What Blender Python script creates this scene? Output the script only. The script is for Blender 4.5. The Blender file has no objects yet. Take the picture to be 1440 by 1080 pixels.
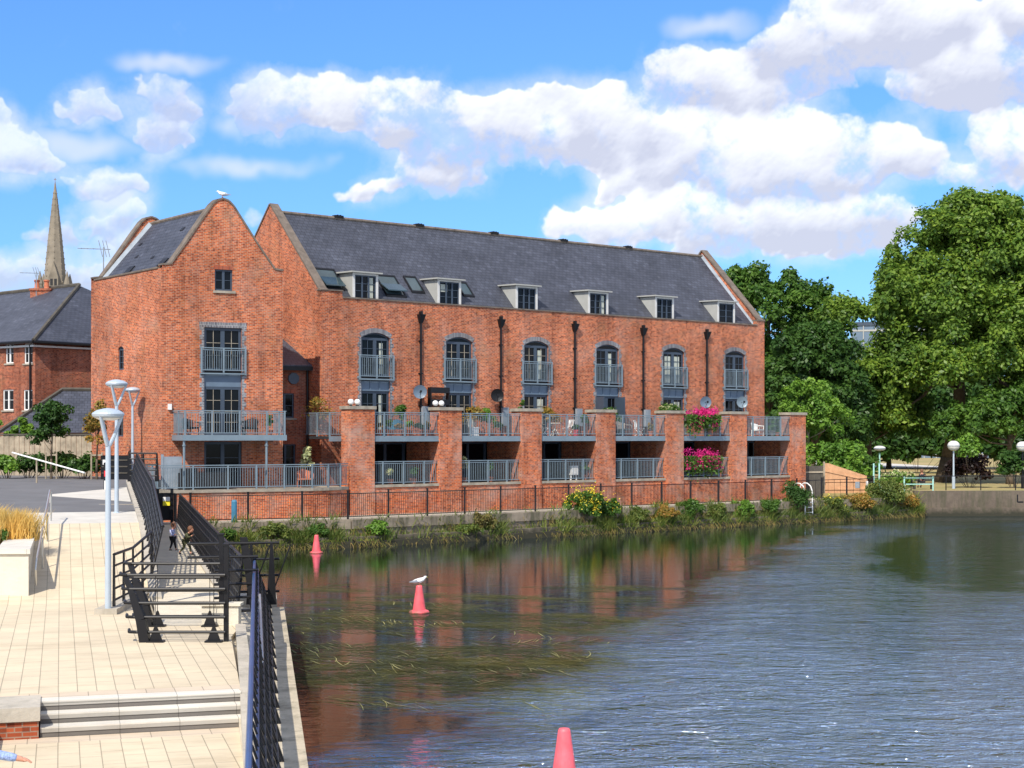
import bpy, math, random
import numpy as np
from mathutils import Vector, Matrix
R = math.radians
scene = bpy.context.scene
COL = scene.collection
CAMZ = 5.1; F = 2150.0; HY = 614.0

# ------------------------------------------------------------------ camera
cam = bpy.data.cameras.new("camera"); camo = bpy.data.objects.new("camera", cam); COL.objects.link(camo)
camo.location = (0, 0, CAMZ); camo.rotation_euler = (R(90), 0, 0)
cam.sensor_width = 36; cam.lens = 36 * F / 1440
cam.shift_y = (HY - 540) / 1440.0
cam.clip_start = 0.1; cam.clip_end = 5000
scene.camera = camo

# ------------------------------------------------------------------ world
SUN_EL = R(47); SX, SY = -0.36, -0.93          # horizontal direction towards the sun
n_ = math.hypot(SX, SY); SX /= n_; SY /= n_
w = bpy.data.worlds.new("World"); scene.world = w; w.use_nodes = True
nt = w.node_tree; nt.nodes.clear()
def N(t, tree=None, **kw):
    n = (tree or nt).nodes.new(t)
    for k, v in kw.items():
        if k == 'ins':
            for i, x in v.items(): n.inputs[i].default_value = x
        else: setattr(n, k, v)
    return n
def Lk(a, b, tree=None): (tree or nt).links.new(a, b)
sky = N('ShaderNodeTexSky', sky_type='NISHITA', sun_disc=False, sun_elevation=SUN_EL,
        sun_rotation=math.atan2(SX, SY), air_density=1.0, dust_density=0.3, ozone_density=2.2, altitude=50)
tint = N('ShaderNodeMixRGB', blend_type='MULTIPLY'); tint.inputs[0].default_value = 1; tint.inputs[2].default_value = (0.72, 1.13, 1.52, 1)
Lk(sky.outputs[0], tint.inputs[1])
tc = N('ShaderNodeTexCoord'); sep = N('ShaderNodeSeparateXYZ'); Lk(tc.outputs['Generated'], sep.inputs[0])
def math_(op, a, b=None, c=None, clamp=False, tree=None):
    tr = tree or nt
    n = tr.nodes.new('ShaderNodeMath'); n.operation = op; n.use_clamp = clamp
    for i, x in enumerate((a, b, c)):
        if x is None: continue
        if isinstance(x, (int, float)): n.inputs[i].default_value = x
        else: tr.links.new(x, n.inputs[i])
    return n.outputs[0]
az = math_('ARCTAN2', sep.outputs[0], sep.outputs[1]); el = math_('ARCSINE', sep.outputs[2])
cmb = N('ShaderNodeCombineXYZ'); Lk(az, cmb.inputs[0]); Lk(el, cmb.inputs[1])
CL = [(440,148,130,34),(590,160,80,44),(650,200,75,42),(700,185,60,45),(620,245,62,28),(545,272,62,17),(310,170,40,22),
 (234,135,32,32),(225,180,38,25),(130,145,44,20),(30,215,50,32),(2,165,16,28),(140,265,62,24),(95,327,60,22),(165,318,34,18),
 (25,390,60,26),(125,395,45,22),(168,352,22,18),(353,303,16,18),(110,200,110,24),(330,228,120,16),(230,82,80,14),
 (740,195,60,46),(795,155,48,28),(860,165,65,45),(850,205,75,45),(1000,35,75,18),(1010,120,110,46),(1120,85,75,46),(1170,45,75,42),
 (1260,45,115,55),(1380,95,75,58),(1310,118,60,30),(1435,35,50,46),(960,215,85,50),(1100,225,130,58),(1220,220,82,42),(900,245,55,34),
 (880,312,110,26),(1000,310,160,35),(1180,308,105,38),(1090,345,140,20),(1415,205,55,52),(1380,250,75,26),(1295,228,34,18),(1500,60,60,60),(1500,215,60,60),(-45,215,40,40),(-40,380,40,30)]
def vnoise(h, w, cell, rg, asp=1.0):
    gh, gw = int(h / cell * asp) + 3, int(w / cell) + 3; g = rg.random((gh, gw)).astype(np.float32)
    y = np.linspace(0, gh - 2.001, h); x = np.linspace(0, gw - 2.001, w); yi = y.astype(int); xi = x.astype(int)
    fy = (y - yi); fx = (x - xi); fy = (fy * fy * (3 - 2 * fy))[:, None]; fx = (fx * fx * (3 - 2 * fx))[None, :]
    A = g[yi][:, xi]; B_ = g[yi][:, xi + 1]; C = g[yi + 1][:, xi]; D = g[yi + 1][:, xi + 1]
    return (A * (1 - fx) + B_ * fx) * (1 - fy) + (C * (1 - fx) + D * fx) * fy
def fbm(h, w, cell, rg, octv=6, gain=0.55, asp=1.0):
    o = np.zeros((h, w), np.float32); a = 1.0; t = 0
    for k in range(octv):
        o += a * vnoise(h, w, max(1.5, cell / 2 ** k), rg, asp); t += a; a *= gain
    return o / t - 0.5
def blur(a, r):
    for ax in (0, 1):
        c = np.cumsum(np.pad(a, [(r + 1, r) if i == ax else (0, 0) for i in (0, 1)], mode='edge'), axis=ax)
        a = (np.take(c, range(2 * r + 1, c.shape[ax]), axis=ax) - np.take(c, range(0, c.shape[ax] - 2 * r - 1), axis=ax)) / (2 * r + 1)
    return a
def cloud_arrays():
    """heaped clouds built from overlapping puffs, by direction: azimuth -0.42..0.42 rad, elevation -0.02..0.36 rad"""
    W_, H_ = 1680, 760; rg = np.random.default_rng(11)
    az_ = np.linspace(-.42, .42, W_)[None, :].repeat(H_, 0); el_ = np.linspace(-.02, .36, H_)[:, None].repeat(W_, 1)
    px = 720 + F * np.tan(az_); py = HY - F * np.tan(el_) / np.cos(az_)
    wx_ = px + 70 * fbm(H_, W_, 90, rg, 6, .6) + 26 * fbm(H_, W_, 24, rg, 4, .6); wy_ = py + 50 * fbm(H_, W_, 90, rg, 6, .6) + 24 * fbm(H_, W_, 24, rg, 4, .6)
    Hm = np.zeros((H_, W_)); base = np.zeros((H_, W_)); wsp = np.zeros((H_, W_))
    ix = lambda x: int((math.atan((x - 720) / F) + .42) / .84 * W_); iy = lambda y: int((math.atan((HY - y) / F) + .02) / .38 * H_)
    for (cx, cy, rx, ry) in CL:
        wisp = (cx, cy) in ((110, 200), (330, 228), (230, 82), (1000, 35), (310, 170))
        if wisp:
            v = 1 - np.hypot((wx_ - cx) / (rx * 1.15), (wy_ - cy) / (ry * 1.3)); wsp = np.maximum(wsp, np.clip(v, 0, 1)); continue
        rx *= 1.1; ry *= 1.15; gr = .55 if (cx, cy) in ((1260, 45), (1435, 35), (1090, 345), (850, 205), (1120, 85)) else 0
        for k in range(int(7 + rx * ry / 95)):
            r = math.sqrt(rg.random()); an = rg.uniform(0, 6.2832); x = cx + rx * .92 * r * math.cos(an); y = cy + ry * .85 * r * math.sin(an)
            y = min(y, cy + ry * .42); rad = rg.uniform(.25, .62) * min(ry * 1.15, rx) * (1.1 - .45 * r) + 2
            x0, x1 = max(0, ix(x - rad) - 40), min(W_, ix(x + rad) + 40); y0, y1 = max(0, iy(y + rad) - 40), min(H_, iy(y - rad) + 40)
            if x1 <= x0 or y1 <= y0: continue
            sl_ = (slice(y0, y1), slice(x0, x1)); q = rad * rad - (wx_[sl_] - x) ** 2 - ((wy_[sl_] - y) * 1.08) ** 2
            h = np.sqrt(np.maximum(q, 0)); old = Hm[sl_]; new = np.maximum(old, h + 6 * (h > 0)); base[sl_] = np.where(new > old, np.maximum(base[sl_] * .6, np.clip((wy_[sl_] - (cy - ry * .35)) / (ry * 1.2) + gr, 0, 1)), base[sl_]); Hm[sl_] = new
    lf = np.clip((470 - px) / 120, 0, 1)              # thinner, feathered clouds on the left
    n1 = fbm(H_, W_, 30, rg, 6, 0.66); n2 = fbm(H_, W_, 160, rg, 5, 0.5, 1.5); n3 = fbm(H_, W_, 70, rg, 6, 0.62)
    n4 = 1 - 2 * np.abs(fbm(H_, W_, 40, rg, 6, .62)) * 2
    soft = blur(np.clip(Hm / 12.0, 0, 1), 10); al = np.clip(blur(np.clip(Hm / 10.0, 0, 1), 3) - .1 + .5 * n3, 0, 1)
    thin = np.clip(.55 + 2.6 * n3, 0, 1)                                     # ragged, half clear places
    al = np.clip(al * (.45 + .75 * thin) + .45 * soft - .22 + (.9 * n1 + .5 * n3) * (1.25 - .5 * soft), 0, 1) * np.clip(soft * 5, 0, 1)
    al = np.clip(al - lf * (.14 + .8 * n3 + .5 * n1), 0, 1) * (1 - .18 * lf)
    al = al * al * (3 - 2 * al)
    halo = blur(np.clip(Hm / 10., 0, 1), 26); halo = np.clip(halo * 1.3 + 1.4 * n3 + .3 * n1 - .22, 0, 1) * np.clip(halo * 3, 0, 1) * (.6 + .15 * lf)
    body = blur(np.clip(Hm / 14., 0, 1), 9)
    S = blur(Hm, 2) + 9 * n1 + 5 * n4; gy = np.gradient(blur(S, 1), axis=0); gx = np.gradient(blur(S, 1), axis=1)
    L1 = -gy * .30 + gx * .14
    S2 = blur(Hm, 12); g2 = -np.gradient(S2, axis=0) * .45
    sh = .78 + .40 * np.clip(L1, -1, 1) + .30 * np.clip(g2, -1, 1) - .95 * blur(base, 7) * body + 1.3 * n2 + .3 * n3
    sh = np.clip(sh, 0, 1); sh = sh * np.clip(al * 1.4, 0, 1) + (1 - np.clip(al * 1.4, 0, 1)) * .62
    al = np.maximum(al * .97, halo)
    ws = np.clip(wsp * 1.25 + 1.1 * n2 + .5 * n1, 0, 1) * (wsp > 0) * .62
    d = np.maximum(al, blur(ws, 4)); sh = np.where(al > ws, sh, .62)
    return d, sh
def cloud_image():
    d, sh = cloud_arrays(); H_, W_ = d.shape
    im = bpy.data.images.new("clouds", W_, H_, alpha=False, float_buffer=True); im.colorspace_settings.name = 'Non-Color'
    px_ = np.ones((H_, W_, 4), np.float32); px_[..., 0] = d; px_[..., 1] = sh; px_[..., 2] = 0
    im.pixels.foreach_set(px_.reshape(-1)); im.update(); im.pack(); return im
ic = N('ShaderNodeCombineXYZ')
Lk(math_('DIVIDE', math_('ADD', az, 0.42), 0.84), ic.inputs[0]); Lk(math_('DIVIDE', math_('ADD', el, 0.02), 0.38), ic.inputs[1])
it = N('ShaderNodeTexImage', image=cloud_image(), extension='EXTEND', interpolation='Linear'); Lk(ic.outputs[0], it.inputs[0])
isep = N('ShaderNodeSeparateColor'); Lk(it.outputs[0], isep.inputs[0])
# the rest of the sky: broken cloud by noise
gen = N('ShaderNodeTexNoise', noise_dimensions='4D', ins={'W': 2.0, 'Scale': 2.6, 'Detail': 6.0, 'Roughness': 0.6}); Lk(tc.outputs['Generated'], gen.inputs['Vector'])
gd = N('ShaderNodeMapRange', interpolation_type='SMOOTHSTEP', ins={'From Min': 0.42, 'From Max': 0.57}); Lk(gen.outputs[0], gd.inputs[0])
om = math_('MAXIMUM', math_('GREATER_THAN', el, 0.335), math_('GREATER_THAN', math_('ABSOLUTE', az), 0.415))
dens = N('ShaderNodeMixRGB'); Lk(om, dens.inputs[0]); Lk(isep.outputs[0], dens.inputs[1]); Lk(gd.outputs[0], dens.inputs[2])
ccol = N('ShaderNodeMixRGB'); Lk(isep.outputs[1], ccol.inputs[0]); ccol.inputs[1].default_value = (5.8, 5.95, 7.0, 1); ccol.inputs[2].default_value = (9.6, 9.7, 10.0, 1)
fin = N('ShaderNodeMixRGB'); Lk(math_('MULTIPLY', dens.outputs[0], 0.95), fin.inputs[0]); hz = N('ShaderNodeMapRange', ins={'From Min': 0.0, 'From Max': 0.30}); Lk(el, hz.inputs[0])
hcol = N('ShaderNodeMixRGB'); Lk(hz.outputs[0], hcol.inputs[0]); hcol.inputs[1].default_value = (0.72, 0.76, 0.92, 1); hcol.inputs[2].default_value = (0.98, 1.03, 1.12, 1)
hm = N('ShaderNodeMixRGB', blend_type='MULTIPLY'); hm.inputs[0].default_value = 1; Lk(tint.outputs[0], hm.inputs[1]); Lk(hcol.outputs[0], hm.inputs[2])
Lk(hm.outputs[0], fin.inputs[1]); Lk(ccol.outputs[0], fin.inputs[2])
w.cycles.sampling_method = 'MANUAL'; w.cycles.sample_map_resolution = 512
bg = N('ShaderNodeBackground'); bg.inputs[1].default_value = 0.10; Lk(fin.outputs[0], bg.inputs[0])
wo = N('ShaderNodeOutputWorld'); Lk(bg.outputs[0], wo.inputs[0])

sl = bpy.data.lights.new("sun", 'SUN'); slo = bpy.data.objects.new("sun", sl); COL.objects.link(slo)
sl.energy = 4.6; sl.angle = R(0.5); sl.color = (1.0, 0.93, 0.82)
sd = Vector((SX * math.cos(SUN_EL), SY * math.cos(SUN_EL), math.sin(SUN_EL)))
slo.rotation_euler = sd.to_track_quat('Z', 'Y').to_euler(); slo.location = (-30, -20, 60)
scene.view_settings.view_transform = 'Standard'; scene.view_settings.look = 'None'
scene.view_settings.exposure = 0.25; scene.view_settings.gamma = 1
scene.cycles.max_bounces = 6; scene.cycles.transparent_max_bounces = 4

# ------------------------------------------------------------------ materials
def newmat(name):
    m = bpy.data.materials.new(name); m.use_nodes = True
    t = m.node_tree; b = t.nodes['Principled BSDF']; return m, t, b
def ramp(t, fac, stops):
    r = t.nodes.new('ShaderNodeValToRGB'); t.links.new(fac, r.inputs[0]); e = r.color_ramp.elements
    while len(e) < len(stops): e.new(0.5)
    for i, (p, c) in enumerate(stops): e[i].position = p; e[i].color = (*c, 1)
    return r.outputs[0]
def noise(t, scale, detail=4, rough=0.55, vec=None, dist=0):
    n = t.nodes.new('ShaderNodeTexNoise'); n.inputs['Scale'].default_value = scale; n.inputs['Detail'].default_value = detail
    n.inputs['Roughness'].default_value = rough; n.inputs['Distortion'].default_value = dist
    if vec is not None: t.links.new(vec, n.inputs['Vector'])
    return n.outputs[0]
def objco(t, scale=(1, 1, 1)):
    c = t.nodes.new('ShaderNodeTexCoord'); m = t.nodes.new('ShaderNodeMapping'); m.inputs['Scale'].default_value = scale
    t.links.new(c.outputs['Object'], m.inputs[0]); return m.outputs[0]
def uvco(t, scale=(1, 1, 1), rot=0):
    c = t.nodes.new('ShaderNodeTexCoord'); m = t.nodes.new('ShaderNodeMapping'); m.inputs['Scale'].default_value = scale
    m.inputs['Rotation'].default_value = (0, 0, rot); m.inputs['Location'].default_value = (900.03, 900.04, 0)
    t.links.new(c.outputs['UV'], m.inputs[0]); return m.outputs[0]
def mixc(t, fac, a, b, mode='MIX'):
    m = t.nodes.new('ShaderNodeMixRGB'); m.blend_type = mode
    for i, x in enumerate((fac, a, b)):
        if isinstance(x, (int, float)): m.inputs[i].default_value = x
        elif isinstance(x, tuple): m.inputs[i].default_value = (*x, 1)
        else: t.links.new(x, m.inputs[i])
    return m.outputs[0]
def bump(t, b, h, strength=0.3, dist=0.02):
    n = t.nodes.new('ShaderNodeBump'); n.inputs['Strength'].default_value = strength; n.inputs['Distance'].default_value = dist
    t.links.new(h, n.inputs['Height']); t.links.new(n.outputs[0], b.inputs['Normal'])
def plain(name, c, rough=0.6, var=0.18, scale=3.0, metal=0.0, bmp=0.15, spec=0.5):
    m, t, b = newmat(name); v = objco(t)
    n = noise(t, scale, 5, 0.6, v)
    lo = tuple(x * (1 - var) for x in c); hi = tuple(min(1, x * (1 + var)) for x in c)
    t.links.new(ramp(t, n, [(0.3, lo), (0.7, hi)]), b.inputs['Base Color'])
    b.inputs['Roughness'].default_value = rough; b.inputs['Metallic'].default_value = metal
    b.inputs['Specular IOR Level'].default_value = spec
    if bmp: bump(t, b, noise(t, scale * 8, 3, 0.6, v), bmp, 0.01)
    return m
def brick(name, c1, c2, mort, bias=0.0, effl=0.0, bw=0.225, bh=0.075, tone=(0.72, 1.22), efs=0.9):
    m, t, b = newmat(name); u = uvco(t)
    br = t.nodes.new('ShaderNodeTexBrick'); t.links.new(u, br.inputs['Vector'])
    br.inputs['Scale'].default_value = 1; br.inputs['Brick Width'].default_value = bw; br.inputs['Row Height'].default_value = bh
    br.inputs['Mortar Size'].default_value = 0.011; br.inputs['Mortar Smooth'].default_value = 0.2; br.inputs['Bias'].default_value = bias
    br.inputs['Color1'].default_value = (*c1, 1); br.inputs['Color2'].default_value = (*c2, 1); br.inputs['Mortar'].default_value = (*mort, 1)
    o = objco(t)
    big = ramp(t, noise(t, 0.35, 5, 0.6, o), [(0.3, (tone[0],) * 3), (0.7, (tone[1],) * 3)])
    c = mixc(t, 1.0, br.outputs[0], big, 'MULTIPLY')
    # brick-to-brick darker burnt headers
    mu = t.nodes.new('ShaderNodeMapping'); mu.inputs['Scale'].default_value = (1 / (bw * .5), 1 / bh, 1); t.links.new(u, mu.inputs[0])
    wn = t.nodes.new('ShaderNodeTexWhiteNoise'); fl = t.nodes.new('ShaderNodeVectorMath'); fl.operation = 'FLOOR'
    t.links.new(mu.outputs[0], fl.inputs[0]); t.links.new(fl.outputs[0], wn.inputs['Vector'])
    dk = ramp(t, wn.outputs[0], [(0.0, (0.62, 0.58, 0.60)), (0.14, (0.66, 0.62, 0.64)), (0.24, (0.95, 0.95, 0.95)), (1.0, (1.12, 1.08, 1.03))])
    c = mixc(t, 1.0, c, dk, 'MULTIPLY')
    stv = ramp(t, noise(t, 1.0, 6, 0.7, objco(t, (1.6, 1.6, 0.13))), [(0.34, (0.66, 0.62, 0.60)), (0.50, (1, 1, 1)), (0.7, (1.12, 1.1, 1.06))]); c = mixc(t, 1.0, c, stv, 'MULTIPLY')
    yb = ramp(t, noise(t, 0.8, 6, 0.7, objco(t, (1.0, 1.0, 0.7))), [(0.52, (0, 0, 0)), (0.72, (0.42,) * 3)])
    c = mixc(t, yb, c, (0.26, 0.15, 0.07))
    e = ramp(t, noise(t, efs, 6, 0.65, o), [(0.50 - effl * 0.12, (0, 0, 0)), (0.74 - effl * 0.1, (1, 1, 1))])
    e2 = mixc(t, 1.0, e, (min(1, 0.15 + effl),) * 3, 'MULTIPLY')
    c = mixc(t, e2, c, (0.50, 0.40, 0.34))
    t.links.new(c, b.inputs['Base Color']); b.inputs['Roughness'].default_value = 0.85; b.inputs['Specular IOR Level'].default_value = 0.2
    bump(t, b, br.outputs['Fac'], -0.35, 0.01)
    return m
M = {}
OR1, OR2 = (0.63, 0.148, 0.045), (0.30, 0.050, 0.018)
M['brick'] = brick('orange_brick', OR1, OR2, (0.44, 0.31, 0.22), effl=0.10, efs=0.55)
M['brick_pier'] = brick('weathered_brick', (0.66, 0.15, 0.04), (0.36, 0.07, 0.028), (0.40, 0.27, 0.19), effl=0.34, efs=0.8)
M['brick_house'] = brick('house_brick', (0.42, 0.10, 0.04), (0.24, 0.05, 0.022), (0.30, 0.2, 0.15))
M['brick_blue'] = brick('blue_grey_brick', (0.16, 0.17, 0.20), (0.09, 0.10, 0.125), (0.42, 0.42, 0.42))
M['brick_lintel'] = brick('red_lintel_brick', (0.42, 0.10, 0.05), (0.36, 0.08, 0.04), (0.35, 0.15, 0.1), bw=0.075, bh=0.3)
M['soldier'] = brick('soldier_blue_brick', (0.17, 0.18, 0.21), (0.10, 0.11, 0.135), (0.4, 0.4, 0.4), bw=0.075, bh=0.4)
def slate():
    m, t, b = newmat('roof_slate'); u = uvco(t)
    br = t.nodes.new('ShaderNodeTexBrick'); t.links.new(u, br.inputs['Vector'])
    br.inputs['Scale'].default_value = 1; br.inputs['Brick Width'].default_value = 0.3; br.inputs['Row Height'].default_value = 0.24
    br.inputs['Mortar Size'].default_value = 0.012; br.inputs['Color1'].default_value = (0.064, 0.069, 0.090, 1)
    br.inputs['Color2'].default_value = (0.052, 0.057, 0.075, 1); br.inputs['Mortar'].default_value = (0.016, 0.017, 0.022, 1)
    o = objco(t); big = ramp(t, noise(t, 0.5, 5, 0.6, o), [(0.3, (0.78,) * 3), (0.7, (1.25,) * 3)])
    c = mixc(t, 1.0, br.outputs[0], big, 'MULTIPLY')
    sp = ramp(t, noise(t, 5.0, 6, 0.75, o), [(0.60, (0, 0, 0)), (0.72, (1, 1, 1))])
    c = mixc(t, mixc(t, 1.0, sp, (0.5,) * 3, 'MULTIPLY'), c, (0.17, 0.16, 0.15))
    mu = t.nodes.new('ShaderNodeMapping'); mu.inputs['Scale'].default_value = (1 / .3, 1 / .24, 1); t.links.new(u, mu.inputs[0]); wn = t.nodes.new('ShaderNodeTexWhiteNoise'); fl = t.nodes.new('ShaderNodeVectorMath'); fl.operation = 'FLOOR'; t.links.new(mu.outputs[0], fl.inputs[0]); t.links.new(fl.outputs[0], wn.inputs['Vector'])
    c = mixc(t, 1.0, c, ramp(t, wn.outputs[0], [(0, (.75,) * 3), (.12, (.88,) * 3), (.9, (1.06,) * 3), (1, (1.35,) * 3)]), 'MULTIPLY')
    t.links.new(c, b.inputs['Base Color']); b.inputs['Roughness'].default_value = 0.5; b.inputs['Specular IOR Level'].default_value = 0.4
    bump(t, b, br.outputs['Fac'], -0.5, 0.02); return m
M['slate'] = slate()
M['stone'] = plain('coping_stone', (0.32, 0.28, 0.22), 0.85, 0.3, 2.5)
M['stone_dk'] = plain('weathered_coping', (0.15, 0.12, 0.095), 0.85, 0.35, 2.5)
M['lead'] = plain('lead_flashing', (0.26, 0.30, 0.34), 0.5, 0.2, 2.0)
M['steel'] = plain('blue_grey_steel', (0.20, 0.26, 0.30), 0.42, 0.10, 2.0, 0.2, 0)
M['frame'] = plain('dark_blue_frame', (0.045, 0.065, 0.095), 0.45, 0.1, 2.0, 0, 0)
M['panel'] = plain('slate_blue_panel', (0.12, 0.17, 0.23), 0.45, 0.1, 2.0, 0, 0)
M['black'] = plain('black_metal', (0.009, 0.009, 0.011), 0.42, 0.2, 2.0, 0, 0, 0.3)
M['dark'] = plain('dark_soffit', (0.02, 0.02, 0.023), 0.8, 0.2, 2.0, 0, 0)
M['white'] = plain('white_paint', (0.78, 0.77, 0.74), 0.5, 0.05, 2.0, 0, 0)
M['offwhite'] = plain('off_white_paint', (0.60, 0.59, 0.56), 0.6, 0.1, 2.0, 0, 0)
M['dormer'] = plain('grey_dormer', (0.36, 0.36, 0.335), 0.6, 0.08, 2.0, 0, 0)
M['glass'] = plain('dark_glass', (0.004, 0.005, 0.007), 0.08, 0.3, 0.8, 0, 0, 0.22)
M['skyglass'] = plain('roof_glass', (0.04, 0.065, 0.075), 0.08, 0.3, 0.8, 0, 0, 0.8)
M['curtain'] = plain('pale_curtain', (0.45, 0.47, 0.40), 0.9, 0.2, 4, 0, 0)
M['cream'] = plain('cream_curtain', (0.75, 0.72, 0.62), 0.9, 0.1, 4, 0, 0)
M['galv'] = plain('pale_grey_post', (0.42, 0.49, 0.56), 0.4, 0.06, 2, 0.1, 0)
M['inox'] = plain('stainless_steel', (0.6, 0.6, 0.58), 0.3, 0.1, 2, 0.8, 0)
M['blue'] = plain('blue_paint_sheen', (0.022, 0.065, 0.19), 0.3, 0.15, 2, 0, 0)
M['teal'] = plain('teal_paint', (0.05, 0.19, 0.30), 0.5, 0.2, 3, 0, 0)
M['seatgreen'] = plain('pale_green_paint', (0.35, 0.62, 0.55), 0.5, 0.15, 3, 0, 0)
M['pink'] = plain('faded_red_plastic', (0.84, 0.11, 0.13), 0.5, 0.22, 4.5, 0, 0)
M['wood'] = plain('new_timber', (0.60, 0.33, 0.17), 0.8, 0.2, 3)
M['oldwood'] = plain('weathered_timber', (0.34, 0.28, 0.20), 0.85, 0.35, 2.2)
M['darkwood'] = plain('dark_timber', (0.08, 0.07, 0.055), 0.85, 0.3, 2)
M['terra'] = plain('terracotta', (0.50, 0.16, 0.08), 0.8, 0.15, 3)
M['wicker'] = plain('wicker', (0.25, 0.22, 0.19), 0.8, 0.3, 20)
M['skin'] = plain('skin', (0.62, 0.30, 0.20), 0.5, 0.06, 3, 0, 0)
M['hair'] = plain('brown_hair', (0.16, 0.07, 0.035), 0.7, 0.3, 20)
M['jacket'] = plain('pale_lilac_jacket', (0.50, 0.54, 0.80), 0.8, 0.15, 8)
M['blackcloth'] = plain('black_cloth', (0.015, 0.016, 0.02), 0.9, 0.2, 8)
M['camo'] = plain('olive_cloth', (0.07, 0.075, 0.035), 0.9, 0.6, 14)
M['check'] = plain('blue_check_cloth', (0.30, 0.40, 0.72), 0.9, 0.5, 40)
M['yellow'] = plain('yellow_plastic', (0.85, 0.72, 0.03), 0.5, 0.05, 3, 0, 0)
M['red'] = plain('red_paint', (0.65, 0.02, 0.03), 0.5, 0.1, 3, 0, 0)
M['gullwhite'] = plain('white_feathers', (0.80, 0.80, 0.80), 0.8, 0.05, 10)
M['gullgrey'] = plain('grey_feathers', (0.22, 0.24, 0.28), 0.8, 0.1, 10)
M['soil'] = plain('soil', (0.06, 0.045, 0.03), 0.95, 0.3, 4)
M['asphalt'] = plain('asphalt', (0.13, 0.13, 0.135), 0.9, 0.15, 0.8, 0, 0.3)
M['bark'] = plain('tree_bark', (0.10, 0.075, 0.05), 0.9, 0.35, 5, 0, 0.6)
M['church'] = plain('church_stone', (0.22, 0.19, 0.15), 0.9, 0.3, 0.25, 0, 0.2)
M['office'] = plain('office_glass', (0.13, 0.18, 0.24), 0.15, 0.3, 0.1, 0, 0)
def concrete(name, c, moss=0.5, lo=0.55):
    m, t, b = newmat(name); o = objco(t)
    n = noise(t, 1.4, 8, 0.7, o); c1 = ramp(t, n, [(0.3, tuple(x * lo for x in c)), (0.65, c)])
    st = noise(t, 1.0, 5, 0.7, objco(t, (2.2, 2.2, 0.35)))
    g = ramp(t, st, [(0.48, (0, 0, 0)), (0.62, (1, 1, 1))])
    c1 = mixc(t, mixc(t, 1.0, g, (moss,) * 3, 'MULTIPLY'), c1, (0.06, 0.06, 0.03))
    t.links.new(c1, b.inputs['Base Color']); b.inputs['Roughness'].default_value = 0.9
    bump(t, b, noise(t, 9, 5, 0.7, o), 0.5, 0.03); return m
M['quay'] = concrete('quay_stone', (0.30, 0.245, 0.18), 0.75)
def waterline_tone(m, z0, z1, col):
    t = m.node_tree; b = t.nodes['Principled BSDF']; src = b.inputs['Base Color'].links[0].from_socket; g = t.nodes.new('ShaderNodeNewGeometry'); sp = t.nodes.new('ShaderNodeSeparateXYZ'); t.links.new(g.outputs['Position'], sp.inputs[0])
    zn = math_('ADD', sp.outputs[2], math_('MULTIPLY', math_('SUBTRACT', noise(t, 2.5, 5, .7, g.outputs['Position']), .5, tree=t), .6, tree=t), tree=t)
    mr = t.nodes.new('ShaderNodeMapRange'); t.links.new(zn, mr.inputs[0]); mr.inputs['From Min'].default_value = z0; mr.inputs['From Max'].default_value = z1; mr.inputs['To Min'].default_value = 1; mr.inputs['To Max'].default_value = 0
    t.links.new(mixc(t, mr.outputs[0], src, col), b.inputs['Base Color'])
waterline_tone(M['quay'], .25, .75, (.035, .032, .018))  # dark foot holds algae and the painted shade of the undercut waterline
waterline_tone(M['pink'], .02, .12, (.25, .09, .06))
M['parkwall'] = concrete('park_wall_concrete', (0.15, 0.115, 0.085), 0.6); waterline_tone(M['parkwall'], .15, .5, (.03, .028, .016))
M['path'] = concrete('riverside_path', (0.42, 0.38, 0.31), 0.15, 0.75)
M['walk'] = concrete('walkway_concrete', (0.70, 0.62, 0.48), 0.08, 0.8)
M['render'] = concrete('cream_planter', (0.66, 0.61, 0.50), 0.05, 0.88)
M['kerb'] = concrete('pale_kerb', (0.50, 0.45, 0.37), 0.2, 0.8)
M['coping'] = concrete('river_coping', (0.55, 0.47, 0.34), 0.4, 0.65)
def pavers(name, c, rot=math.pi / 2, bw=0.9, bh=0.3, off=0.37, ms=0.008, dm=0.5):
    m, t, b = newmat(name); u = uvco(t, rot=rot)
    br = t.nodes.new('ShaderNodeTexBrick'); t.links.new(u, br.inputs['Vector']); br.offset = off
    br.inputs['Scale'].default_value = 1; br.inputs['Brick Width'].default_value = bw; br.inputs['Row Height'].default_value = bh
    br.inputs['Mortar Size'].default_value = ms; br.inputs['Mortar Smooth'].default_value = 0.1
    br.inputs['Color1'].default_value = (*c, 1); br.inputs['Color2'].default_value = (*[x * 0.93 for x in c], 1)
    br.inputs['Mortar'].default_value = (*[x * dm for x in c], 1)
    o = objco(t); st = ramp(t, noise(t, 0.6, 7, 0.65, o), [(0.3, (0.86, 0.85, 0.84)), (0.7, (1.06, 1.05, 1.03))])
    cc = mixc(t, 1.0, br.outputs[0], st, 'MULTIPLY')
    sp_ = ramp(t, noise(t, 7.0, 6, 0.75, o), [(0.62, (1, 1, 1)), (0.74, (0.62, 0.58, 0.52))]); cc = mixc(t, .6, cc, sp_, 'MULTIPLY')
    st2 = ramp(t, noise(t, 1.3, 6, 0.7, objco(t, (.35, 1.6, 1))), [(0.50, (1, 1, 1)), (0.72, (0.74, 0.69, 0.62))]); cc = mixc(t, .7, cc, st2, 'MULTIPLY')
    t.links.new(cc, b.inputs['Base Color']); b.inputs['Roughness'].default_value = 0.8
    bump(t, b, br.outputs['Fac'], -0.3, 0.01); return m
M['paver'] = pavers('cream_pavers', (0.66, 0.56, 0.40))
M['paver2'] = pavers('cream_edge_pavers', (0.64, 0.53, 0.40), rot=0, bw=0.45, bh=0.45, off=0)
M['nosing'] = pavers('pale_granite_nosing', (0.68, 0.65, 0.58), rot=0, bw=0.9, bh=0.5, off=0, ms=0.006)
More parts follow.
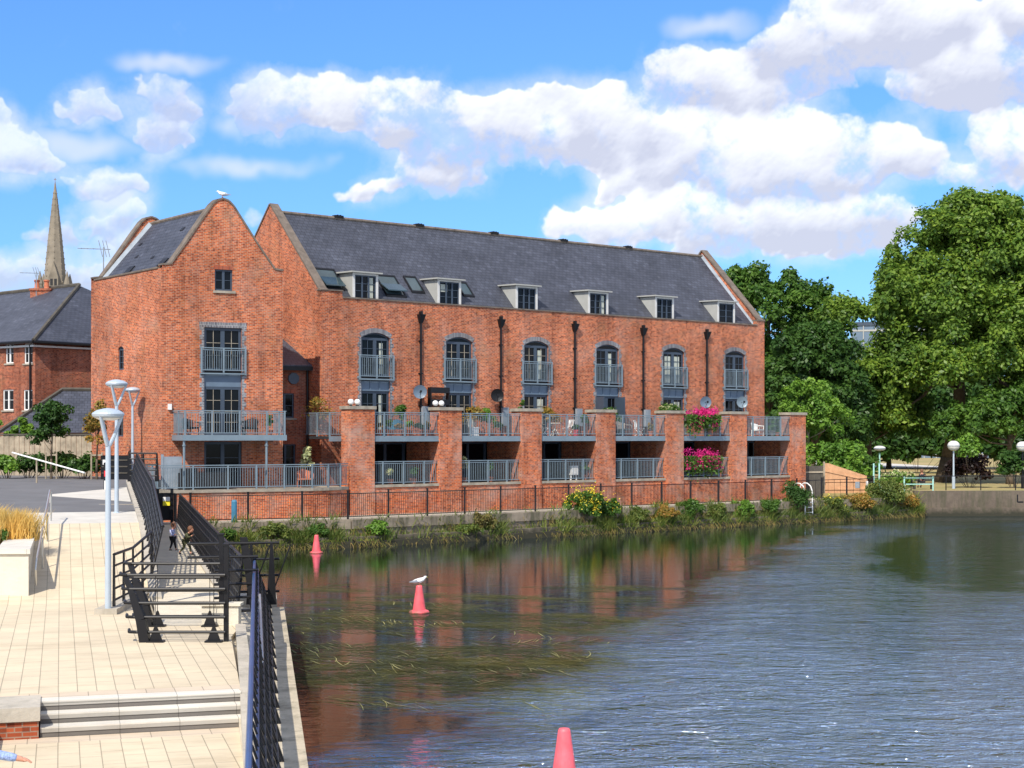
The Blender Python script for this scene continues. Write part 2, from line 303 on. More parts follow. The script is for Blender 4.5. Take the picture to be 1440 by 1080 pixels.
M['nosing_face'] = pavers('granite_nosing_shaded', (0.42, 0.40, 0.36), rot=0, bw=0.9, bh=0.5, off=0, ms=0.006)  # darker nosing copy; the face's weaker light is put into its colour
M['riser'] = pavers('shaded_granite_riser', (0.17, 0.155, 0.14), rot=0, bw=0.9, bh=0.5, off=0, ms=0.006)  # dark tone paints the shadow under the nosing onto the riser
M['paleband'] = plain('pale_stone_band', (0.55, 0.52, 0.46), 0.8, 0.1, 1.5)
def dryground(name, c1, c2, sc=0.25):
    m, t, b = newmat(name); o = objco(t)
    t.links.new(ramp(t, noise(t, sc, 8, 0.7, o), [(0.35, c1), (0.65, c2)]), b.inputs['Base Color']); b.inputs['Roughness'].default_value = 0.95
    bump(t, b, noise(t, 6, 4, 0.7, o), 0.5, 0.05); return m
M['lawn'] = dryground('dry_lawn', (0.40, 0.29, 0.13), (0.24, 0.22, 0.075), 0.12)
M['earth'] = dryground('bank_earth', (0.12, 0.10, 0.05), (0.2, 0.17, 0.09), 0.8)
def leaf(name, c1, c2, tr=0.35):
    m, t, b = newmat(name); t.nodes.remove(b)
    g = t.nodes.new('ShaderNodeNewGeometry'); o = objco(t)
    c = mixc(t, g.outputs['Random Per Island'], c1, c2)
    v = ramp(t, noise(t, 0.45, 3, 0.5, o), [(0.35, (0.70, 0.78, 0.8)), (0.65, (1.25, 1.2, 1.0))])
    c = mixc(t, 1.0, c, v, 'MULTIPLY')
    d = t.nodes.new('ShaderNodeBsdfDiffuse'); tl = t.nodes.new('ShaderNodeBsdfTranslucent'); mx = t.nodes.new('ShaderNodeMixShader')
    gl = t.nodes.new('ShaderNodeBsdfGlossy'); gl.inputs['Roughness'].default_value = 0.45; gl.inputs[0].default_value = (1, 1, 1, 1); m2 = t.nodes.new('ShaderNodeMixShader'); m2.inputs[0].default_value = 0.015
    t.links.new(c, d.inputs[0]); t.links.new(c, tl.inputs[0]); mx.inputs[0].default_value = tr
    t.links.new(d.outputs[0], mx.inputs[1]); t.links.new(tl.outputs[0], mx.inputs[2])
    t.links.new(mx.outputs[0], m2.inputs[1]); t.links.new(gl.outputs[0], m2.inputs[2])
    t.links.new(m2.outputs[0], t.nodes['Material Output'].inputs[0]); return m
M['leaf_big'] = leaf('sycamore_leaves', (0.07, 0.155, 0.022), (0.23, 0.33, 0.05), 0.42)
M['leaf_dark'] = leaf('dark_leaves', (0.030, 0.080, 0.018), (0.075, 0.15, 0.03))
M['leaf_mid'] = leaf('mid_leaves', (0.045, 0.115, 0.020), (0.12, 0.22, 0.038), 0.4)
M['leaf_lime'] = leaf('lime_leaves', (0.10, 0.22, 0.03), (0.20, 0.34, 0.05))
M['leaf_purple'] = leaf('purple_leaves', (0.018, 0.012, 0.012), (0.045, 0.022, 0.02))
M['leaf_dry'] = leaf('dry_stems', (0.28, 0.20, 0.08), (0.14, 0.15, 0.04))
M['leaf_weed'] = leaf('bank_weeds', (0.07, 0.13, 0.025), (0.22, 0.24, 0.06))
M['leaf_gold'] = leaf('golden_flowers', (0.85, 0.60, 0.03), (0.80, 0.70, 0.08))
M['leaf_mag'] = leaf('magenta_flowers', (0.62, 0.015, 0.20), (0.85, 0.05, 0.32))
M['leaf_cream'] = leaf('cream_flowers', (0.55, 0.60, 0.30), (0.75, 0.70, 0.45))
M['leaf_oran'] = leaf('orange_foliage', (0.45, 0.22, 0.05), (0.20, 0.20, 0.04))
M['leaf_straw'] = leaf('straw_grass', (0.80, 0.52, 0.16), (0.60, 0.42, 0.14))
M['weed'] = leaf('river_weed', (0.26, 0.24, 0.11), (0.46, 0.43, 0.22), 0.2)
def water():
    m, t, b = newmat('river_water')
    c = t.nodes.new('ShaderNodeTexCoord'); P = c.outputs['Object']
    sp = t.nodes.new('ShaderNodeSeparateXYZ'); t.links.new(P, sp.inputs[0])
    # where the breeze reaches the surface (right, away from the lee of the building)
    e = math_('SUBTRACT', sp.outputs[0], math_('SUBTRACT', math_('MULTIPLY', sp.outputs[1], 0.32, tree=t), 9.6, tree=t), tree=t)
    nw = noise(t, 0.16, 4, 0.6, P)
    e = math_('ADD', e, math_('MULTIPLY', math_('SUBTRACT', nw, 0.5, tree=t), 9.0, tree=t), tree=t)
    mr = t.nodes.new('ShaderNodeMapRange'); mr.interpolation_type = 'SMOOTHSTEP'; t.links.new(e, mr.inputs[0]); mr.inputs['From Min'].default_value = -1.5; mr.inputs['From Max'].default_value = 3.0
    mr.inputs['To Min'].default_value = 0.025; mr.inputs['To Max'].default_value = 1.0
    # calm strip under the far bank
    mr2 = t.nodes.new('ShaderNodeMapRange'); t.links.new(sp.outputs[1], mr2.inputs[0]); mr2.inputs['From Min'].default_value = 96; mr2.inputs['From Max'].default_value = 86; mr2.inputs['To Min'].default_value = 0.12
    k = math_('MULTIPLY', mr.outputs[0], mr2.outputs[0], tree=t)
    # calmer pool in the lee of the big tree
    ex = math_('MULTIPLY', math_('SUBTRACT', sp.outputs[0], math_('MULTIPLY', sp.outputs[1], 0.295, tree=t), tree=t), 1 / 6.0, tree=t); ey = math_('MULTIPLY', math_('SUBTRACT', sp.outputs[1], 66.0, tree=t), 1 / 25.0, tree=t)
    er = math_('SQRT', math_('ADD', math_('MULTIPLY', ex, ex, tree=t), math_('MULTIPLY', ey, ey, tree=t), tree=t), tree=t)
    er = math_('ADD', er, math_('MULTIPLY', math_('SUBTRACT', nw, 0.5, tree=t), 1.2, tree=t), tree=t)
    m3 = t.nodes.new('ShaderNodeMapRange'); t.links.new(er, m3.inputs[0]); m3.inputs['From Min'].default_value = 0.55; m3.inputs['From Max'].default_value = 1.45; m3.inputs['To Min'].default_value = 0.14
    k = math_('MULTIPLY', k, m3.outputs[0], tree=t)
    mp = t.nodes.new('ShaderNodeMapping'); mp.inputs['Rotation'].default_value = (0, 0, R(-8)); mp.inputs['Scale'].default_value = (1.0, 1.9, 1); t.links.new(P, mp.inputs[0])
    a = noise(t, 1.9, 4, 0.6, mp.outputs[0], 0.9); a2 = noise(t, 0.5, 2, 0.5, mp.outputs[0], 0.3)
    h = math_('ADD', a, math_('MULTIPLY', a2, 1.2, tree=t), tree=t)
    bp = t.nodes.new('ShaderNodeBump'); bp.inputs['Distance'].default_value = 0.23; t.links.new(h, bp.inputs['Height']); t.links.new(k, bp.inputs['Strength'])
    t.nodes.remove(b)
    df = t.nodes.new('ShaderNodeBsdfDiffuse'); df.inputs[0].default_value = (0.016, 0.012, 0.005, 1)
    gl = t.nodes.new('ShaderNodeBsdfGlossy'); gl.inputs['Roughness'].default_value = 0.05; gl.inputs[0].default_value = (0.76, 0.89, 1.0, 1); t.links.new(bp.outputs[0], gl.inputs['Normal'])
    fr = t.nodes.new('ShaderNodeFresnel'); fr.inputs[0].default_value = 1.33; t.links.new(bp.outputs[0], fr.inputs['Normal'])
    fm0 = t.nodes.new('ShaderNodeMapRange'); t.links.new(fr.outputs[0], fm0.inputs[0]); fm0.inputs['From Max'].default_value = 0.16; fm0.inputs['To Min'].default_value = 0.62; fm0.inputs['To Max'].default_value = 1.0
    fm = t.nodes.new('ShaderNodeMix'); t.links.new(k, fm.inputs[0]); t.links.new(math_('MULTIPLY', fr.outputs[0], 1.3, clamp=True, tree=t), fm.inputs[2]); t.links.new(fm0.outputs[0], fm.inputs[3])
    mx = t.nodes.new('ShaderNodeMixShader'); t.links.new(fm.outputs[0], mx.inputs[0]); t.links.new(df.outputs[0], mx.inputs[1]); t.links.new(gl.outputs[0], mx.inputs[2])
    t.links.new(mx.outputs[0], t.nodes['Material Output'].inputs[0])
    return m
M['water'] = water()

# ------------------------------------------------------------------ mesh builder
class MB:
    def __init__(s, T=None): s.v = []; s.f = []; s.m = []; s.T = T
    def P(s, p):
        if s.T: p = s.T(*p)
        s.v.append(tuple(p)); return len(s.v) - 1
    def poly(s, pts, mi=0): s.f.append([s.P(p) for p in pts]); s.m.append(mi); return s
    def hexa(s, a, mi=0):     # 8 points: bottom 4 ccw, top 4
        i = [s.P(p) for p in a]
        for q in ((3, 2, 1, 0), (4, 5, 6, 7), (0, 1, 5, 4), (1, 2, 6, 5), (2, 3, 7, 6), (3, 0, 4, 7)):
            s.f.append([i[k] for k in q]); s.m.append(mi)
        return s
    def box(s, x0, x1, y0, y1, z0, z1, mi=0):
        return s.hexa([(x0, y0, z0), (x1, y0, z0), (x1, y1, z0), (x0, y1, z0), (x0, y0, z1), (x1, y0, z1), (x1, y1, z1), (x0, y1, z1)], mi)
    def prism(s, pts, h0, h1, mi=0):   # pts xy polygon ccw, z h0..h1 (numbers or lists)
        n = len(pts); g = lambda h, i: h[i] if isinstance(h, (list, tuple)) else h
        b = [s.P((x, y, g(h0, i))) for i, (x, y) in enumerate(pts)]; t = [s.P((x, y, g(h1, i))) for i, (x, y) in enumerate(pts)]
        s.f.append(t); s.m.append(mi); s.f.append(b[::-1]); s.m.append(mi)
        for i in range(n):
            j = (i + 1) % n; s.f.append([b[i], b[j], t[j], t[i]]); s.m.append(mi)
        return s
    def xprism(s, pts, y0, y1, mi=0):  # pts in xz, extruded in y
        n = len(pts); a = [s.P((x, y0, z)) for x, z in pts]; b = [s.P((x, y1, z)) for x, z in pts]
        s.f.append(a); s.f.append(b[::-1]); s.m += [mi, mi]
        for i in range(n):
            j = (i + 1) % n; s.f.append([a[j], a[i], b[i], b[j]]); s.m.append(mi)
        return s
    def tube(s, p0, p1, r, n=8, r2=None, mi=0):
        p0 = Vector(p0); p1 = Vector(p1); r2 = r if r2 is None else r2; d = (p1 - p0).normalized()
        a = d.orthogonal().normalized(); b = d.cross(a)
        A = [s.P(p0 + (a * math.cos(6.28319 * i / n) + b * math.sin(6.28319 * i / n)) * r) for i in range(n)]
        B = [s.P(p1 + (a * math.cos(6.28319 * i / n) + b * math.sin(6.28319 * i / n)) * r2) for i in range(n)]
        for i in range(n):
            j = (i + 1) % n; s.f.append([A[i], A[j], B[j], B[i]]); s.m.append(mi)
        s.f.append(A[::-1]); s.f.append(B); s.m += [mi, mi]; return s
    def path(s, pts, r, n=8, mi=0):
        for i in range(len(pts) - 1):
            ra = r[i] if isinstance(r, (list, tuple)) else r; rb = r[i + 1] if isinstance(r, (list, tuple)) else r
            s.tube(pts[i], pts[i + 1], ra, n, rb, mi)
        return s
    def lathe(s, prof, c=(0, 0, 0), n=20, mi=0):
        rings = []
        for r, z in prof:
            rings.append([s.P((c[0] + r * math.cos(6.28319 * i / n), c[1] + r * math.sin(6.28319 * i / n), c[2] + z)) for i in range(n)])
        for a, b in zip(rings, rings[1:]):
            for i in range(n):
                j = (i + 1) % n; s.f.append([a[i], a[j], b[j], b[i]]); s.m.append(mi)
        s.f.append(rings[0][::-1]); s.f.append(rings[-1]); s.m += [mi, mi]; return s
    def ball(s, c, r, n=10, sc=(1, 1, 1), mi=0):
        rings = []; m = n // 2 + 2
        for k in range(1, m):
            th = math.pi * k / m
            rings.append([s.P((c[0] + r * sc[0] * math.sin(th) * math.cos(6.28319 * i / n), c[1] + r * sc[1] * math.sin(th) * math.sin(6.28319 * i / n), c[2] + r * sc[2] * math.cos(th))) for i in range(n)])
        for a, b in zip(rings, rings[1:]):
            for i in range(n):
                j = (i + 1) % n; s.f.append([b[i], b[j], a[j], a[i]]); s.m.append(mi)
        s.f.append(rings[0]); s.f.append(rings[-1][::-1]); s.m += [mi, mi]; return s
    def strip(s, prof, y0, y1, th, mi=0):  # thick ribbon along an xz profile
        for (a, b) in zip(prof, prof[1:]):
            dx, dz = b[0] - a[0], b[1] - a[1]; L = math.hypot(dx, dz); nx, nz_ = -dz / L * th, dx / L * th
            s.hexa([(a[0], y0, a[1]), (b[0], y0, b[1]), (b[0], y1, b[1]), (a[0], y1, a[1]),
                    (a[0] + nx, y0, a[1] + nz_), (b[0] + nx, y0, b[1] + nz_), (b[0] + nx, y1, b[1] + nz_), (a[0] + nx, y1, a[1] + nz_)], mi)
        return s
    def build(s, name, mats, parent=None, loc=(0, 0, 0), rz=0, smooth=False):
        me = bpy.data.meshes.new(name); me.from_pydata(s.v, [], s.f)
        if not isinstance(mats, (list, tuple)): mats = [mats]
        for m in mats: me.materials.append(M[m] if isinstance(m, str) else m)
        me.polygons.foreach_set('material_index', s.m)
        me.update()
        uv = me.uv_layers.new(name='UVMap'); Z = Vector((0, 0, 1)); dat = [0.0] * (2 * len(me.loops)); vs = me.vertices
        for p in me.polygons:
            nn = p.normal
            if abs(nn.z) > 0.97: t = Vector((1, 0, 0)); b = Vector((0, 1, 0))
            else: t = Z.cross(nn).normalized(); b = nn.cross(t)
            for li in p.loop_indices:
                co = vs[me.loops[li].vertex_index].co; dat[2 * li] = co.dot(t); dat[2 * li + 1] = co.dot(b)
        uv.data.foreach_set('uv', dat)
        if smooth: me.polygons.foreach_set('use_smooth', [True] * len(me.polygons))
        o = bpy.data.objects.new(name, me); COL.objects.link(o); o.location = loc; o.rotation_euler = (0, 0, rz)
        if parent: o.parent = parent
        return o
def tag(o, label=None, cat=None, group=None, kind=None):
    if label: o['label'] = label
    if cat: o['category'] = cat
    if group: o['group'] = group
    if kind: o['kind'] = kind
    return o
def empty(name, loc, rz=0, label=None, cat=None, group=None):
    o = bpy.data.objects.new(name, None); o.empty_display_size = 0.2; COL.objects.link(o); o.location = loc; o.rotation_euler = (0, 0, rz)
    return tag(o, label, cat, group)
def copy_tree(o, parent=None):
    c = o.copy(); COL.objects.link(c)
    if parent: c.parent = parent
    for ch in list(o.children): copy_tree(ch, c)
    return c
def at(px, py, z):            # point of the place whose height is z and that lies in that line of sight
    Y = F * (CAMZ - z) / (py - HY); return Vector(((px - 720) / F * Y, Y, z))
def atD(px, Y, z): return Vector(((px - 720) / F * Y, Y, z))
rng = np.random.default_rng(7); rnd = random.Random(5)

# leaf clouds --------------------------------------------------------------
def leaf_mesh(name, mat, C, Nn, size, parent=None, loc=(0, 0, 0), aspect=1.7):
    n = len(C); Nn = Nn / (np.linalg.norm(Nn, axis=1, keepdims=True) + 1e-9)
    r = rng.normal(size=(n, 3)); a = np.cross(Nn, r); a /= (np.linalg.norm(a, axis=1, keepdims=True) + 1e-9); b = np.cross(Nn, a)
    s = (size if np.ndim(size) else np.full(n, size))[:, None] * rng.uniform(0.6, 1.3, (n, 1)) * 0.5
    V = np.empty((n, 4, 3)); V[:, 0] = C - a * s * aspect; V[:, 1] = C - b * s; V[:, 2] = C + a * s * aspect; V[:, 3] = C + b * s
    me = bpy.data.meshes.new(name); me.vertices.add(4 * n); me.vertices.foreach_set('co', V.reshape(-1).astype(np.float32))
    me.loops.add(4 * n); me.loops.foreach_set('vertex_index', np.arange(4 * n, dtype=np.int32))
    me.polygons.add(n); me.polygons.foreach_set('loop_start', np.arange(0, 4 * n, 4, dtype=np.int32))
    me.update(calc_edges=True); me.validate(); me.materials.append(M[mat] if isinstance(mat, str) else mat)
    o = bpy.data.objects.new(name, me); COL.objects.link(o); o.location = loc
    if parent: o.parent = parent
    return o
def clumps_in(ells, n, shell=0.55):
    w_ = np.array([e[3] * e[4] * e[5] for e in ells]) ** 0.67; w_ /= w_.sum(); out = []
    for e, k in zip(ells, np.maximum(1, (w_ * n)).astype(int)):
        d = rng.normal(size=(k, 3)); d /= np.linalg.norm(d, axis=1, keepdims=True)
        d[:, 2] = np.where(d[:, 2] < -0.5, -d[:, 2], d[:, 2])
        r = rng.uniform(shell, 1.0, (k, 1)); out.append(np.array(e[:3]) + d * r * np.array(e[3:6]))
    return np.concatenate(out)
def foliage(ells, nclump, per, cr, size, shell=0.55):
    cc = clumps_in(ells, nclump, shell); k = len(cc)
    rad = rng.uniform(0.6, 1.35, k) * cr
    idx = np.repeat(np.arange(k), per); m = len(idx)
    d = rng.normal(size=(m, 3)); d /= np.linalg.norm(d, axis=1, keepdims=True); d[:, 2] = np.where(d[:, 2] < -.35, -d[:, 2], d[:, 2])
    rr = rng.uniform(0.35, 1.0, (m, 1)) ** 0.6
    C = cc[idx] + d * rr * rad[idx][:, None] * np.array([1, 1, 0.9]) + rng.normal(size=(m, 3)) * (cr * 0.12)
    Nn = d * 0.9 + rng.normal(size=(m, 3)) * 0.55 + np.array([0, 0, 0.35])
    return cc, C, Nn, size
def make_tree(name, base, ells, label, cat='tree', group=None, mat='leaf_mid', nclump=120, per=160, cr=1.0, size=0.3, trunk_r=0.3, crown_base=None, limbs=14, shell=0.55, bark='bark', lean=(0, 0)):
    root = empty(name, base, 0, label, cat, group)
    cc, C, Nn, s = foliage(ells, nclump, per, cr, size, shell)
    leaf_mesh('crown', mat, C, Nn, s, root)
    tb = MB(); zt = crown_base if crown_base else min(e[2] - e[5] for e in ells) + 0.5
    zc = max(e[2] for e in ells); cx = np.mean([e[0] for e in ells]); cy = np.mean([e[1] for e in ells])
    pts = [(0, 0, -0.1), (lean[0] * .3, 0, zt * 0.35), (lean[0], lean[1], zt), (lean[0] + (cx - lean[0]) * .5, cy * .5, (zt + zc) / 2), (cx, cy, zc)]
    tb.path(pts, [trunk_r * 1.3, trunk_r, trunk_r * 0.8, trunk_r * 0.5, trunk_r * 0.25], 10)
    top = cc[rng.choice(len(cc), min(limbs, len(cc)), replace=False)]
    for q in top:
        f = rnd.uniform(0.1, 0.8); a = Vector(pts[2]).lerp(Vector(pts[4]), f); q = Vector(q)
        mid = a.lerp(q, 0.5) + Vector((0, 0, -0.08 * (q - a).length))
        tb.path([a, mid, q], [trunk_r * 0.34, trunk_r * 0.2, trunk_r * 0.07], 6)
    tb.build('trunk', bark, root, smooth=True)
    return root
def bush(name, base, rx, ry, rz, label, cat='bush', group=None, mat='leaf_mid', n=900, size=0.12, ncl=14, extra=None, parent=None):
    ell = [(0, 0, rz * 0.5, rx * 0.75, ry * 0.75, rz * 0.42)]
    cc, C, Nn, s = foliage(ell, ncl, max(4, n // ncl), min(rx, ry, rz) * 0.42, size, 0.2)
    C[:, 2] = np.abs(C[:, 2])
    root = empty(name, base, 0, label, cat, group)
    leaf_mesh('leaves', mat, C, Nn, s, root)
    st = MB()
    for q in cc[:10]: st.tube((q[0] * .2, q[1] * .2, -0.05), tuple(q), 0.02, 5, 0.008)
    st.build('stems', 'bark', root)
    if extra:
        for (mt, k, sz, nm) in extra:
            i = rng.choice(len(C), k); Ce = C[i].copy(); Ce[:, 1] -= 0.05; Ce[:, 2] += np.abs(rng.normal(size=k)) * 0.12 * rz
            tag(leaf_mesh(nm, mt, Ce, rng.normal(size=(k, 3)) + np.array([0, -1, 0.3]), sz, root, aspect=1.0), kind='stuff')
    return root
def blades(name, P0, H, mat, lean=0.4, wdt=0.03, label=None, cat=None, kind=None, parent=None, droop=None):
    n = len(P0); ang = rng.uniform(0, 6.283, n); ln = rng.uniform(0, lean, n) * H
    top = P0 + np.stack([np.cos(ang) * ln, np.sin(ang) * ln, H if droop is None else H * droop], 1)
    mid = (P0 + top) / 2 + np.stack([np.zeros(n), np.zeros(n), np.abs(H) * 0.15], 1)
    a2 = rng.uniform(-0.9, 0.9, n); wv = np.stack([np.cos(a2), np.sin(a2), np.zeros(n)], 1) * wdt * rng.uniform(.6, 1.4, (n, 1)) / 2
    V = np.stack([P0 - wv, P0 + wv, mid + wv * .9, mid - wv * .9, top], 1)
    me = bpy.data.meshes.new(name); me.vertices.add(5 * n); me.vertices.foreach_set('co', V.reshape(-1).astype(np.float32))
    base = np.arange(n)[:, None] * 5; li = np.concatenate([base + np.array([0, 1, 2, 3]), base + np.array([3, 2, 4])], 1).reshape(-1)
    me.loops.add(7 * n); me.loops.foreach_set('vertex_index', li.astype(np.int32)); me.polygons.add(2 * n)
    ls = np.stack([np.arange(n) * 7, np.arange(n) * 7 + 4], 1).reshape(-1); me.polygons.foreach_set('loop_start', ls.astype(np.int32))
    me.update(calc_edges=True); me.validate(); me.materials.append(M[mat]); o = bpy.data.objects.new(name, me); COL.objects.link(o)
    if parent: o.parent = parent
    return tag(o, label, cat, None, kind)

# ================================================================== SETTING
# plaza frame: x = across the paving joints, y = along them
QA = math.atan2(0.283, 0.959)
def q2(p): return (0.959 * p[0] + 0.283 * p[1], -0.283 * p[0] + 0.959 * p[1])
def qT(x, y, z): a = q2((x, y)); return (a[0], a[1], z)   # world -> plaza-local
def struct(name, mb, mats, rz=0, label=None): return tag(mb.build(name, mats, rz=rz), label, None, None, 'structure')

# water: one sheet
mb = MB()
for i in range(12):
    for j in range(12): pass
mb.poly([(-60, -30, 0), (260, -30, 0), (260, 100.5, 0), (-60, 100.5, 0)])
struct('river_water', mb, 'water')
mb = MB(); mb.poly([(-1500, -400, -1.2), (1500, -400, -1.2), (1500, 3000, -1.2), (-1500, 3000, -1.2)]); struct('ground', mb, 'earth')

B0 = (-14.6, 66.5); B1 = (-14.3, 67.3); B2 = (-7.55, 70.6); B3 = (17.3, 91.2); B4 = (25.8, 98.0); B5 = (75, 100.0)
# land behind the bank (path level)
mb = MB(); mb.prism([B0, B1, B2, B3, (25.6, 98.2), (27, 99.2), (27, 140), (-60, 140), (-60, 66.5)], -0.6, 1.26); struct('riverside_path', mb, 'path')
mb = MB(); mb.prism([(18.2, 96.5), B4[:1] + (98.3,), (75, 100.2), (300, 101), (900, 110), (900, 1500), (-900, 1500), (-900, 141), (12, 141)], -0.6, [1.50] * 9); struct('park_lawn', mb, 'lawn')
# park path strip in the distance
mb = MB(); mb.prism([(40, 176), (52, 176), (47, 240), (36, 240)], 1.5, 1.55); struct('park_path', mb, 'paleband')

# upper plaza, ramp, road
def wx(Y, off=0.0):   # right edge of the ramp (retaining line) in world x
    return -9.65 - 0.273 * (Y - 40.4) + off
zr = lambda Y: 1.0 if Y < 38.2 else (1.0 + 0.145 * (Y - 38.2) if Y < 47.9 else 2.41 + 0.036 * (Y - 47.9))
PT = lambda: MB(qT)
# step front line (plaza-local ly=25.07)
def loc2w(lx, ly): return (0.959 * lx - 0.283 * ly, 0.283 * lx + 0.959 * ly)
KX = lambda Y: -5.65 + (31.3 - Y) * (5.65 - 3.25) / (31.3 - 18.7)   # kerb line west face
up = MB()   # built straight in plaza-local coordinates
def kl(ly):                       # local x of the kerb line at local y
    # solve along the kerb: world (KX(Y),Y)
    lo, hi = 5.0, 45.0
    for _ in range(40):
        m_ = (lo + hi) / 2
        if q2((KX(m_), m_))[1] < ly: lo = m_
        else: hi = m_
    return q2((KX(lo), lo))[0]
NE = q2((-7.25, 33.0)); RS = q2((wx(38.2), 38.2))
a = q2((-5.75, 31.3)); RS2 = q2((-30, 38.2 - 0.0))
lyR = RS[1]
up.prism([(-30, 25.52), (kl(25.52), 25.52), a, q2((-5.9, 33.2)), q2((-7.7, 33.2)), q2((-9.6, 38.6)), RS, (-30, lyR)], -0.5, 1.0)
struct('upper_plaza', up, 'paver', QA)
mb = MB(); mb.prism([(-0.3, 25.07), (kl(25.3), 25.07), (kl(25.5), 25.52), (-0.3, 25.52)], 0.4, 1.0)
mb.prism([(-30, 25.07), (-0.3, 25.07), (-0.3, 25.52), (-30, 25.52)], 0.4, 0.996); struct('plaza_edge_paving', mb, 'paver2', QA)
# steps
mb = MB()
for k in range(3):
    y0 = 25.07 - 0.3 * (k + 1) + 0.3; z1 = 1.0 - 0.15 * k
    mb.box(-0.3, kl(24.9) , y0 - 0.30, y0, z1 - 0.018, z1 + 0.004, 0); mb.box(-0.3, kl(24.9), y0 - 0.299, y0, z1 - 0.075, z1 - 0.018, 2)
    mb.box(-0.3, kl(24.9), y0 - 0.285, y0, z1 - 0.15, z1 - 0.075, 1)
struct('plaza_steps', mb, ['nosing', 'riser', 'nosing_face'], QA)
mb = MB(); ly0 = 24.17 - 0.3 + 0.3
mb.prism([(-30, -5), (kl(10) , -5), (kl(10), 10), (kl(23.72), 23.72), (-30, 23.72)], -0.5, 0.55); struct('lower_plaza', mb, 'paver', QA)
mb = MB(); mb.prism([(-30, 23.72), (kl(23.72), 23.72), (kl(24.17), 24.17), (-30, 24.17)], -0.5, 0.55)
mb.prism([(-30, 24.17), (-0.3, 24.17), (-0.3, 25.07), (-30, 25.07)], -0.5, 0.546); struct('lower_edge_paving', mb, 'paver2', QA)
# ramp + upper road
mb = MB()
for (ya, yb) in ((38.2, 47.9),):
    A = q2((wx(ya), ya)); Bq = q2((wx(yb), yb))
    mb.prism([(-30, A[1]), A, Bq, (-30, Bq[1])], -0.5, [zr(ya), zr(ya), zr(yb), zr(yb)])
struct('plaza_ramp', mb, 'paver', QA)
def band(name, ya, yb, mat, dz=0.0, za=None, zb=None):
    A = q2((wx(ya), ya)); Bq = q2((wx(yb), yb)); za = zr(ya) if za is None else za; zb = zr(yb) if zb is None else zb
    mb = MB(); mb.prism([(-60, A[1]), A, Bq, (-60, Bq[1])], -0.5, [za + dz, za + dz, zb + dz, zb + dz]); return struct(name, mb, mat, QA)
band('stone_band', 47.9, 52.0, 'paleband')
band('access_road', 52.0, 67.0, 'asphalt')
A = q2((wx(67), 67)); mb = MB(); mb.prism([(-90, A[1]), A, q2((-16.3, 71)), q2((-21.3, 78)), q2((-40, 110)), (-90, 110)], -0.5, [zr(67)] * 6); struct('back_yard', mb, 'asphalt', QA)
# pale triangular island and thin drainage lines on the road
zz = lambda Y: zr(Y) + 0.012
def flatpoly(name, pts, mat, dz=0.012):
    mb = MB(qT); mb.prism([(x, y) for x, y in pts], [zr(y) for x, y in pts], [zr(y) + dz for x, y in pts]); return struct(name, mb, mat, QA)
flatpoly('road_island', [(-18.2, 58.9), (wx(56.2) - .05, 56.2), (wx(63.5) - .05, 63.5)], 'paleband', 0.03)
flatpoly('road_line', [(-30, 54.3), (-13.4, 54.8), (-13.45, 55.0), (-30, 54.5)], 'stone', 0.012)
# retaining kerb along the ramp edge
wl_x = lambda Y: max(wx(Y) + .3, -9.45 - 0.235 * (Y - 40.4) + .02)
mb = MB(qT)
for i in range(14):
    ya = 38.2 + i * 2.05; yb = ya + 2.05
    mb.prism([(wx(ya), ya), (wl_x(ya) , ya), (wl_x(yb), yb), (wx(yb), yb)], 0.6, [zr(ya) + 0.1, zr(ya) + 0.1, zr(yb) + 0.1, zr(yb) + 0.1])
o = mb.build('ramp_kerb_wall', 'kerb', rz=QA); tag(o, 'pale kerb wall under the black truss railing beside the sloping paving', 'retaining wall')
# walkway between the truss railing and the lattice railing
mb = MB()
wl = lambda Y: -9.45 - 0.235 * (Y - 40.4); wr = lambda Y: -7.85 - 0.262 * (Y - 40.0) + 0.12
mb.prism([(wl(33.2), 33.2), (wr(33.2), 33.2), (wr(67), 67), (wl(68), 68)], -0.5, [1.0, 1.0, 1.26, 1.255]); struct('walkway', mb, 'walk')
mb = MB(); mb.prism([(wr(40.5), 40.5), (wr(66.5), 66.5), (wr(66.5) + .3, 66.5), (wr(40.5) + .3, 40.5)], -0.5, [1.12, 1.3, 1.3, 1.12]); struct('walkway_edge', mb, 'kerb')
# near quay apron and river coping
EX = lambda Y: -2.95 - 0.166 * (Y - 20.5)
mb = MB(); mb.prism([(KX(6) , 6), (EX(6) - .3, 6), (EX(20.5) - .3, 20.5), (EX(39.0) - .3, 39.0), (-7.5, 39.0), (-7.2, 33.2), (-6.3, 33.2), (KX(31.3) - .1, 31.3), (KX(18.7) + .02, 18.7)], -0.5, [.5, .5, .5, .72, .9, .95, .93, .9, .55]); struct('quay_apron', mb, 'walk')
mb = MB(); mb.prism([(EX(6) - .35, 6), (EX(6) + .22, 6), (EX(38.6) + .20, 38.6), (EX(38.6) - .35, 38.6)], -1, [.66, .66, .80, .80]); struct('river_coping', mb, 'coping')
mb = MB(); mb.prism([(-6.9, 38.62), (EX(38.62) + .02, 38.62), (EX(40.6) + .02, 40.6), (-7.2, 40.6)], -1, 0.99); struct('quay_end_block', mb, 'kerb')
mb = MB(); n = 8
for i in range(n):
    ya = 11 + (33.0 - 11) * i / n; yb = 11 + (33.0 - 11) * (i + 1) / n - 0.012
    zk = lambda Y: 0.68 if Y < 22.5 else (1.06 if Y > 25.2 else 0.68 + 0.38 * (Y - 22.5) / 2.7)
    mb.prism([(KX(ya), ya), (KX(ya) + .22, ya), (KX(yb) + .22, yb), (KX(yb), yb)], 0.2, [zk(ya), zk(ya), zk(yb), zk(yb)])
o = mb.build('edging_kerb', 'kerb'); tag(o, 'pale stone kerb flanking the right end of the plaza steps', 'kerb')
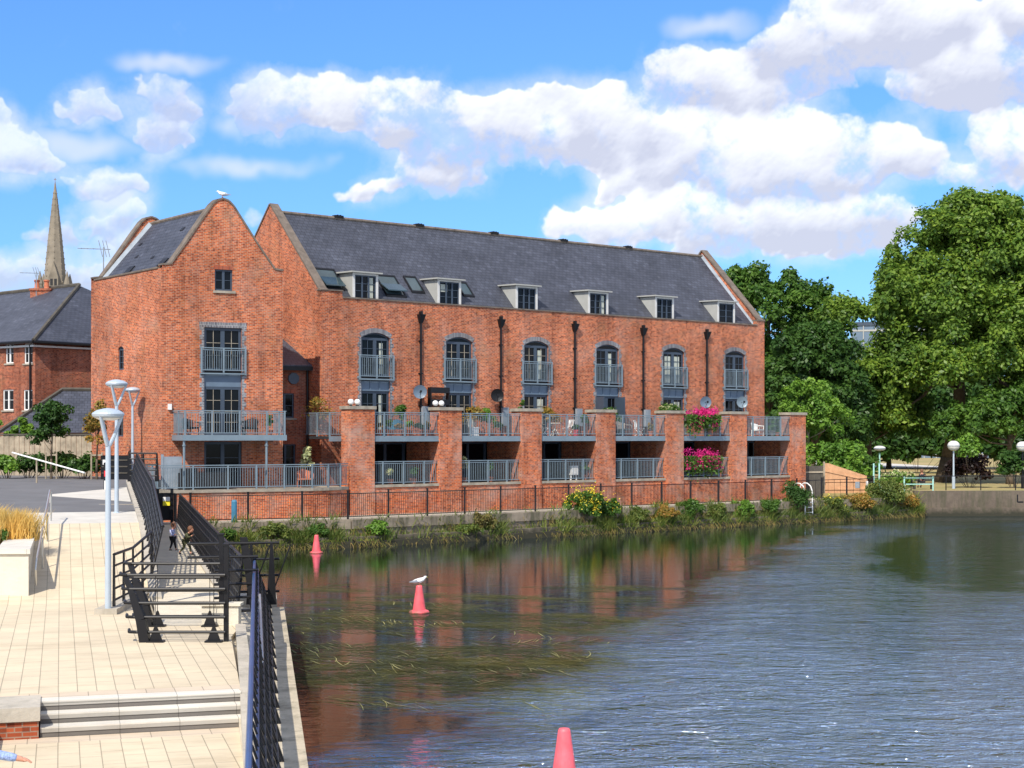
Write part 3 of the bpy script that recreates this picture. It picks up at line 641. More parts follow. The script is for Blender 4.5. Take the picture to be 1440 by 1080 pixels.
# small cream block wall near the barrier
mb = MB(); mb.box(-6.75, -5.95, 33.25, 33.6, 0.95, 1.42); mb.box(-6.8, -5.9, 33.2, 33.65, 1.42, 1.47)
tag(mb.build('stone_block', 'render'), 'low square cream stone block behind the tall black gate posts', 'block')

# river wall in front of the brick terrace (stepped old quay)
def offs(a, b, d):
    dx, dy = b[0] - a[0], b[1] - a[1]; L = math.hypot(dx, dy); return (a[0] + dy / L * d, a[1] - dx / L * d), (b[0] + dy / L * d, b[1] - dx / L * d)
mb = MB()
for (a, b) in ((B1, B2), (B2, B3), (B3, B4)):
    for d0, d1, z0, z1 in ((-.05, .30, 0.85, 1.275), (-.05, .22, -1.0, 0.85), (.22, .62, -1, 0.50), (.62, .74, -1, 0.30)):
        p, q = offs(a, b, d1); r_, s_ = offs(a, b, d0)
        mb.prism([r_, p, q, s_][::-1] if False else [p, q, s_, r_], z0, z1)
o = mb.build('river_wall', 'quay'); tag(o, 'stepped weathered stone quay wall below the black fence, in front of the brick terrace', 'quay wall')
mb = MB()
for (a, b) in ((B4, (45, 98.9)), ((45, 98.9), (110, 100))):
    for d0, d1, z0, z1 in ((-.4, .0, -1.0, 1.62), (0, .16, -1, 0.55), (0.16, .22, -1, .3)):
        p, q = offs(a, b, d1); r_, s_ = offs(a, b, d0); mb.prism([p, q, s_, r_], z0, z1)
pw = mb.build('park_river_wall', 'parkwall'); tag(pw, 'brown concrete river wall with graffiti along the park on the right', 'quay wall')
# graffiti scrawl
g = MB(); gx = 32.5
for k, pts in enumerate([[(0, .5), (0, .1), (.35, .1)], [(.55, .3), (.85, .3)], [(1.1, .05), (1.15, .5), (1.4, .45), (1.35, .3), (1.12, .28), (1.45, .05)], [(1.6, .08), (1.75, .5), (1.95, .08)], [(1.65, .25), (1.9, .25)], [(2.6, .35), (2.35, .3), (2.4, .05), (2.75, .12)]]):
    for p, q in zip(pts, pts[1:]):
        g.tube((gx + p[0] * 1.1, 98.36 + .0 * p[0] + (gx - 25.8 + p[0] * 1.1) * 0.0469 * 0 + 0.0, 0.78 + p[1] * 1.2), (gx + q[0] * 1.1, 98.36, 0.78 + q[1] * 1.2), 0.045, 5)
for v in range(len(g.v)):
    x, y, z = g.v[v]; g.v[v] = (x, 98.0 + (x - 25.8) * 0.0469 - 0.015 + (y - 98.36) * 0.2, z)
g.build('graffiti', 'black', pw)

# ================================================================== BUILDING HELPERS
def wall(mb, x0, x1, z0, z1, ops=(), depth=0.16, y=0.0, mi=0, sides=True):
    """front skin at y with real openings; ops = (a,b,c,d,arch rise)"""
    xs = sorted({x0, x1, *[o[0] for o in ops], *[o[1] for o in ops]}); zs = sorted({z0, z1, *[o[2] for o in ops], *[o[3] for o in ops]})
    for a, b in zip(xs, xs[1:]):
        for c, d in zip(zs, zs[1:]):
            cx, cz = (a + b) / 2, (c + d) / 2
            if any(o[0] < cx < o[1] and o[2] < cz < o[3] for o in ops): continue
            mb.poly([(a, y, c), (b, y, c), (b, y, d), (a, y, d)], mi)
    for o in ops:
        a, b, c, d = o[:4]; r = o[4] if len(o) > 4 else 0; Y = y + depth
        mb.poly([(a, y, c), (a, Y, c), (a, Y, d - r), (a, y, d - r)], mi); mb.poly([(b, Y, c), (b, y, c), (b, y, d - r), (b, Y, d - r)], mi)
        mb.poly([(a, Y, c), (a, y, c), (b, y, c), (b, Y, c)], mi)
        if r == 0: mb.poly([(a, y, d), (a, Y, d), (b, Y, d), (b, y, d)], mi)
        else:
            P = arc(a, b, d, r)
            for p, q in zip(P, P[1:]):
                mb.poly([(p[0], y, p[1]), (q[0], y, q[1]), (q[0], y, d), (p[0], y, d)], mi)
                mb.poly([(p[0], y, p[1]), (p[0], Y, p[1]), (q[0], Y, q[1]), (q[0], y, q[1])], mi)
def arc(a, b, d, r, n=10, grow=0.0):
    h = (b - a) / 2; Rr = (h * h + r * r) / (2 * r); cx = (a + b) / 2; cz = d - Rr; th = math.asin(h / Rr)
    return [(cx + (Rr + grow) * math.sin(-th + 2 * th * i / n), cz + (Rr + grow) * math.cos(-th + 2 * th * i / n)) for i in range(n + 1)]
def window(parent, T, a, b, c, d, y=0.10, r=0, leafs=2, bars=2, cols=1, mat='frame', fw=0.07, name='window', curtain=None, glass='glass', label=None, bm=None):
    """casement: frame, mullion, glazing bars; a pane behind"""
    mb = MB(T); y1 = y + 0.06; top = d - r
    mb.box(a, a + fw, y, y1, c, top); mb.box(b - fw, b, y, y1, c, top); mb.box(a + fw, b - fw, y, y1, c, c + fw)
    mb.box(a + fw, b - fw, y, y1, top - fw, top)
    iw = (b - a - 2 * fw); mw = fw * 1.5
    for k in range(1, leafs):
        x = a + fw + iw * k / leafs; mb.box(x - mw / 2, x + mw / 2, y - .01, y1, c + fw, top - fw)
    if r:
        P = arc(a, b, d, r); P2 = arc(a, b, d, r, grow=-0.07)
        for i in range(len(P) - 1):
            (p, q, p2, q2_) = P[i], P[i + 1], P2[i], P2[i + 1]
            mb.hexa([(p2[0], y, p2[1]), (q2_[0], y, q2_[1]), (q2_[0], y1, q2_[1]), (p2[0], y1, p2[1]), (p[0], y, p[1]), (q[0], y, q[1]), (q[0], y1, q[1]), (p[0], y1, p[1])])
    o = mb.build(name, mat, parent)
    lw = iw / leafs; bb = MB(T)
    for k in range(leafs):
        xa = a + fw + k * lw + (mw / 2 if k else 0); xb = a + fw + (k + 1) * lw - (mw / 2 if k < leafs - 1 else 0)
        for j in range(1, cols + 1):
            if cols == 0: break
            x = xa + (xb - xa) * j / (cols + 1); bb.box(x - .012, x + .012, y + .012, y + .035, c + fw, top - fw)
        for j in range(1, bars + 1):
            z = c + fw + (top - c - 2 * fw) * j / (bars + 1); bb.box(xa, xb, y + .010, y + .037, z - .012, z + .012)
    if bars or cols: bb.build('glazing_bars', bm or mat, o)
    g = MB(T); g.box(a + .01, b - .01, y + .045, y + .058, c + .01, top)
    if r:
        P = arc(a + .01, b - .01, d - .01, r)
        for p, q in zip(P, P[1:]): g.poly([(p[0], y + .05, top - .02), (q[0], y + .05, top - .02), (q[0], y + .05, q[1]), (p[0], y + .05, p[1])])
    g.build('pane', glass, o)
    if curtain:
        cu = MB(T)
        for (u0, u1, z0, z1) in curtain:
            n_ = max(2, int((u1 - u0) / .05))
            for i in range(n_):
                xa = u0 + (u1 - u0) * i / n_; xb = u0 + (u1 - u0) * (i + 1) / n_
                cu.box(xa, xb, y + .038 + .006 * (i % 2), y + .0445, z0, z1)
        cu.build('curtain', 'curtain', o)
    return o
def rail_panel(mb, p0, p1, z, h, posts, step=0.115, pr=0.035, endposts=True, bar=0.010):
    p0 = Vector((*p0, z)); p1 = Vector((*p1, z)); L = (p1 - p0).length; d = (p1 - p0) / L; up = Vector((0, 0, 1)); s = Vector((-d.y, d.x, 0))
    def bx(a, b, wd, z0, z1):
        mb.hexa([a - s * wd + up * z0, b - s * wd + up * z0, b + s * wd + up * z0, a + s * wd + up * z0, a - s * wd + up * z1, b - s * wd + up * z1, b + s * wd + up * z1, a + s * wd + up * z1])
    bx(p0, p1, 0.035, h - 0.045, h); bx(p0, p1, 0.02, h - 0.135, h - 0.10); bx(p0, p1, 0.022, 0.08, 0.12)
    k = int(L / step)
    for i in range(1, k): q = p0 + d * (L * i / k); bx(q - d * bar, q + d * bar, bar, 0.11, h - 0.11)
    for t in posts: q = p0 + d * (L * t); bx(q - d * pr, q + d * pr, pr * 1.0, -0.02, h - 0.046)
def surround(mb, a, b, c, d, w_=0.22, r=0, y=-0.012, toothed=True, depth=0.05, mi=0):
    """toothed blue-grey brick edge round an opening"""
    top = d - r; z = c; i = 0
    while z < top - 0.001:
        z1 = min(z + 0.225, top); ww = w_ if i % 2 == 0 else w_ * 0.55
        mb.box(a - ww, a, y, y + depth, z, z1, mi); mb.box(b, b + ww, y, y + depth, z, z1, mi); z = z1; i += 1
# ================================================================== LONG BRICK BUILDING
MA = math.atan2(0.624, 0.781)
apt = empty('apartment_building', (-9.6, 77.0, 0), MA, 'long red brick riverside apartment building with a steep slate roof and six grey dormers', 'building')
LEN, DEP, ZP, ZD, ZL = 32.9, 10.28, 12.15, 5.12, 2.69
WC = [3.27 + 5.385 * k for k in range(6)]
ops = []
for k, c in enumerate(WC):
    ops.append((c - 0.89, c + 0.89, ZD + 0.02, 10.47, 0.26)); 
lops = [(c - 1.75, min(LEN - .3, c + 3.1), ZL + 0.02, 4.80) for c in WC]
mb = MB(); wall(mb, 0, LEN, ZD - 0.2, ZP, [o for o in ops]); wl2 = MB(); wall(wl2, 0, LEN, 1.0, ZD - 0.2, lops, 0.2); wl2.build('lower_wall', 'brick_house', apt)  # lower wall takes darker brick, putting the shade of the bays into colour
mb.box(0, 1.25, 0.0, 0.33, ZP, ZP + .33); 
mb.box(LEN - .7, LEN, 0, .33, ZP, ZP + .3)
mb.box(0.0, LEN, 0.30, 0.34, 10.6, ZP)     # parapet back
mb.build('wall', 'brick', apt)
# end gables
def gprof(o=0.0): return [(0, 12.45), (0.25, 12.55), (DEP / 2, 17.40), (DEP - .25, 12.55), (DEP, 12.45)]
TL = lambda u, d, z: (d, DEP - u, z)
mb = MB(TL); wall(mb, 0, DEP, 1.0, 12.45)
mb.poly([(x, 0, z) for x, z in gprof()]); mb.poly([(x, .35, z) for x, z in gprof()][::-1])
mb.build('gable_wall', 'brick', apt)
TR = lambda u, d, z: (LEN - d, u, z)
mb = MB(TR); wall(mb, 0, DEP, 1.0, 12.45); mb.poly([(x, 0, z) for x, z in gprof()]); mb.poly([(x, .35, z) for x, z in gprof()][::-1]); mb.build('gable_wall', 'brick', apt)
mb = MB(); mb.poly([(LEN, DEP, 1), (0, DEP, 1), (0, DEP, 12.4), (LEN, DEP, 12.4)]); mb.build('rear_wall', 'brick', apt)
for T in (TL, TR):
    mb = MB(T); P = gprof(); mb.strip([(x, z + .002) for x, z in P], -0.05, 0.44, 0.085); mb.build('gable_coping', 'stone_dk', apt)
mb = MB(); mb.box(1.25, LEN - .7, -0.05, 0.40, ZP + .002, ZP + .075); mb.box(-.04, 1.27, -.05, .4, ZP + .332, ZP + .40); mb.box(LEN - .72, LEN + .04, -.05, .4, ZP + .302, ZP + .37); mb.build('parapet_coping', 'stone_dk', apt)
# roof, two slopes, and its ridge
EZ, RZ = 12.02, 17.02
mb = MB(); e0, e1 = .36, LEN - .36
mb.hexa([(e0, .34, EZ - .15), (e1, .34, EZ - .15), (e1, DEP / 2, RZ - .15), (e0, DEP / 2, RZ - .15), (e0, .34, EZ), (e1, .34, EZ), (e1, DEP / 2, RZ), (e0, DEP / 2, RZ)])
mb.hexa([(e0, DEP / 2, RZ - .15), (e1, DEP / 2, RZ - .15), (e1, DEP - .34, EZ - .15), (e0, DEP - .34, EZ - .15), (e0, DEP / 2, RZ), (e1, DEP / 2, RZ), (e1, DEP - .34, EZ), (e0, DEP - .34, EZ)])
roof = mb.build('roof', 'slate', apt)
mb = MB()
x = e0
while x < e1:
    mb.tube((x, DEP / 2, RZ + .01), (min(x + .43, e1), DEP / 2, RZ + .01), 0.11, 8); x += .45
mb.build('ridge_tiles', 'stone_dk', roof)
for x in (4.2, 9.6, 15.0, 20.4, 25.8):
    mb = MB(); mb.box(x - .28, x + .28, DEP / 2 - .16, DEP / 2 + .16, RZ + .05, RZ + .17); mb.box(x - .12, x - .06, DEP / 2 - .17, DEP / 2 + .17, RZ + .172, RZ + .20); mb.box(x + .06, x + .12, DEP / 2 - .17, DEP / 2 + .17, RZ + .172, RZ + .20); mb.build('ridge_vent', 'black', roof)
for T in (TL, TR):
    mb = MB(T)
    for s_ in (1, -1):
        x0, x1 = (0.42, DEP / 2) if s_ == 1 else (DEP / 2, DEP - .42)
        z0, z1 = (EZ + .02, RZ + .015) if s_ == 1 else (RZ + .015, EZ + .02)
        mb.hexa([(x0, .352, z0), (x1, .352, z1), (x1, .56, z1), (x0, .56, z0), (x0, .352, z0 + .16), (x1, .352, z1 + .16), (x1, .38, z1 + .16), (x0, .38, z0 + .16)])
    mb.build('lead_flashing', 'lead', roof)
rz = lambda y: EZ + (y - .34) * (RZ - EZ) / (DEP / 2 - .34)
# dormers
for k in range(6):
    c = 2.93 + 5.385 * k; a, b = c - .78, c + .78; yf = .46; zt, zb = 13.55, rz(.46) - .1
    yb = .34 + (zt + .1 - EZ) / ((RZ - EZ) / (DEP / 2 - .34))
    mb = MB()
    for xa, xb in ((a, a + .10), (b - .10, b)):
        mb.prism([(xa, yf), (xb, yf), (xb, yb + .25), (xa, yb + .25)], [zb, zb, rz(yb + .25) - .3, rz(yb + .25) - .3], zt)
    dm = mb.build('dormer', 'dormer', apt)
    mb = MB(); mb.prism([(a - .16, yf - .22), (b + .16, yf - .22), (b + .16, yb + .35), (a - .16, yb + .35)], [zt, zt, zt + .06, zt + .06], [zt + .075, zt + .075, zt + .13, zt + .13]); mb.build('dormer_roof', 'dormer', dm)
    mb = MB(); mb.box(a - .005, a + .13, yf - .03, yf - .001, zb - .3, zt - .002); mb.box(b - .13, b + .005, yf - .03, yf - .001, zb - .3, zt - .002); mb.box(a + .13, b - .13, yf - .03, yf, zt - .10, zt - .002); mb.build('dormer_casing', 'offwhite', dm)
    window(dm, None, a + .13, b - .13, 12.2, zt - .10, y=yf, leafs=3 if k != 5 else 2, bars=2, cols=0, fw=.06, name='window', bm='frame', curtain=[(c + .15, c + .5, 12.3, 13.35)] if k in (0, 3) else ([(c - .55, c - .1, 12.9, 13.3)] if k == 1 else None))
# roof windows beside the first two dormers
def skylight(x0, x1, y0, y1, opened=0.0):
    T = lambda x, y, z: (x, y, rz(y) + z)
    mb = MB(T)
    for q in ((x0, x0 + .08, y0, y1), (x1 - .08, x1, y0, y1), (x0 + .08, x1 - .08, y0, y0 + .07), (x0 + .08, x1 - .08, y1 - .07, y1)): mb.box(*q, 0.003, .11)
    o = mb.build('roof_window', 'black', roof)
    g = MB(T); g.box(x0 + .08, x1 - .08, y0 + .07, y1 - .07, 0.01, .06); g.build('pane', 'skyglass', o)
    if opened:
        s_ = MB(T); ym = (y0 + y1) / 2
        s_.hexa([(x0 + .03, y0 - .1, opened), (x1 - .03, y0 - .1, opened), (x1 - .03, ym, .12), (x0 + .03, ym, .12), (x0 + .03, y0 - .1, opened + .06), (x1 - .03, y0 - .1, opened + .06), (x1 - .03, ym, .18), (x0 + .03, ym, .18)])
        s_.build('opened_sash', 'skyglass', o)
for (x0, x1, y0, y1, op_) in ((.75, 2.0, .9, 2.0, .35), (4.45, 5.75, .75, 1.9, .45), (6.3, 7.15, 1.05, 1.95, 0), (9.75, 10.5, 1.05, 1.85, 0)): skylight(x0, x1, y0, y1, op_)
# windows with juliet balconies
for k, c in enumerate(WC):
    a, b = c - .89, c + .89
    mb = MB(); surround(mb, a, b, ZD + .1, 10.47, .22, .26)
    P = arc(a, b, 10.47, .26, 12); P2 = arc(a, b, 10.47, .26, 12, grow=.24)
    for i in range(12):
        (p, q, p2, q2_) = P[i], P[i + 1], P2[i], P2[i + 1]
        mb.hexa([(p[0], -.015, p[1]), (q[0], -.015, q[1]), (q[0], .05, q[1]), (p[0], .05, p[1]), (p2[0], -.015, p2[1]), (q2_[0], -.015, q2_[1]), (q2_[0], .05, q2_[1]), (p2[0], .05, p2[1])], 1)
    mb.build('window_surround', ['brick_blue', 'soldier'], apt)
    cur = {0: [(c + .30, c + .52, 8.3, 9.95)], 2: [(c + .2, c + .5, 8.3, 9.95)], 3: [(c + .1, c + .4, 8.3, 9.95)], 4: [(c - .65, c - .15, 8.3, 9.95), (c + .1, c + .6, 8.3, 9.95)]}.get(k)
    window(apt, None, a, b, 8.22, 10.47, y=.10, r=.26, leafs=2, bars=3, cols=1, fw=.13, name='balcony_door', curtain=cur, bm='stone' if k in (1, 2) else 'frame')
    mb = MB(); mb.box(a, b, .07, .2, 7.98, 8.22); mb.build('balcony_beam', 'black', apt)
    mb = MB(); mb.box(a, b, .09, .2, 7.52, 7.98)
    for j in range(4): x = a + .02 + (b - a - .04) * j / 3; mb.box(x - .03, x + .03, .06, .089, 7.52, 7.98)
    mb.box(a, b, .05, .085, 7.46, 7.52); mb.build('panel', 'panel', apt)
    cur2 = {0: [(c + .28, c + .5, ZD + .3, 7.25)], 2: [(c + .15, c + .6, ZD + .1, 7.2)], 4: [(c + .05, c + .30, 5.9, 7.2), (c + .38, c + .62, 5.9, 7.2)]}.get(k)
    window(apt, None, a, b, ZD + .02, 7.46, y=.11, leafs=2, bars=3, cols=1, fw=.13, name='terrace_door', curtain=cur2, bm='stone' if k in (1, 2) else 'frame')
    mb = MB(); rail_panel(mb, (a - .2, -.10), (b + .2, -.10), 8.12, 1.19, (0.02, .5, .98), .11)
    mb.box(a - .25, a - .12, -.1, .0, 8.1, 8.2); mb.box(b + .12, b + .25, -.1, 0, 8.1, 8.2); mb.box(a - .2, b + .2, -.14, .0, 8.02, 8.09)
    mb.build('juliet_railing', 'steel', apt)
    # lower storey: doors widened so their dark glass stands in for the shade
    window(apt, None, c - 1.75, min(LEN - .3, c + 3.1), ZL + .02, 4.80, y=.14, leafs=4, bars=1, cols=0, fw=.1, name='patio_door')
# one door standing open (bay four)
mb = MB(); mb.box(WC[3] + .62, WC[3] + .70, -.75, .08, ZD + .05, 7.4); mb.box(WC[3] - .95, WC[3] - .87, -.7, .08, ZD + .05, 7.4); mb.build('open_door_leaf', 'frame', apt)
# downpipes with hoppers
for k in range(5):
    x = 6.06 + 5.38 * k; mb = MB(); mb.tube((x, -.09, 5.15), (x, -.09, 11.15), .062, 8)
    mb.hexa([(x - .08, -.16, 11.1), (x + .08, -.16, 11.1), (x + .08, -.0, 11.1), (x - .08, -.0, 11.1), (x - .2, -.3, 11.55), (x + .2, -.3, 11.55), (x + .2, 0, 11.55), (x - .2, 0, 11.55)])
    mb.box(x - .06, x + .06, -.2, 0, 11.56, 11.72)
    for z in (10.1, 8.4, 6.7): mb.box(x - .1, x + .1, -.16, -.0, z, z + .07)
    mb.build('downpipe', 'black', apt)
    mb = MB(); mb.box(x - .02, x + .38, -.32, -.01, 5.7, 6.7); mb.build('vent_box', 'lead', apt)
# terrace piers
PD = -3.17
for k in range(7):
    x0, x1 = -.29 + 5.345 * k, 1.11 + 5.345 * k
    mb = MB(); mb.box(x0, x1, PD, PD + .85, 1.2, 6.44); p = mb.build('pier', 'brick_pier', apt)
    mb = MB(); mb.box(x0 - .07, x1 + .07, PD - .06, PD + .92, 6.442, 6.60); mb.build('pier_cap', 'stone', p)
    if 0 < k < 7:
        mb = MB(); mb.box(x0 + .15, x0 + .45, PD + .85, -.001, 1.2, ZD - .25); mb.build('party_wall', 'brick', apt)
mb = MB()
for k in range(6):
    x0, x1 = 1.11 + 5.345 * k, 5.055 + 5.345 * k
    mb.box(x0, x1, PD + .10, PD + .35, 1.2, ZL - .10)
mb.build('plinth_wall', 'brick_pier', apt)
for k in range(6):
    x0, x1 = 1.11 + 5.345 * k, 5.055 + 5.345 * k
    mb = MB(); mb.box(x0, x1, PD + .04, PD + .42, ZL - .098, ZL + .03); mb.build('plinth_coping', 'stone', apt)
    mb = MB(); mb.box(x0, x1, PD + .42, -.001, ZL - .2, ZL); mb.build('terrace_floor', 'darkwood', apt)
    # upper deck: slab, steel edge beam
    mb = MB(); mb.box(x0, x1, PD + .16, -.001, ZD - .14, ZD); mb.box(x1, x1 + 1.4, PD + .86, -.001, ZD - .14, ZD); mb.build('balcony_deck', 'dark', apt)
    mb = MB(); mb.box(x0 + .002, x1 - .002, PD + .08, PD + .158, ZD - .24, ZD + .02); mb.box(x0, x1, PD + .06, PD + .08, ZD - .26, ZD - .22); mb.build('edge_beam', 'steel', apt)
    mb = MB(); rail_panel(mb, (x0, PD + .10), (x1, PD + .10), ZD + .03, 1.17, (.155, .47, .79)); mb.build('balcony_railing', 'steel', apt)
    mb = MB(); rail_panel(mb, (x0, PD + .22), (x1, PD + .22), ZL + .03, 1.16, (.155, .47, .79)); mb.build('terrace_railing', 'steel', apt)
# short deck left of pier one
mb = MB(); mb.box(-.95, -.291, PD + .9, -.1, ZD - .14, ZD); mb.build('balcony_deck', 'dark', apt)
mb = MB(); rail_panel(mb, (-.95, PD + .9), (-.29, PD + .9), ZD, 1.17, (.04,)); rail_panel(mb, (-.95, -.05), (-.95, PD + .9), ZD, 1.17, (.5,)); mb.build('balcony_railing', 'steel', apt)
mb = MB(); mb.box(-.97, -.29, PD + .84, PD + .9, ZD - .25, ZD); mb.build('edge_beam', 'steel', apt)
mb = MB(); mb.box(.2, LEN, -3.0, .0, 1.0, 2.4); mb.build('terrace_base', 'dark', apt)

# ================================================================== GABLED BRICK WING
WA = math.atan2(0.453, 0.892)
wing = empty('gabled_wing', (-16.24, 70.99, 0), WA, 'tall gabled red brick building with a rounded gable top and a steel balcony on posts', 'building')
SKX, SKY = -0.203, 0.979
SK = lambda x, y, z: (x + SKX / SKY * y, y, z)
WW, WD = 5.83, 7.9
WZ = 13.0
dops = [(2.49, 3.35, 12.0, 13.0), (1.98, 3.80, ZD + .02, 10.25), (1.98, 3.80, ZL, 4.86)]
mb = MB(); wall(mb, 0, WW, 1.0, WZ, dops)
GP = [(0, WZ), (0, 13.07), (.42, 13.12), (1.2, 14.25), (2.05, 15.52), (2.4, 16.02), (2.62, 16.24), (2.88, 16.32), (3.14, 16.24), (3.38, 16.0), (3.75, 15.45), (4.6, 14.2), (5.4, 13.12), (WW, 13.07), (WW, WZ)]
mb.poly([(x, 0, z) for x, z in GP]); 
mb.build('wall', 'brick', wing)
mb = MB(SK); mb.poly([(x, .35, z) for x, z in GP][::-1]); mb.poly([(x, WD - .35, z) for x, z in GP]); mb.poly([(x, WD, z) for x, z in GP][::-1])
mb.poly([(WW, WD, 1), (0, WD, 1), (0, WD, WZ), (WW, WD, WZ)]); mb.build('rear_gable_wall', 'brick', wing)
TLw = lambda u, d, z: (SKX * (WD + .2 - u) / 1.0 + d * .979, SKY * (WD + .2 - u) - .0 + d * .203, z)
WS = WD / SKY
TLw = lambda u, d, z: (SKX * (WS - u) + d * .979, SKY * (WS - u) + d * .203, z)
# slit windows on the side: px 171.8-179.6 and 170-178
sw1 = (WS - 5.05, WS - 4.3)
mb = MB(TLw); wall(mb, 0, WS, 1.0, 12.95, [(WS - 4.85, WS - 4.20, 8.35, 9.5, .12), (WS - 4.95, WS - 4.25, 5.1, 6.4, .12)], .12)
mb.build('side_wall', 'brick', wing)
mb = MB(SK); mb.poly([(WW, 0, 1.0), (WW, WD, 1.0), (WW, WD, 12.95), (WW, 0, 12.95)]); mb.build('side_wall', 'brick', wing)
window(wing, TLw, WS - 4.85, WS - 4.20, 8.35, 9.5, y=.06, r=.12, leafs=1, bars=2, cols=0, name='slit_window')
window(wing, TLw, WS - 4.95, WS - 4.25, 5.1, 6.4, y=.06, r=.12, leafs=1, bars=2, cols=0, name='slit_window')
CPF = GP[1:-1]
for (ya, yb) in ((-.05, .42), (WD - .42, WD + .05)):
    mb = MB(SK if ya > 0 else (lambda x, y, z: SK(x, y, z))); mb.strip([(x, z + .002) for x, z in CPF], ya, yb, .08); mb.build('gable_coping', 'stone_dk', wing)
mb = MB(TLw); mb.box(.43, WS - .43, -.05, .36, 12.952, 13.03); mb.build('parapet_coping', 'stone_dk', wing)
mb = MB(SK); mb.box(WW - .3, WW + .05, .43, WD - .43, 12.952, 13.03); mb.build('parapet_coping', 'stone_dk', wing)
mb = MB(SK)
for xa, xb, za, zb in ((.32, 2.88, 12.85, 16.0), (2.88, WW - .32, 16.0, 12.85)):
    mb.hexa([(xa, .352, za - .15), (xb, .352, zb - .15), (xb, WD - .352, zb - .15), (xa, WD - .352, za - .15), (xa, .352, za), (xb, .352, zb), (xb, WD - .352, zb), (xa, WD - .352, za)])
wroof = mb.build('roof', 'slate', wing)
mb = MB(SK); mb.tube((2.88, .35, 15.99), (2.88, WD - .35, 15.99), .11, 8); mb.build('ridge_tiles', 'stone_dk', wroof)
mb = MB(SK)
mb.hexa([(.40, WD - .353, 12.96), (2.8, WD - .353, 15.9), (2.8, WD - .62, 15.9), (.40, WD - .62, 12.96), (.36, WD - .353, 13.12), (2.75, WD - .353, 16.06), (2.75, WD - .4, 16.06), (.36, WD - .4, 13.12)]); mb.build('lead_flashing', 'lead', wroof)
for (x, y, s_) in ((.75, 1.5, .3), (.7, 5.0, .3), (2.2, 2.6, .15), (1.9, 6.5, .12), (1.3, 5.6, .12), (1.1, 3.4, .12)):
    z = 12.85 + (x - .32) * (3.15 / 2.56); mb = MB(SK); mb.hexa([(x - s_ * .6, y - s_, z - s_ * .7), (x + s_ * .4, y - s_, z + s_ * .5), (x + s_ * .4, y + s_, z + s_ * .5), (x - s_ * .6, y + s_, z - s_ * .7), (x - s_ * .7, y - s_, z - s_ * .5), (x + s_ * .3, y - s_, z + s_ * .62), (x + s_ * .3, y + s_, z + s_ * .62), (x - s_ * .7, y + s_, z - s_ * .5)])
    mb.build('roof_vent', 'black', wroof)
window(wing, None, 2.49, 3.35, 12.0, 13.0, y=.08, leafs=2, bars=1, cols=0, fw=.08, name='window')
mb = MB(); mb.box(2.45, 3.39, -.012, .03, 13.0, 13.18); mb.build('lintel', 'brick_lintel', wing)
mb = MB(); mb.box(2.40, 3.48, -.07, .06, 11.88, 11.995); mb.build('window_sill', 'stone', wing)
a, b = 1.98, 3.80
mb = MB(); surround(mb, a, b, ZD + .05, 10.25, .22); mb.box(a - .24, b + .24, -.015, .05, 10.252, 10.50, 1); mb.build('window_surround', ['brick_blue', 'soldier'], wing)
window(wing, None, a, b, 8.22, 10.25, y=.10, leafs=2, bars=2, cols=1, fw=.13, name='balcony_door', bm='stone')
mb = MB(); mb.box(a, b, .07, .2, 8.06, 8.22); mb.build('balcony_beam', 'black', wing)
mb = MB(); mb.box(a, b, .09, .2, 7.46, 8.06); mb.build('panel', 'panel', wing)
window(wing, None, a, b, ZD + .02, 7.46, y=.10, leafs=2, bars=3, cols=1, fw=.13, name='balcony_door', bm='stone')
window(wing, None, a, b, ZL, 4.86, y=.10, leafs=2, bars=2, cols=0, fw=.12, name='terrace_door')
mb = MB(); rail_panel(mb, (a - .2, -.10), (b + .2, -.10), 8.14, 1.16, (0.02, .5, .98), .11); mb.box(a - .2, b + .2, -.14, 0, 8.04, 8.10); mb.build('juliet_railing', 'steel', wing)
# balcony on posts
bx0, bx1, by = .50, 5.32, -1.97
mb = MB(); mb.box(bx0, bx1, by + .06, -.001, ZD - .14, ZD - .01); bal = mb.build('balcony_deck', 'dark', wing)
mb = MB(); mb.box(bx0 - .05, bx1 + .05, by - .02, by + .058, ZD - .2, ZD + .06); mb.box(bx0 - .05, bx0 - .002, by + .06, -.02, ZD - .2, ZD + .06); mb.box(bx1 + .002, bx1 + .05, by + .06, -.02, ZD - .2, ZD + .06); mb.build('edge_beam', 'steel', wing)
mb = MB(); rail_panel(mb, (bx0, by + .02), (bx1, by + .02), ZD + .05, 1.14, (.01, .27, .54, .81, .99)); rail_panel(mb, (bx0, -.05), (bx0, by + .02), ZD + .05, 1.14, (.5,)); rail_panel(mb, (bx1, -.05), (bx1, by + .02), ZD + .05, 1.14, (.5,)); mb.build('balcony_railing', 'steel', wing)
for x in (bx0 + .03, 4.42): mb = MB(); mb.tube((x, by + .1, ZL - .05), (x, by + .1, ZD - .2), .055, 10); mb.tube((x, by + .1, ZD - .45), (x, by + .1, ZD - .40), .09, 10); mb.build('balcony_post', 'steel', wing)
mb = MB(); mb.box(.25, .42, -.12, -.0, 6.35, 6.62); mb.build('security_light', 'white', wing)
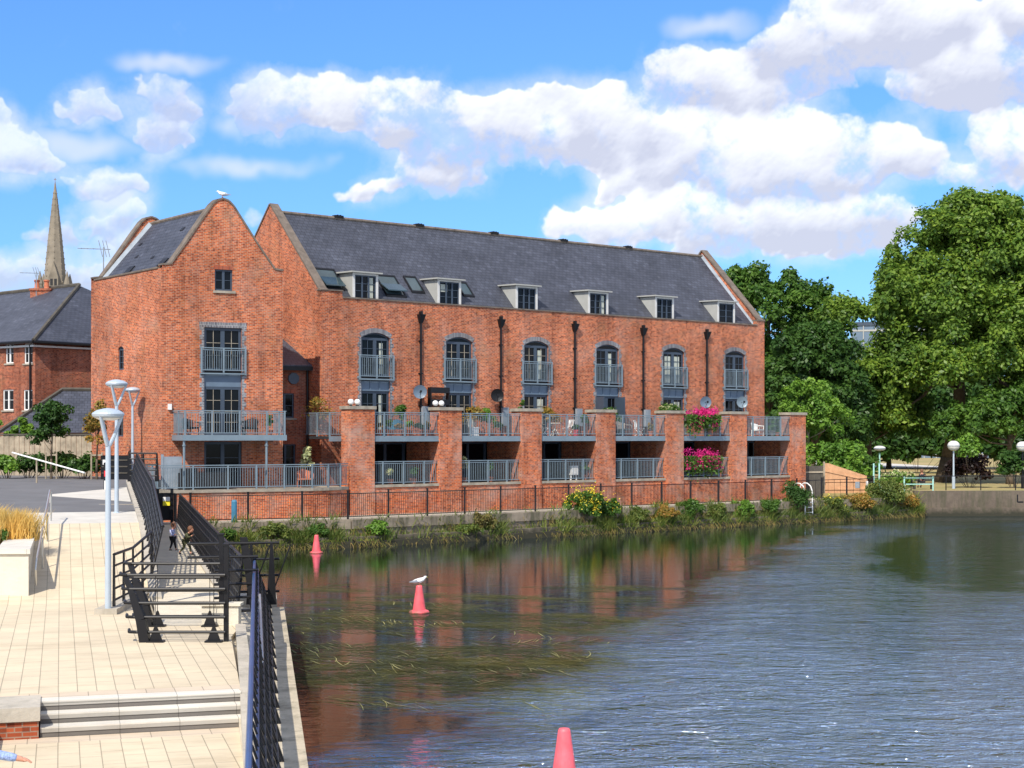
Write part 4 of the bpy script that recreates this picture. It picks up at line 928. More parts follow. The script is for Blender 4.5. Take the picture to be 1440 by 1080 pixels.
# left terrace with curved end
tw = lambda x, y: (x, y)
def w2l(o_, ang, X, Y): dx, dy = X - o_[0], Y - o_[1]; c_, s_ = math.cos(ang), math.sin(ang); return (dx * c_ + dy * s_, -dx * s_ + dy * c_)
fl = [(-.75, -2.2), (6.3, -2.2)]
e1_ = w2l((-16.24, 70.99), WA, -7.95, 74.25)
fl2 = [fl[0], (2.5, -2.2), (5.2, -2.2), (6.6, -2.12), (7.5, -1.85), (8.3, -1.35), e1_]
back = [w2l((-16.24, 70.99), WA, -8.6, 75.4), (6.5, 1.5), (5.9, .05), (-.75, .05)]
mb = MB(); mb.prism(fl2 + back, 1.0, ZL - .15); mb.build('terrace_wall', 'brick_pier', wing)
mb = MB(); g_ = [(x, y - .06) for x, y in fl2]; mb.prism([(g_[0][0] - .05, g_[0][1])] + g_[1:] + [(e1_[0] + .02, e1_[1])] + back, ZL - .148, ZL - .02); mb.build('terrace_coping', 'stone', wing)
mb = MB()
for p, q in zip(fl2, fl2[1:]):
    L = math.hypot(q[0] - p[0], q[1] - p[1]); npst = max(1, round(L / 1.35)); rail_panel(mb, (p[0], p[1] + .08), (q[0], q[1] + .08), ZL, 1.12, [i / npst for i in range(npst)] )
mb.build('terrace_railing', 'steel', wing)
mb = MB(); rail_panel(mb, (-.72, .0), (-.72, -2.15), ZL, 1.12, (0, .5)); mb.build('terrace_railing', 'steel', wing)
# link between the two blocks with a little slate roof
def wl_(X, Y): return w2l((-16.24, 70.99), WA, X, Y)
k0 = wl_(-10.37, 77.97); k1 = wl_(-12.6, 76.84)
LU = Vector((k0[0] - k1[0], k0[1] - k1[1])).length; ang = math.atan2(k0[1] - k1[1], k0[0] - k1[0])
TK = lambda u, d, z: (k1[0] + u * math.cos(ang) - d * math.sin(ang), k1[1] + u * math.sin(ang) + d * math.cos(ang), z)
mb = MB(TK); wall(mb, 0, LU, 1.0, 8.62, [(.75, 1.72, 6.05, 7.30), (.75, 1.80, ZL, 4.72)]); mb.build('link_wall', 'brick_house', wing)
window(wing, TK, .75, 1.72, 6.05, 7.30, y=.08, leafs=2, bars=1, cols=0, name='window'); window(wing, TK, .75, 1.80, ZL, 4.72, y=.08, leafs=2, bars=2, cols=0, name='door')
mb = MB(TK); mb.box(.7, 1.8, -.012, .03, 7.30, 7.50); mb.build('lintel', 'brick_lintel', wing); mb = MB(TK); mb.box(.7, 1.88, -.012, .03, 4.72, 4.93); mb.build('lintel', 'brick_lintel', wing)
mb = MB(TK); mb.box(.7, 1.85, -.06, .05, 5.95, 6.045); mb.build('window_sill', 'stone', wing)
mb = MB(TK); mb.prism([(1.75 + .33 * math.cos(i * .7854 + .39), -.12 ) for i in range(2)] + [(1.9, 0), (1.6, 0)], 7.9, 8.2) if False else None
o8 = [(1.68 + .30 * math.cos(i * .7854 + .39), 8.05 + .30 * math.sin(i * .7854 + .39)) for i in range(8)]
mb = MB(TK); mb.xprism(o8, -.1, -.001); mb.build('octagonal_vent', 'frame', wing)
mb = MB(TK); mb.box(-.6, LU + .12, -.42, -.30, 8.45, 8.66); mb.build('gutter', 'black', wing)
mb = MB(TK); mb.hexa([(-.6, -.32, 8.60), (LU + .1, -.32, 8.60), (LU - .75, 2.6, 10.3), (-1.5, 2.6, 10.3), (-.6, -.32, 8.72), (LU + .1, -.32, 8.72), (LU - .75, 2.6, 10.42), (-1.5, 2.6, 10.42)]); mb.build('link_roof', 'slate', wing)
mb = MB(TK); mb.tube((LU - .1, -.1, 2.7), (LU - .1, -.1, 8.5), .06, 8); mb.build('downpipe', 'black', wing)

# ================================================================== OTHER BUILDINGS
def sash(parent, T, a, b, c, d, y=-.0):
    o = window(parent, T, a, b, c, d, y=.05, leafs=2, bars=1, cols=0, fw=.07, mat='white', name='window')
    mb = MB(T); mb.box(a - .08, b + .08, -.07, .04, c - .1, c - .002); mb.build('window_sill', 'stone', parent)
# hipped brick house behind on the left
hA = math.atan2(-2150, 3170) * -1
hx, hy = -28.7, 92.0
house = empty('brick_house', (hx, hy, 0), 0, 'older red brick house with white windows, hipped slate roof and chimney at far left', 'house')
du = Vector((-.827, .561)) ; dv = Vector((.64, .768))     # left facade recedes left, right facade recedes right
HL, HR, HE = 17.0, 14.0, 10.75
TLh = lambda u, d, z: (-(-du.x) * 0 + du.x * (HL - u) + dv.x * d, du.y * (HL - u) + dv.y * d, z)
TRh = lambda u, d, z: (dv.x * u + du.x * d, dv.y * u + du.y * d, z)
hw = []
for px0, px1, py0, py1 in ((8, 19, 483, 511), (34, 46, 483, 511), (4, 19, 548, 577), (33, 46, 548, 577)):
    Yd = hy + 1; r0 = (px0 - 720) / F; r1 = (px1 - 720) / F
    f = lambda r: (hx - r * hy) / (r * du.y - du.x)
    s0, s1 = f(r0), f(r1); Ym = hy + du.y * (s0 + s1) / 2
    hw.append((HL - s0, HL - s1, CAMZ + (HY - py1) * Ym / F, CAMZ + (HY - py0) * Ym / F))
hw = [(min(a, b), max(a, b), c, d) for a, b, c, d in hw]
mb = MB(TLh); wall(mb, 0, HL, 1, HE, hw, .1); mb.build('wall', 'brick_house', house)
for a_, b_, c_, d_ in hw: sash(house, TLh, a_, b_, c_, d_)
mb = MB(TRh); wall(mb, 0, HR, 1, HE); mb.build('side_wall', 'brick_house', house)
P3 = lambda u, v, z: (du.x * u + dv.x * v, du.y * u + dv.y * v, z)
rdg0 = P3(5.0, HR / 2, 15.0); rdg1 = P3(HL + 4, HR / 2, 14.7); rz_ = HE + .08
mb = MB(); e = .4
mb.poly([P3(-e, -e, rz_), P3(-e, HR + e, rz_), rdg0]); mb.poly([P3(HL + 4, -e, rz_), P3(-e, -e, rz_), rdg0, rdg1]); mb.poly([P3(-e, HR + e, rz_), P3(HL + 4, HR + e, rz_), rdg1, rdg0])
mb.poly([P3(-e, -e, rz_), P3(HL + 4, -e, rz_), P3(HL + 4, HR + e, rz_), P3(-e, HR + e, rz_)])
hroof = mb.build('roof', 'slate', house)
mb = MB(); mb.path([P3(-e, -e, rz_ + .05), tuple(Vector(rdg0) + Vector((0, 0, .05))), tuple(Vector(rdg1) + Vector((0, 0, .05)))], .13, 6); mb.build('ridge_tiles', 'darkwood', hroof)
mb = MB(); mb.path([P3(HL + 4, -e, rz_ - .05), P3(-e, -e, rz_ - .05), P3(-e, HR + e, rz_ - .05)], .10, 6); mb.build('gutter', 'black', house)
mb = MB(); mb.path([P3(HL + 4, -.1, rz_ - .27), P3(-.1, -.1, rz_ - .27), P3(-.1, HR, rz_ - .27)], .08, 4); mb.build('fascia', 'white', house)
mb = MB(); mb.tube(P3(.3, -.12, 1), P3(.3, -.12, HE - .1), .06); mb.build('downpipe', 'black', house)
c0 = atD(61, 101.5, 14.5) - Vector((hx, hy, 0))
mb = MB(); mb.box(c0.x - .72, c0.x + .62, c0.y - .5, c0.y + .5, 12.5, 14.75); mb.box(c0.x - .78, c0.x + .68, c0.y - .56, c0.y + .56, 14.75, 14.9); ch = mb.build('chimney', 'brick_house', hroof)
for dx in (-.42, .22): mb = MB(); mb.lathe([(.20, 0), (.17, .12), (.15, .45), (.2, .5), (.2, .6)], (c0.x + dx, c0.y, 14.9), 10); mb.build('chimney_pot', 'terra', ch)
def aerial(p, h, label, s_=1.0):
    r_ = empty('television_aerial', p, .3, label, 'aerial')
    mb = MB(); mb.tube((0, 0, 0), (0, 0, h), .03, 6); mb.build('mast', 'lead', r_)
    mb = MB(); mb.tube((-1.3 * s_, 0, h - .1), (.35 * s_, 0, h - .1), .022, 6)
    for x in (-.15, .05, .22): mb.tube((x * s_ - .1, 0, h + .35 * s_), (x * s_ + .1, 0, h - .5 * s_), .02, 5)
    for x in (-1.1, -.8, -.5): mb.tube((x * s_, -.15, h - .1), (x * s_, .15, h - .1), .014, 5)
    mb.build('antenna', 'lead', r_)
aerial(tuple(atD(145.5, 79.5, 13.0)), 1.95, 'thin television aerial on a mast above the left edge of the gabled wing')
aerial(tuple(atD(51, 101.0, 14.0)), 2.0, 'thin television aerial standing beside the old house chimney', .8)
# low slate-roofed outbuilding behind the fence
ob = empty('outbuilding', (-24.6, 84.6, 0), R(14), 'low outbuilding whose grey slate roof shows above the timber fence', 'outbuilding')
mb = MB(); mb.box(-3.2, 9, 0, 6, 2.0, 5.3); mb.build('wall', 'brick_house', ob)
mb = MB(); mb.poly([(-3.6, -.3, 5.32), (9.2, -.3, 5.32), (9.2, 3, 7.75), (-.4, 3, 7.75)]); mb.poly([(-3.6, 6.3, 5.32), (-3.6, -.3, 5.32), (-.4, 3, 7.75)]); mb.poly([(9.2, 6.3, 5.32), (-3.6, 6.3, 5.32), (-.4, 3, 7.75), (9.2, 3, 7.75)]); mb.poly([(9.2, -.3, 5.32), (9.2, 6.3, 5.32), (9.2, 3, 7.75)]); ro = mb.build('roof', 'slate', ob)
mb = MB(); mb.path([(-3.6, -.3, 5.36), (-.4, 3, 7.8), (9.2, 3, 7.8)], .11, 6); mb.build('ridge_tiles', 'darkwood', ro)
# church spire
SD = 520.0; sc = SD / F
ch_ = empty('church_spire', (float(atD(77.5, SD, 0).x), SD, 0), R(10), 'tall grey stone church spire with corner pinnacles rising on the left skyline', 'church')
zb_ = CAMZ + (HY - 398) * sc; zt_ = CAMZ + (HY - 256) * sc
mb = MB(); prof = [(3.9, zb_ - 4), (3.75, zb_), (2.95, zb_ + 9), (1.9, zb_ + 19.5), (.95, zb_ + 28), (.22, zt_ - .6), (.12, zt_)]
mb.lathe(prof, n=8); sp_ = mb.build('spire', 'church', ch_)
mb = MB()
for k in range(8):
    an = math.pi / 4 * k
    for j in range(16):
        f = j / 16; z = zb_ + (zt_ - zb_ - 2) * f; rr = 3.75 * (1 - f) + .25 * f + .12; mb.box(rr * math.cos(an) - .16, rr * math.cos(an) + .16, rr * math.sin(an) - .16, rr * math.sin(an) + .16, z, z + .4)
mb.build('crockets', 'church', sp_)
mb = MB(); mb.box(-.1, .1, -.1, .1, zt_, zt_ + 1.4); mb.box(-.45, .45, -.08, .08, zt_ + .8, zt_ + 1.0); mb.build('finial', 'church', sp_)
mb = MB(); mb.box(-5.0, 5.0, -5.0, 5.0, 20, zb_ - 3.5); mb.build('tower', 'church', ch_)
for (x, y) in ((-4.4, -4.4), (4.4, -4.4), (-4.4, 4.4), (4.4, 4.4)):
    mb = MB(); mb.lathe([(1.05, zb_ - 8), (1.0, zb_ - 1), (1.15, zb_ - .8), (.1, zb_ + 3.6)], (x, y, 0), 8); mb.build('pinnacle', 'church', ch_)
mb = MB(); zc_ = zb_ + 1.3
mb.box(-1.5, 1.5, -4.6, -2.8, zb_ - 2.5, zb_ + 1.6); mb.poly([(-1.5, -4.6, zb_ + 1.6), (1.5, -4.6, zb_ + 1.6), (0, -4.6, zb_ + 7)]); mb.poly([(-1.5, -4.6, zb_ + 1.6), (0, -4.6, zb_ + 7), (0, -2.4, zb_ + 7), (-1.5, -2.8, zb_ + 1.6)]); mb.poly([(1.5, -4.6, zb_ + 1.6), (1.5, -2.8, zb_ + 1.6), (0, -2.4, zb_ + 7), (0, -4.6, zb_ + 7)]); lu = mb.build('spire_light', 'church', sp_)
for x in (-.65, .65): mb = MB(); mb.box(x - .42, x + .42, -4.7, -4.601, zb_ - 1.2, zb_ + 1.0); mb.build('opening', 'dark', lu)
# office block far behind the trees
of = empty('office_block', tuple(atD(1222, 260, 0)), R(-12), 'distant blue glass office block glimpsed between the park trees', 'building')
mb = MB(); mb.box(-3.0, 22, 0, 12, 0, 24.0); mb.build('body', 'office', of)
mb = MB()
for z in range(2, 25, 3): mb.box(-3.05, 22.05, -.08, -.001, z, z + .3)
for x in range(-3, 22, 2): mb.box(x, x + .15, -.12, -.082, 1, 24)
mb.build('facade_grid', 'dormer', of)
mb = MB(); mb.box(-3.2, 22.2, -.2, 12.2, 24.0, 24.6); mb.build('roof_edge', 'frame', of)

# ================================================================== TERRACE FURNITURE AND PLANTS
RM = Matrix.Rotation(MA, 4, 'Z')
def apl(x, y, z): v = RM @ Vector((x, y, 0)); return (-9.6 + v.x, 77.0 + v.y, z)
WRM = Matrix.Rotation(WA, 4, 'Z')
def wgl(x, y, z): v = WRM @ Vector((x, y, 0)); return (-16.24 + v.x, 70.99 + v.y, z)
def folding_chair(loc, rz_, mat, label, group=None):
    r_ = empty('folding_chair', loc, rz_, label, 'chair', group)
    mb = MB()
    for i in range(5): mb.box(-.2, .2, -.2 + .085 * i, -.2 + .085 * i + .06, .44, .46)
    mb.build('seat', mat, r_)
    mb = MB()
    for x in (-.2, .2): mb.tube((x, .18, .44), (x * .95, .28, .90), .014, 6)
    for i in range(4): mb.hexa([(-.18 + .1 * i, .195, .50), (-.13 + .1 * i, .195, .50), (-.13 + .1 * i, .21, .50), (-.18 + .1 * i, .21, .50), (-.18 + .1 * i, .275, .88), (-.13 + .1 * i, .275, .88), (-.13 + .1 * i, .29, .88), (-.18 + .1 * i, .29, .88)])
    mb.tube((-.2, .28, .89), (.2, .28, .89), .018, 6); mb.build('backrest', mat, r_)
    for s_ in (-.21, .21):
        for q in ((-.2, .22), (.2, -.22)): mb = MB(); mb.tube((s_, q[0], .0), (s_, q[1], .45), .014, 6); mb.build('leg', mat, r_)
    return r_
def bistro_table(loc, mat, label, r=.33, h=.72):
    t = empty('bistro_table', loc, .4, label, 'table')
    mb = MB(); mb.lathe([(r * .95, h - .03), (r, h - .02), (r, h), (r * .9, h + .005)], n=18); mb.build('tabletop', mat, t)
    for a_ in range(4): mb = MB(); c_, s_ = math.cos(a_ * 1.5708 + .7), math.sin(a_ * 1.5708 + .7); mb.tube((c_ * r * .85, s_ * r * .85, 0), (-c_ * r * .4, -s_ * r * .4, h - .03), .014, 6); mb.build('leg', mat, t)
def armchair(loc, rz_, mat, label, group=None, wd=.32):
    r_ = empty('garden_armchair', loc, rz_, label, 'chair', group)
    mb = MB(); mb.hexa([(-wd, -.3, .36), (wd, -.3, .36), (wd, .26, .32), (-wd, .26, .32), (-wd, -.3, .43), (wd, -.3, .43), (wd, .26, .39), (-wd, .26, .39)]); mb.build('seat', mat, r_)
    mb = MB(); n_ = 9
    for i in range(n_):
        t0 = -1.2 + 2.4 * i / n_; t1 = -1.2 + 2.4 * (i + 1) / n_ - .05; h = .86 - .12 * abs(t0)
        mb.hexa([(wd * math.sin(t0), .28 * math.cos(t0), .35), (wd * math.sin(t1), .28 * math.cos(t1), .35), (wd * 1.06 * math.sin(t1), .31 * math.cos(t1), .35), (wd * 1.06 * math.sin(t0), .31 * math.cos(t0), .35),
                 (wd * 1.15 * math.sin(t0), .38 * math.cos(t0), h), (wd * 1.15 * math.sin(t1), .38 * math.cos(t1), h), (wd * 1.2 * math.sin(t1), .41 * math.cos(t1), h), (wd * 1.2 * math.sin(t0), .41 * math.cos(t0), h)])
    mb.build('backrest', mat, r_)
    for s_ in (-1, 1):
        mb = MB(); mb.path([(s_ * wd, -.28, .4), (s_ * wd * 1.1, -.28, .62), (s_ * wd * 1.15, .1, .66)], .025, 6); mb.build('armrest', mat, r_)
        for y in (-.26, .24): mb = MB(); mb.tube((s_ * wd * .92, y, 0), (s_ * wd * .9, y, .37), .022, 6); mb.build('leg', mat, r_)
    return r_
def potted(loc, label, mat='leaf_mid', r=.16, h=.28, ph=.5, pr=.25, pot='terra', n=260, size=.09, group=None, extra=None):
    t = empty('potted_plant', loc, rnd.uniform(0, 3), label, 'potted plant', group)
    mb = MB(); mb.lathe([(r * .7, 0), (r, h * .85), (r * 1.12, h * .86), (r * 1.12, h), (r * .9, h), (r * .85, h * .9)], n=14); mb.build('pot', pot, t)
    cc, C, Nn, s = foliage([(0, 0, h + ph * .5, pr * .8, pr * .8, ph * .5)], 8, n // 8, pr * .5, size, .2); leaf_mesh('leaves', mat, C, Nn, s, t)
    if extra: k = extra[1]; i = rng.choice(len(C), k); tag(leaf_mesh('flowers', extra[0], C[i] + np.array([0, -.03, .03]), rng.normal(size=(k, 3)), extra[2], t, aspect=1), kind='stuff')
    return t
DZ = ZD + .002
bx_ = lambda k, f: 1.11 + 5.345 * k + 3.945 * f     # bay k, fraction along it
folding_chair(apl(bx_(2, .22), -2.2, DZ), MA + 1.4, 'white', 'left white slatted folding chair at the small round table, third balcony')
folding_chair(apl(bx_(2, .66), -2.3, DZ), MA - 1.5, 'white', 'right white slatted folding chair at the small round table, third balcony')
bistro_table(apl(bx_(2, .42), -2.3, DZ), 'cream', 'small pale round bistro table between two white folding chairs')
potted(apl(bx_(2, .70), -2.75, DZ), 'small green plant in a pink pot on the third balcony', pot='pink', ph=.25, h=.35)
potted(apl(bx_(2, .92), -2.5, DZ), 'tall drooping green plant at the right end of the third balcony', ph=1.2, pr=.3, n=600)
potted(apl(bx_(2, .18), -.6, DZ), 'tall thin climbing plant with yellow flowers against the wall, third balcony', ph=1.8, pr=.22, n=500, extra=('leaf_gold', 40, .06))
potted(apl(bx_(2, .62), -.9, DZ), 'spiky orange and green shrub behind the third balcony rail', ph=1.3, pr=.55, n=700, mat='leaf_oran')
armchair(apl(bx_(3, .32), -2.4, DZ), MA + .3, 'wicker', 'large grey wicker armchair seen from behind on the fourth balcony', wd=.46)
armchair(apl(bx_(3, .04), -2.0, DZ), MA + 1.2, 'wicker', 'grey wicker armchair half hidden by the pier, fourth balcony', wd=.36)
folding_chair(apl(bx_(3, .62), -2.5, DZ), MA + .5, 'white', 'white garden chair with a cloth over its back on the fourth balcony')
potted(apl(bx_(3, .40), -.8, DZ), 'leafy shrub with cream flowers against the wall, left of the fifth window', ph=1.5, pr=.8, n=1300, extra=('leaf_cream', 120, .09))
potted(apl(bx_(3, .9), -2.3, DZ), 'small orange flowered pot plant right of the white chair, fourth balcony', ph=.45, mat='leaf_oran')
potted(apl(bx_(4, .35), -.9, DZ), 'big bushy shrub covered in cream flowers below the last satellite dish', ph=1.5, pr=1.0, n=2200, extra=('leaf_cream', 300, .1))
armchair(apl(bx_(5, .50), -2.2, DZ), MA + .3, 'white', 'pale wooden deck chair on the last balcony')
armchair(apl(bx_(5, .22), -2.0, DZ), MA + .9, 'darkwood', 'dark wooden armchair left of the pale deck chair, last balcony')
bistro_table(apl(bx_(5, .36), -1.6, DZ), 'darkwood', 'dark low table between the two chairs on the last balcony', .36, .6)
potted(apl(bx_(5, .72), -2.6, DZ), 'squat pot plant at the right of the pale deck chair', ph=.3, h=.35, r=.2, pot='wicker')
potted(apl(bx_(5, .82), -2.7, DZ), 'small trailing green plant at the right end of the last balcony', ph=.35, h=.25)
# bay 1
for i, (f, y, lab, mt, ph) in enumerate(((.14, -2.7, 'first terracotta pot from the left on the first balcony', 'leaf_oran', .3), (.32, -2.6, 'terracotta pot with a white bloom behind the first balcony rail', 'leaf_mid', .55),
        (.44, -2.75, 'low terracotta pot of red flowers in the middle of the first balcony', 'leaf_oran', .25), (.62, -2.6, 'bright green trailing pot plant on the first balcony', 'leaf_lime', .5), (.75, -2.75, 'terracotta pot of dark foliage, first balcony', 'leaf_dark', .3), (.90, -2.7, 'terracotta pot beside the second pier, first balcony', 'leaf_oran', .4))):
    potted(apl(bx_(0, f), y, DZ), lab, mt, ph=ph, r=.2, h=.33)
potted(apl(bx_(0, .78), -.9, DZ), 'tall dark green climbing shrub below the first satellite dish', ph=1.6, pr=.45, n=900, mat='leaf_mid')
potted(apl(-.55, -.6, DZ), 'wispy bronze bamboo behind the first brick pier', ph=1.6, pr=.8, n=500, mat='leaf_oran', size=.08)
armchair(apl(bx_(0, .52), -2.0, DZ), MA + 2.8, 'teal', 'blue grey garden chair in the middle of the first balcony')
# bay 2
folding_chair(apl(bx_(1, .42), -2.0, DZ), MA + .2, 'dormer', 'pale grey folding chair at the middle of the second balcony', None)
folding_chair(apl(bx_(1, .10), -2.1, DZ), MA + .5, 'dormer', 'pale grey folding chair beside the second pier, second balcony', None)
mb = MB(); mb.box(-.22, .22, -.15, .15, 0, .42); mb.box(-.25, .25, -.18, .18, .42, .47); cb = mb.build('storage_box', 'white', loc=apl(bx_(1, .27), -2.75, DZ), rz=MA); tag(cb, 'small white storage box with a lid behind the second balcony rail', 'box')
potted(apl(bx_(1, .62), -.9, DZ), 'arching yellow green grass plant below the second satellite dish', ph=1.2, pr=.6, n=700, mat='leaf_oran')
potted(apl(bx_(1, .85), -.9, DZ), 'yellow green shrub left of the third window', ph=1.3, pr=.5, n=800, mat='leaf_lime')
potted(apl(bx_(1, .70), -2.7, DZ), 'grassy pot plant at the right of the second balcony', ph=.5)
# magenta displays
def display(x0, x1, y, z, hang, label):
    t = empty('flower_display', apl((x0 + x1) / 2, y, z), MA, label, 'flowers'); h = (x1 - x0) / 2
    mb = MB(); mb.box(-h, h, -.12, .12, -.22, -.02); mb.build('planter', 'darkwood', t)
    n_ = 2600; C = np.stack([rng.uniform(-h, h, n_), rng.normal(-.14, .14, n_), -np.abs(rng.normal(0, hang, n_)) + .12], 1); leaf_mesh('leaves', 'leaf_mid', C, rng.normal(size=(n_, 3)) + [0, -1, .3], .1, t)
    fl_ = []
    for i in range(int(h * 2 * 5)):
        c_ = np.array([rng.uniform(-h, h), rng.uniform(-.3, .02), rng.uniform(-.18, .36)]); k = 120; fl_.append(c_ + rng.normal(size=(k, 3)) * [.17, .1, .13])
    for i in range(7):
        x_ = rng.uniform(-h, h); fl_.append(np.stack([rng.normal(x_, .08, 50), rng.normal(-.26, .05, 50), -rng.uniform(.1, hang * 1.6, 50)], 1))
    Cf = np.concatenate(fl_); leaf_mesh('blossom', 'leaf_mag', Cf, rng.normal(size=Cf.shape) + [0, -1, .4], .085, t, aspect=1.0)
    return t
display(bx_(4, .02), bx_(4, .70), PD + .02, ZD + 1.12, .35, 'upper row of magenta flowers spilling over the fifth balcony railing')
display(bx_(4, .02), bx_(4, .76), PD + .12, ZL + 1.15, .42, 'lower row of magenta flowers hanging over the ground terrace railing')
potted(apl(bx_(4, .85), -2.5, DZ), 'round clay pot plant at the right of the upper magenta flowers', ph=.4, r=.3, h=.5)
# ground terrace bits
for (k, f, lab, mt, ph) in ((0, .36, 'pale flowering plant behind the first ground terrace rail', 'leaf_cream', .6), (0, .72, 'dark leafy plant behind the first ground terrace rail', 'leaf_mid', .5), (1, .18, 'tall branching cactus like plant in the second ground terrace', 'leaf_cream', 1.3),
                            (1, .62, 'leafy plant in the shade of the second ground terrace', 'leaf_mid', .9), (2, .03, 'climbing vine on the pier at the third ground terrace', 'leaf_lime', .9), (2, .95, 'green plant at the right end of the third ground terrace', 'leaf_mid', .7)):
    potted(apl(bx_(k, f), PD + .75, ZL), lab, mt, ph=ph, pr=.28, n=300)
mb = MB(); mb.box(-.25, .25, -.1, .1, .3, .8); mb.box(-.2, .2, -.11, -.1, .35, .75); mb.box(-.22, -.18, -.05, .05, 0, .3); mb.box(.18, .22, -.05, .05, 0, .3)
tag(mb.build('notice_frame', 'white', loc=apl(bx_(2, .76), -2.3, ZL), rz=MA), 'small white framed board behind the third ground terrace rail', 'board')
for k in range(6):   # wall lamps in the shade: pale tubes seen above the doors
    pass
# globe lamps on the first two piers
gl0 = None
for k, x in ((0, .30), (0, .68), (1, .05), (1, .43)):
    x = -.29 + 5.345 * k + x; lab = [('left' if gl0 is None else 'right') , ][0]
    L_ = ['left white globe lamp on the cap of the first brick pier', 'right white globe lamp on the cap of the first brick pier', 'left white globe lamp on the cap of the second brick pier', 'right white globe lamp on the cap of the second brick pier']
    i_ = [(0, .30), (0, .68), (1, .05), (1, .43)].index((k, round(x + .29 - 5.345 * k, 2)))
    g_ = empty('globe_lamp', apl(x, PD + .45, 6.602), 0, L_[i_], 'lamp', 'white globe lamps on the piers'); gl0 = 1
    mb = MB(); mb.lathe([(.08, 0), (.08, .05), (.05, .07)], n=10); mb.build('base', 'black', g_); mb = MB(); mb.ball((0, 0, .20), .15, 14); mb.build('globe', 'white', g_, smooth=True)
# satellite dishes
def dish(x, z, label, mat='lead', y=-.45):
    t = empty('satellite_dish', apl(x, y, z), MA - .5, label, 'satellite dish', 'satellite dishes on the facade')
    mb = MB(lambda a, b, c: (a, b, c + b * -.35)); prof = [(.001, .09), (.15, .075), (.28, .035), (.36, 0), (.36, -.015), (.28, .02), (.15, .06), (.001, .075)]
    n_ = 18
    for (r0, h0), (r1, h1) in zip(prof, prof[1:]):
        for i in range(n_):
            a0, a1 = 6.28319 * i / n_, 6.28319 * (i + 1) / n_
            mb.poly([(r0 * math.cos(a0), h0, r0 * math.sin(a0)), (r0 * math.cos(a1), h0, r0 * math.sin(a1)), (r1 * math.cos(a1), h1, r1 * math.sin(a1)), (r1 * math.cos(a0), h1, r1 * math.sin(a0))])
    mb.build('reflector', mat, t); mb = MB(); mb.tube((0, .05, -.3), (0, -.38, .0), .015, 6); mb.box(-.05, .05, -.45, -.35, -.05, .07); mb.build('feed_arm', 'black', t)
    mb = MB(); mb.tube((0, .05, -.02), (.1, .42, -.02), .025, 6); mb.tube((.1, .42, -.3), (.1, .42, .25), .025, 6); mb.build('bracket', 'black', t)
dish(5.75, 7.45, 'large blue grey satellite dish left of the first downpipe', 'panel'); dish(10.9, 7.35, 'black satellite dish beside the second downpipe', 'black'); dish(27.1, 7.2, 'blue grey satellite dish above the cream flowered shrub', 'panel')
dish(WC[5] + .1, 7.25, 'pale dish in front of the last terrace window', 'steel', -.5)
# rolled black awning rack left of the second window
mb = MB()
for z in (5.3, 6.0, 6.75, 7.4): mb.box(-.62, .62, -.3, .0, z, z + .3)
for x in (-.62, .56): mb.box(x, x + .06, -.29, -.01, 5.12, 7.42)
tag(mb.build('shelf_rack', 'black', loc=apl(WC[1] - 1.62, -.2, 0.01), rz=MA), 'black open shelf rack against the wall left of the second window', 'shelf')
# wing balcony furniture
armchair(wgl(1.0, -1.1, DZ), WA + .5, 'blackcloth', 'dark armchair at the left of the gabled wing balcony')
armchair(wgl(3.9, -1.0, DZ), WA - .5, 'blackcloth', 'black garden chair at the right of the wing balcony table')
bistro_table(wgl(3.35, -1.2, DZ), 'blackcloth', 'black round table on the gabled wing balcony')
potted(wgl(4.75, -1.3, DZ), 'leggy green plant at the right end of the wing balcony', ph=.7, pr=.2)
armchair(wgl(6.6, -1.0, ZL), WA, 'terra', 'dark red garden chair on the lower curved terrace')
bush('bush', wgl(7.6, 1.6, ZL), .5, .4, 2.2, 'pale bleached climber hanging in the gap beside the first pier', mat='leaf_cream', n=900, size=.1)
mb = MB(); mb.box(-.05, .05, -.05, .05, 0, 1.6); mb.prism([(.06, -.03), (.9, -.03), (.9, .03), (.06, .03)], 0, 1.5); tag(mb.build('garden_screen', 'lead', loc=wgl(-.3, -1.2, ZL), rz=WA), 'grey folded garden screen at the left end of the lower terrace', 'screen')
mb = MB(); mb.box(-1.2, 1.2, -.3, .3, .0, .75); mb.box(-1.1, -.3, -.2, .2, .75, .95); tag(mb.build('outdoor_sofa', 'blackcloth', loc=wgl(1.6, -1.1, ZL), rz=WA), 'black covered sofa behind the lower terrace rail', 'sofa')

# ================================================================== FENCES AND RAILINGS
fence = empty('metal_fence', (B1[0], B1[1], 1.26), 0, 'long black metal fence of thin upright bars along the riverside path', 'fence')
def fpan(mb, p, q, h=1.22, step=.105):
    p = Vector(p); q = Vector(q); L = (q - p).length; d = (q - p) / L; s = Vector((-d.y, d.x, 0)) * .018; up_ = Vector((0, 0, 1))
    for z in (h - .05, .10):
        mb.hexa([p - s + up_ * z, q - s + up_ * z, q + s + up_ * z, p + s + up_ * z, p - s + up_ * (z + .04), q - s + up_ * (z + .04), q + s + up_ * (z + .04), p + s + up_ * (z + .04)])
    n_ = int(L / step)
    for i in range(1, n_):
        c_ = p + (q - p) * i / n_; e_ = d * .007; t_ = s * .38
        mb.hexa([c_ - e_ - t_ + up_ * .1, c_ + e_ - t_ + up_ * .1, c_ + e_ + t_ + up_ * .1, c_ - e_ + t_ + up_ * .1, c_ - e_ - t_ + up_ * (h - .04), c_ + e_ - t_ + up_ * (h - .04), c_ + e_ + t_ + up_ * (h - .04), c_ - e_ + t_ + up_ * (h - .04)])
FP = [Vector((-14.3, 68.0, 0)), Vector((-11.9, 68.95, 0)), Vector((-9.6, 69.95, 0)), Vector((-7.62, 71.0, 0))]
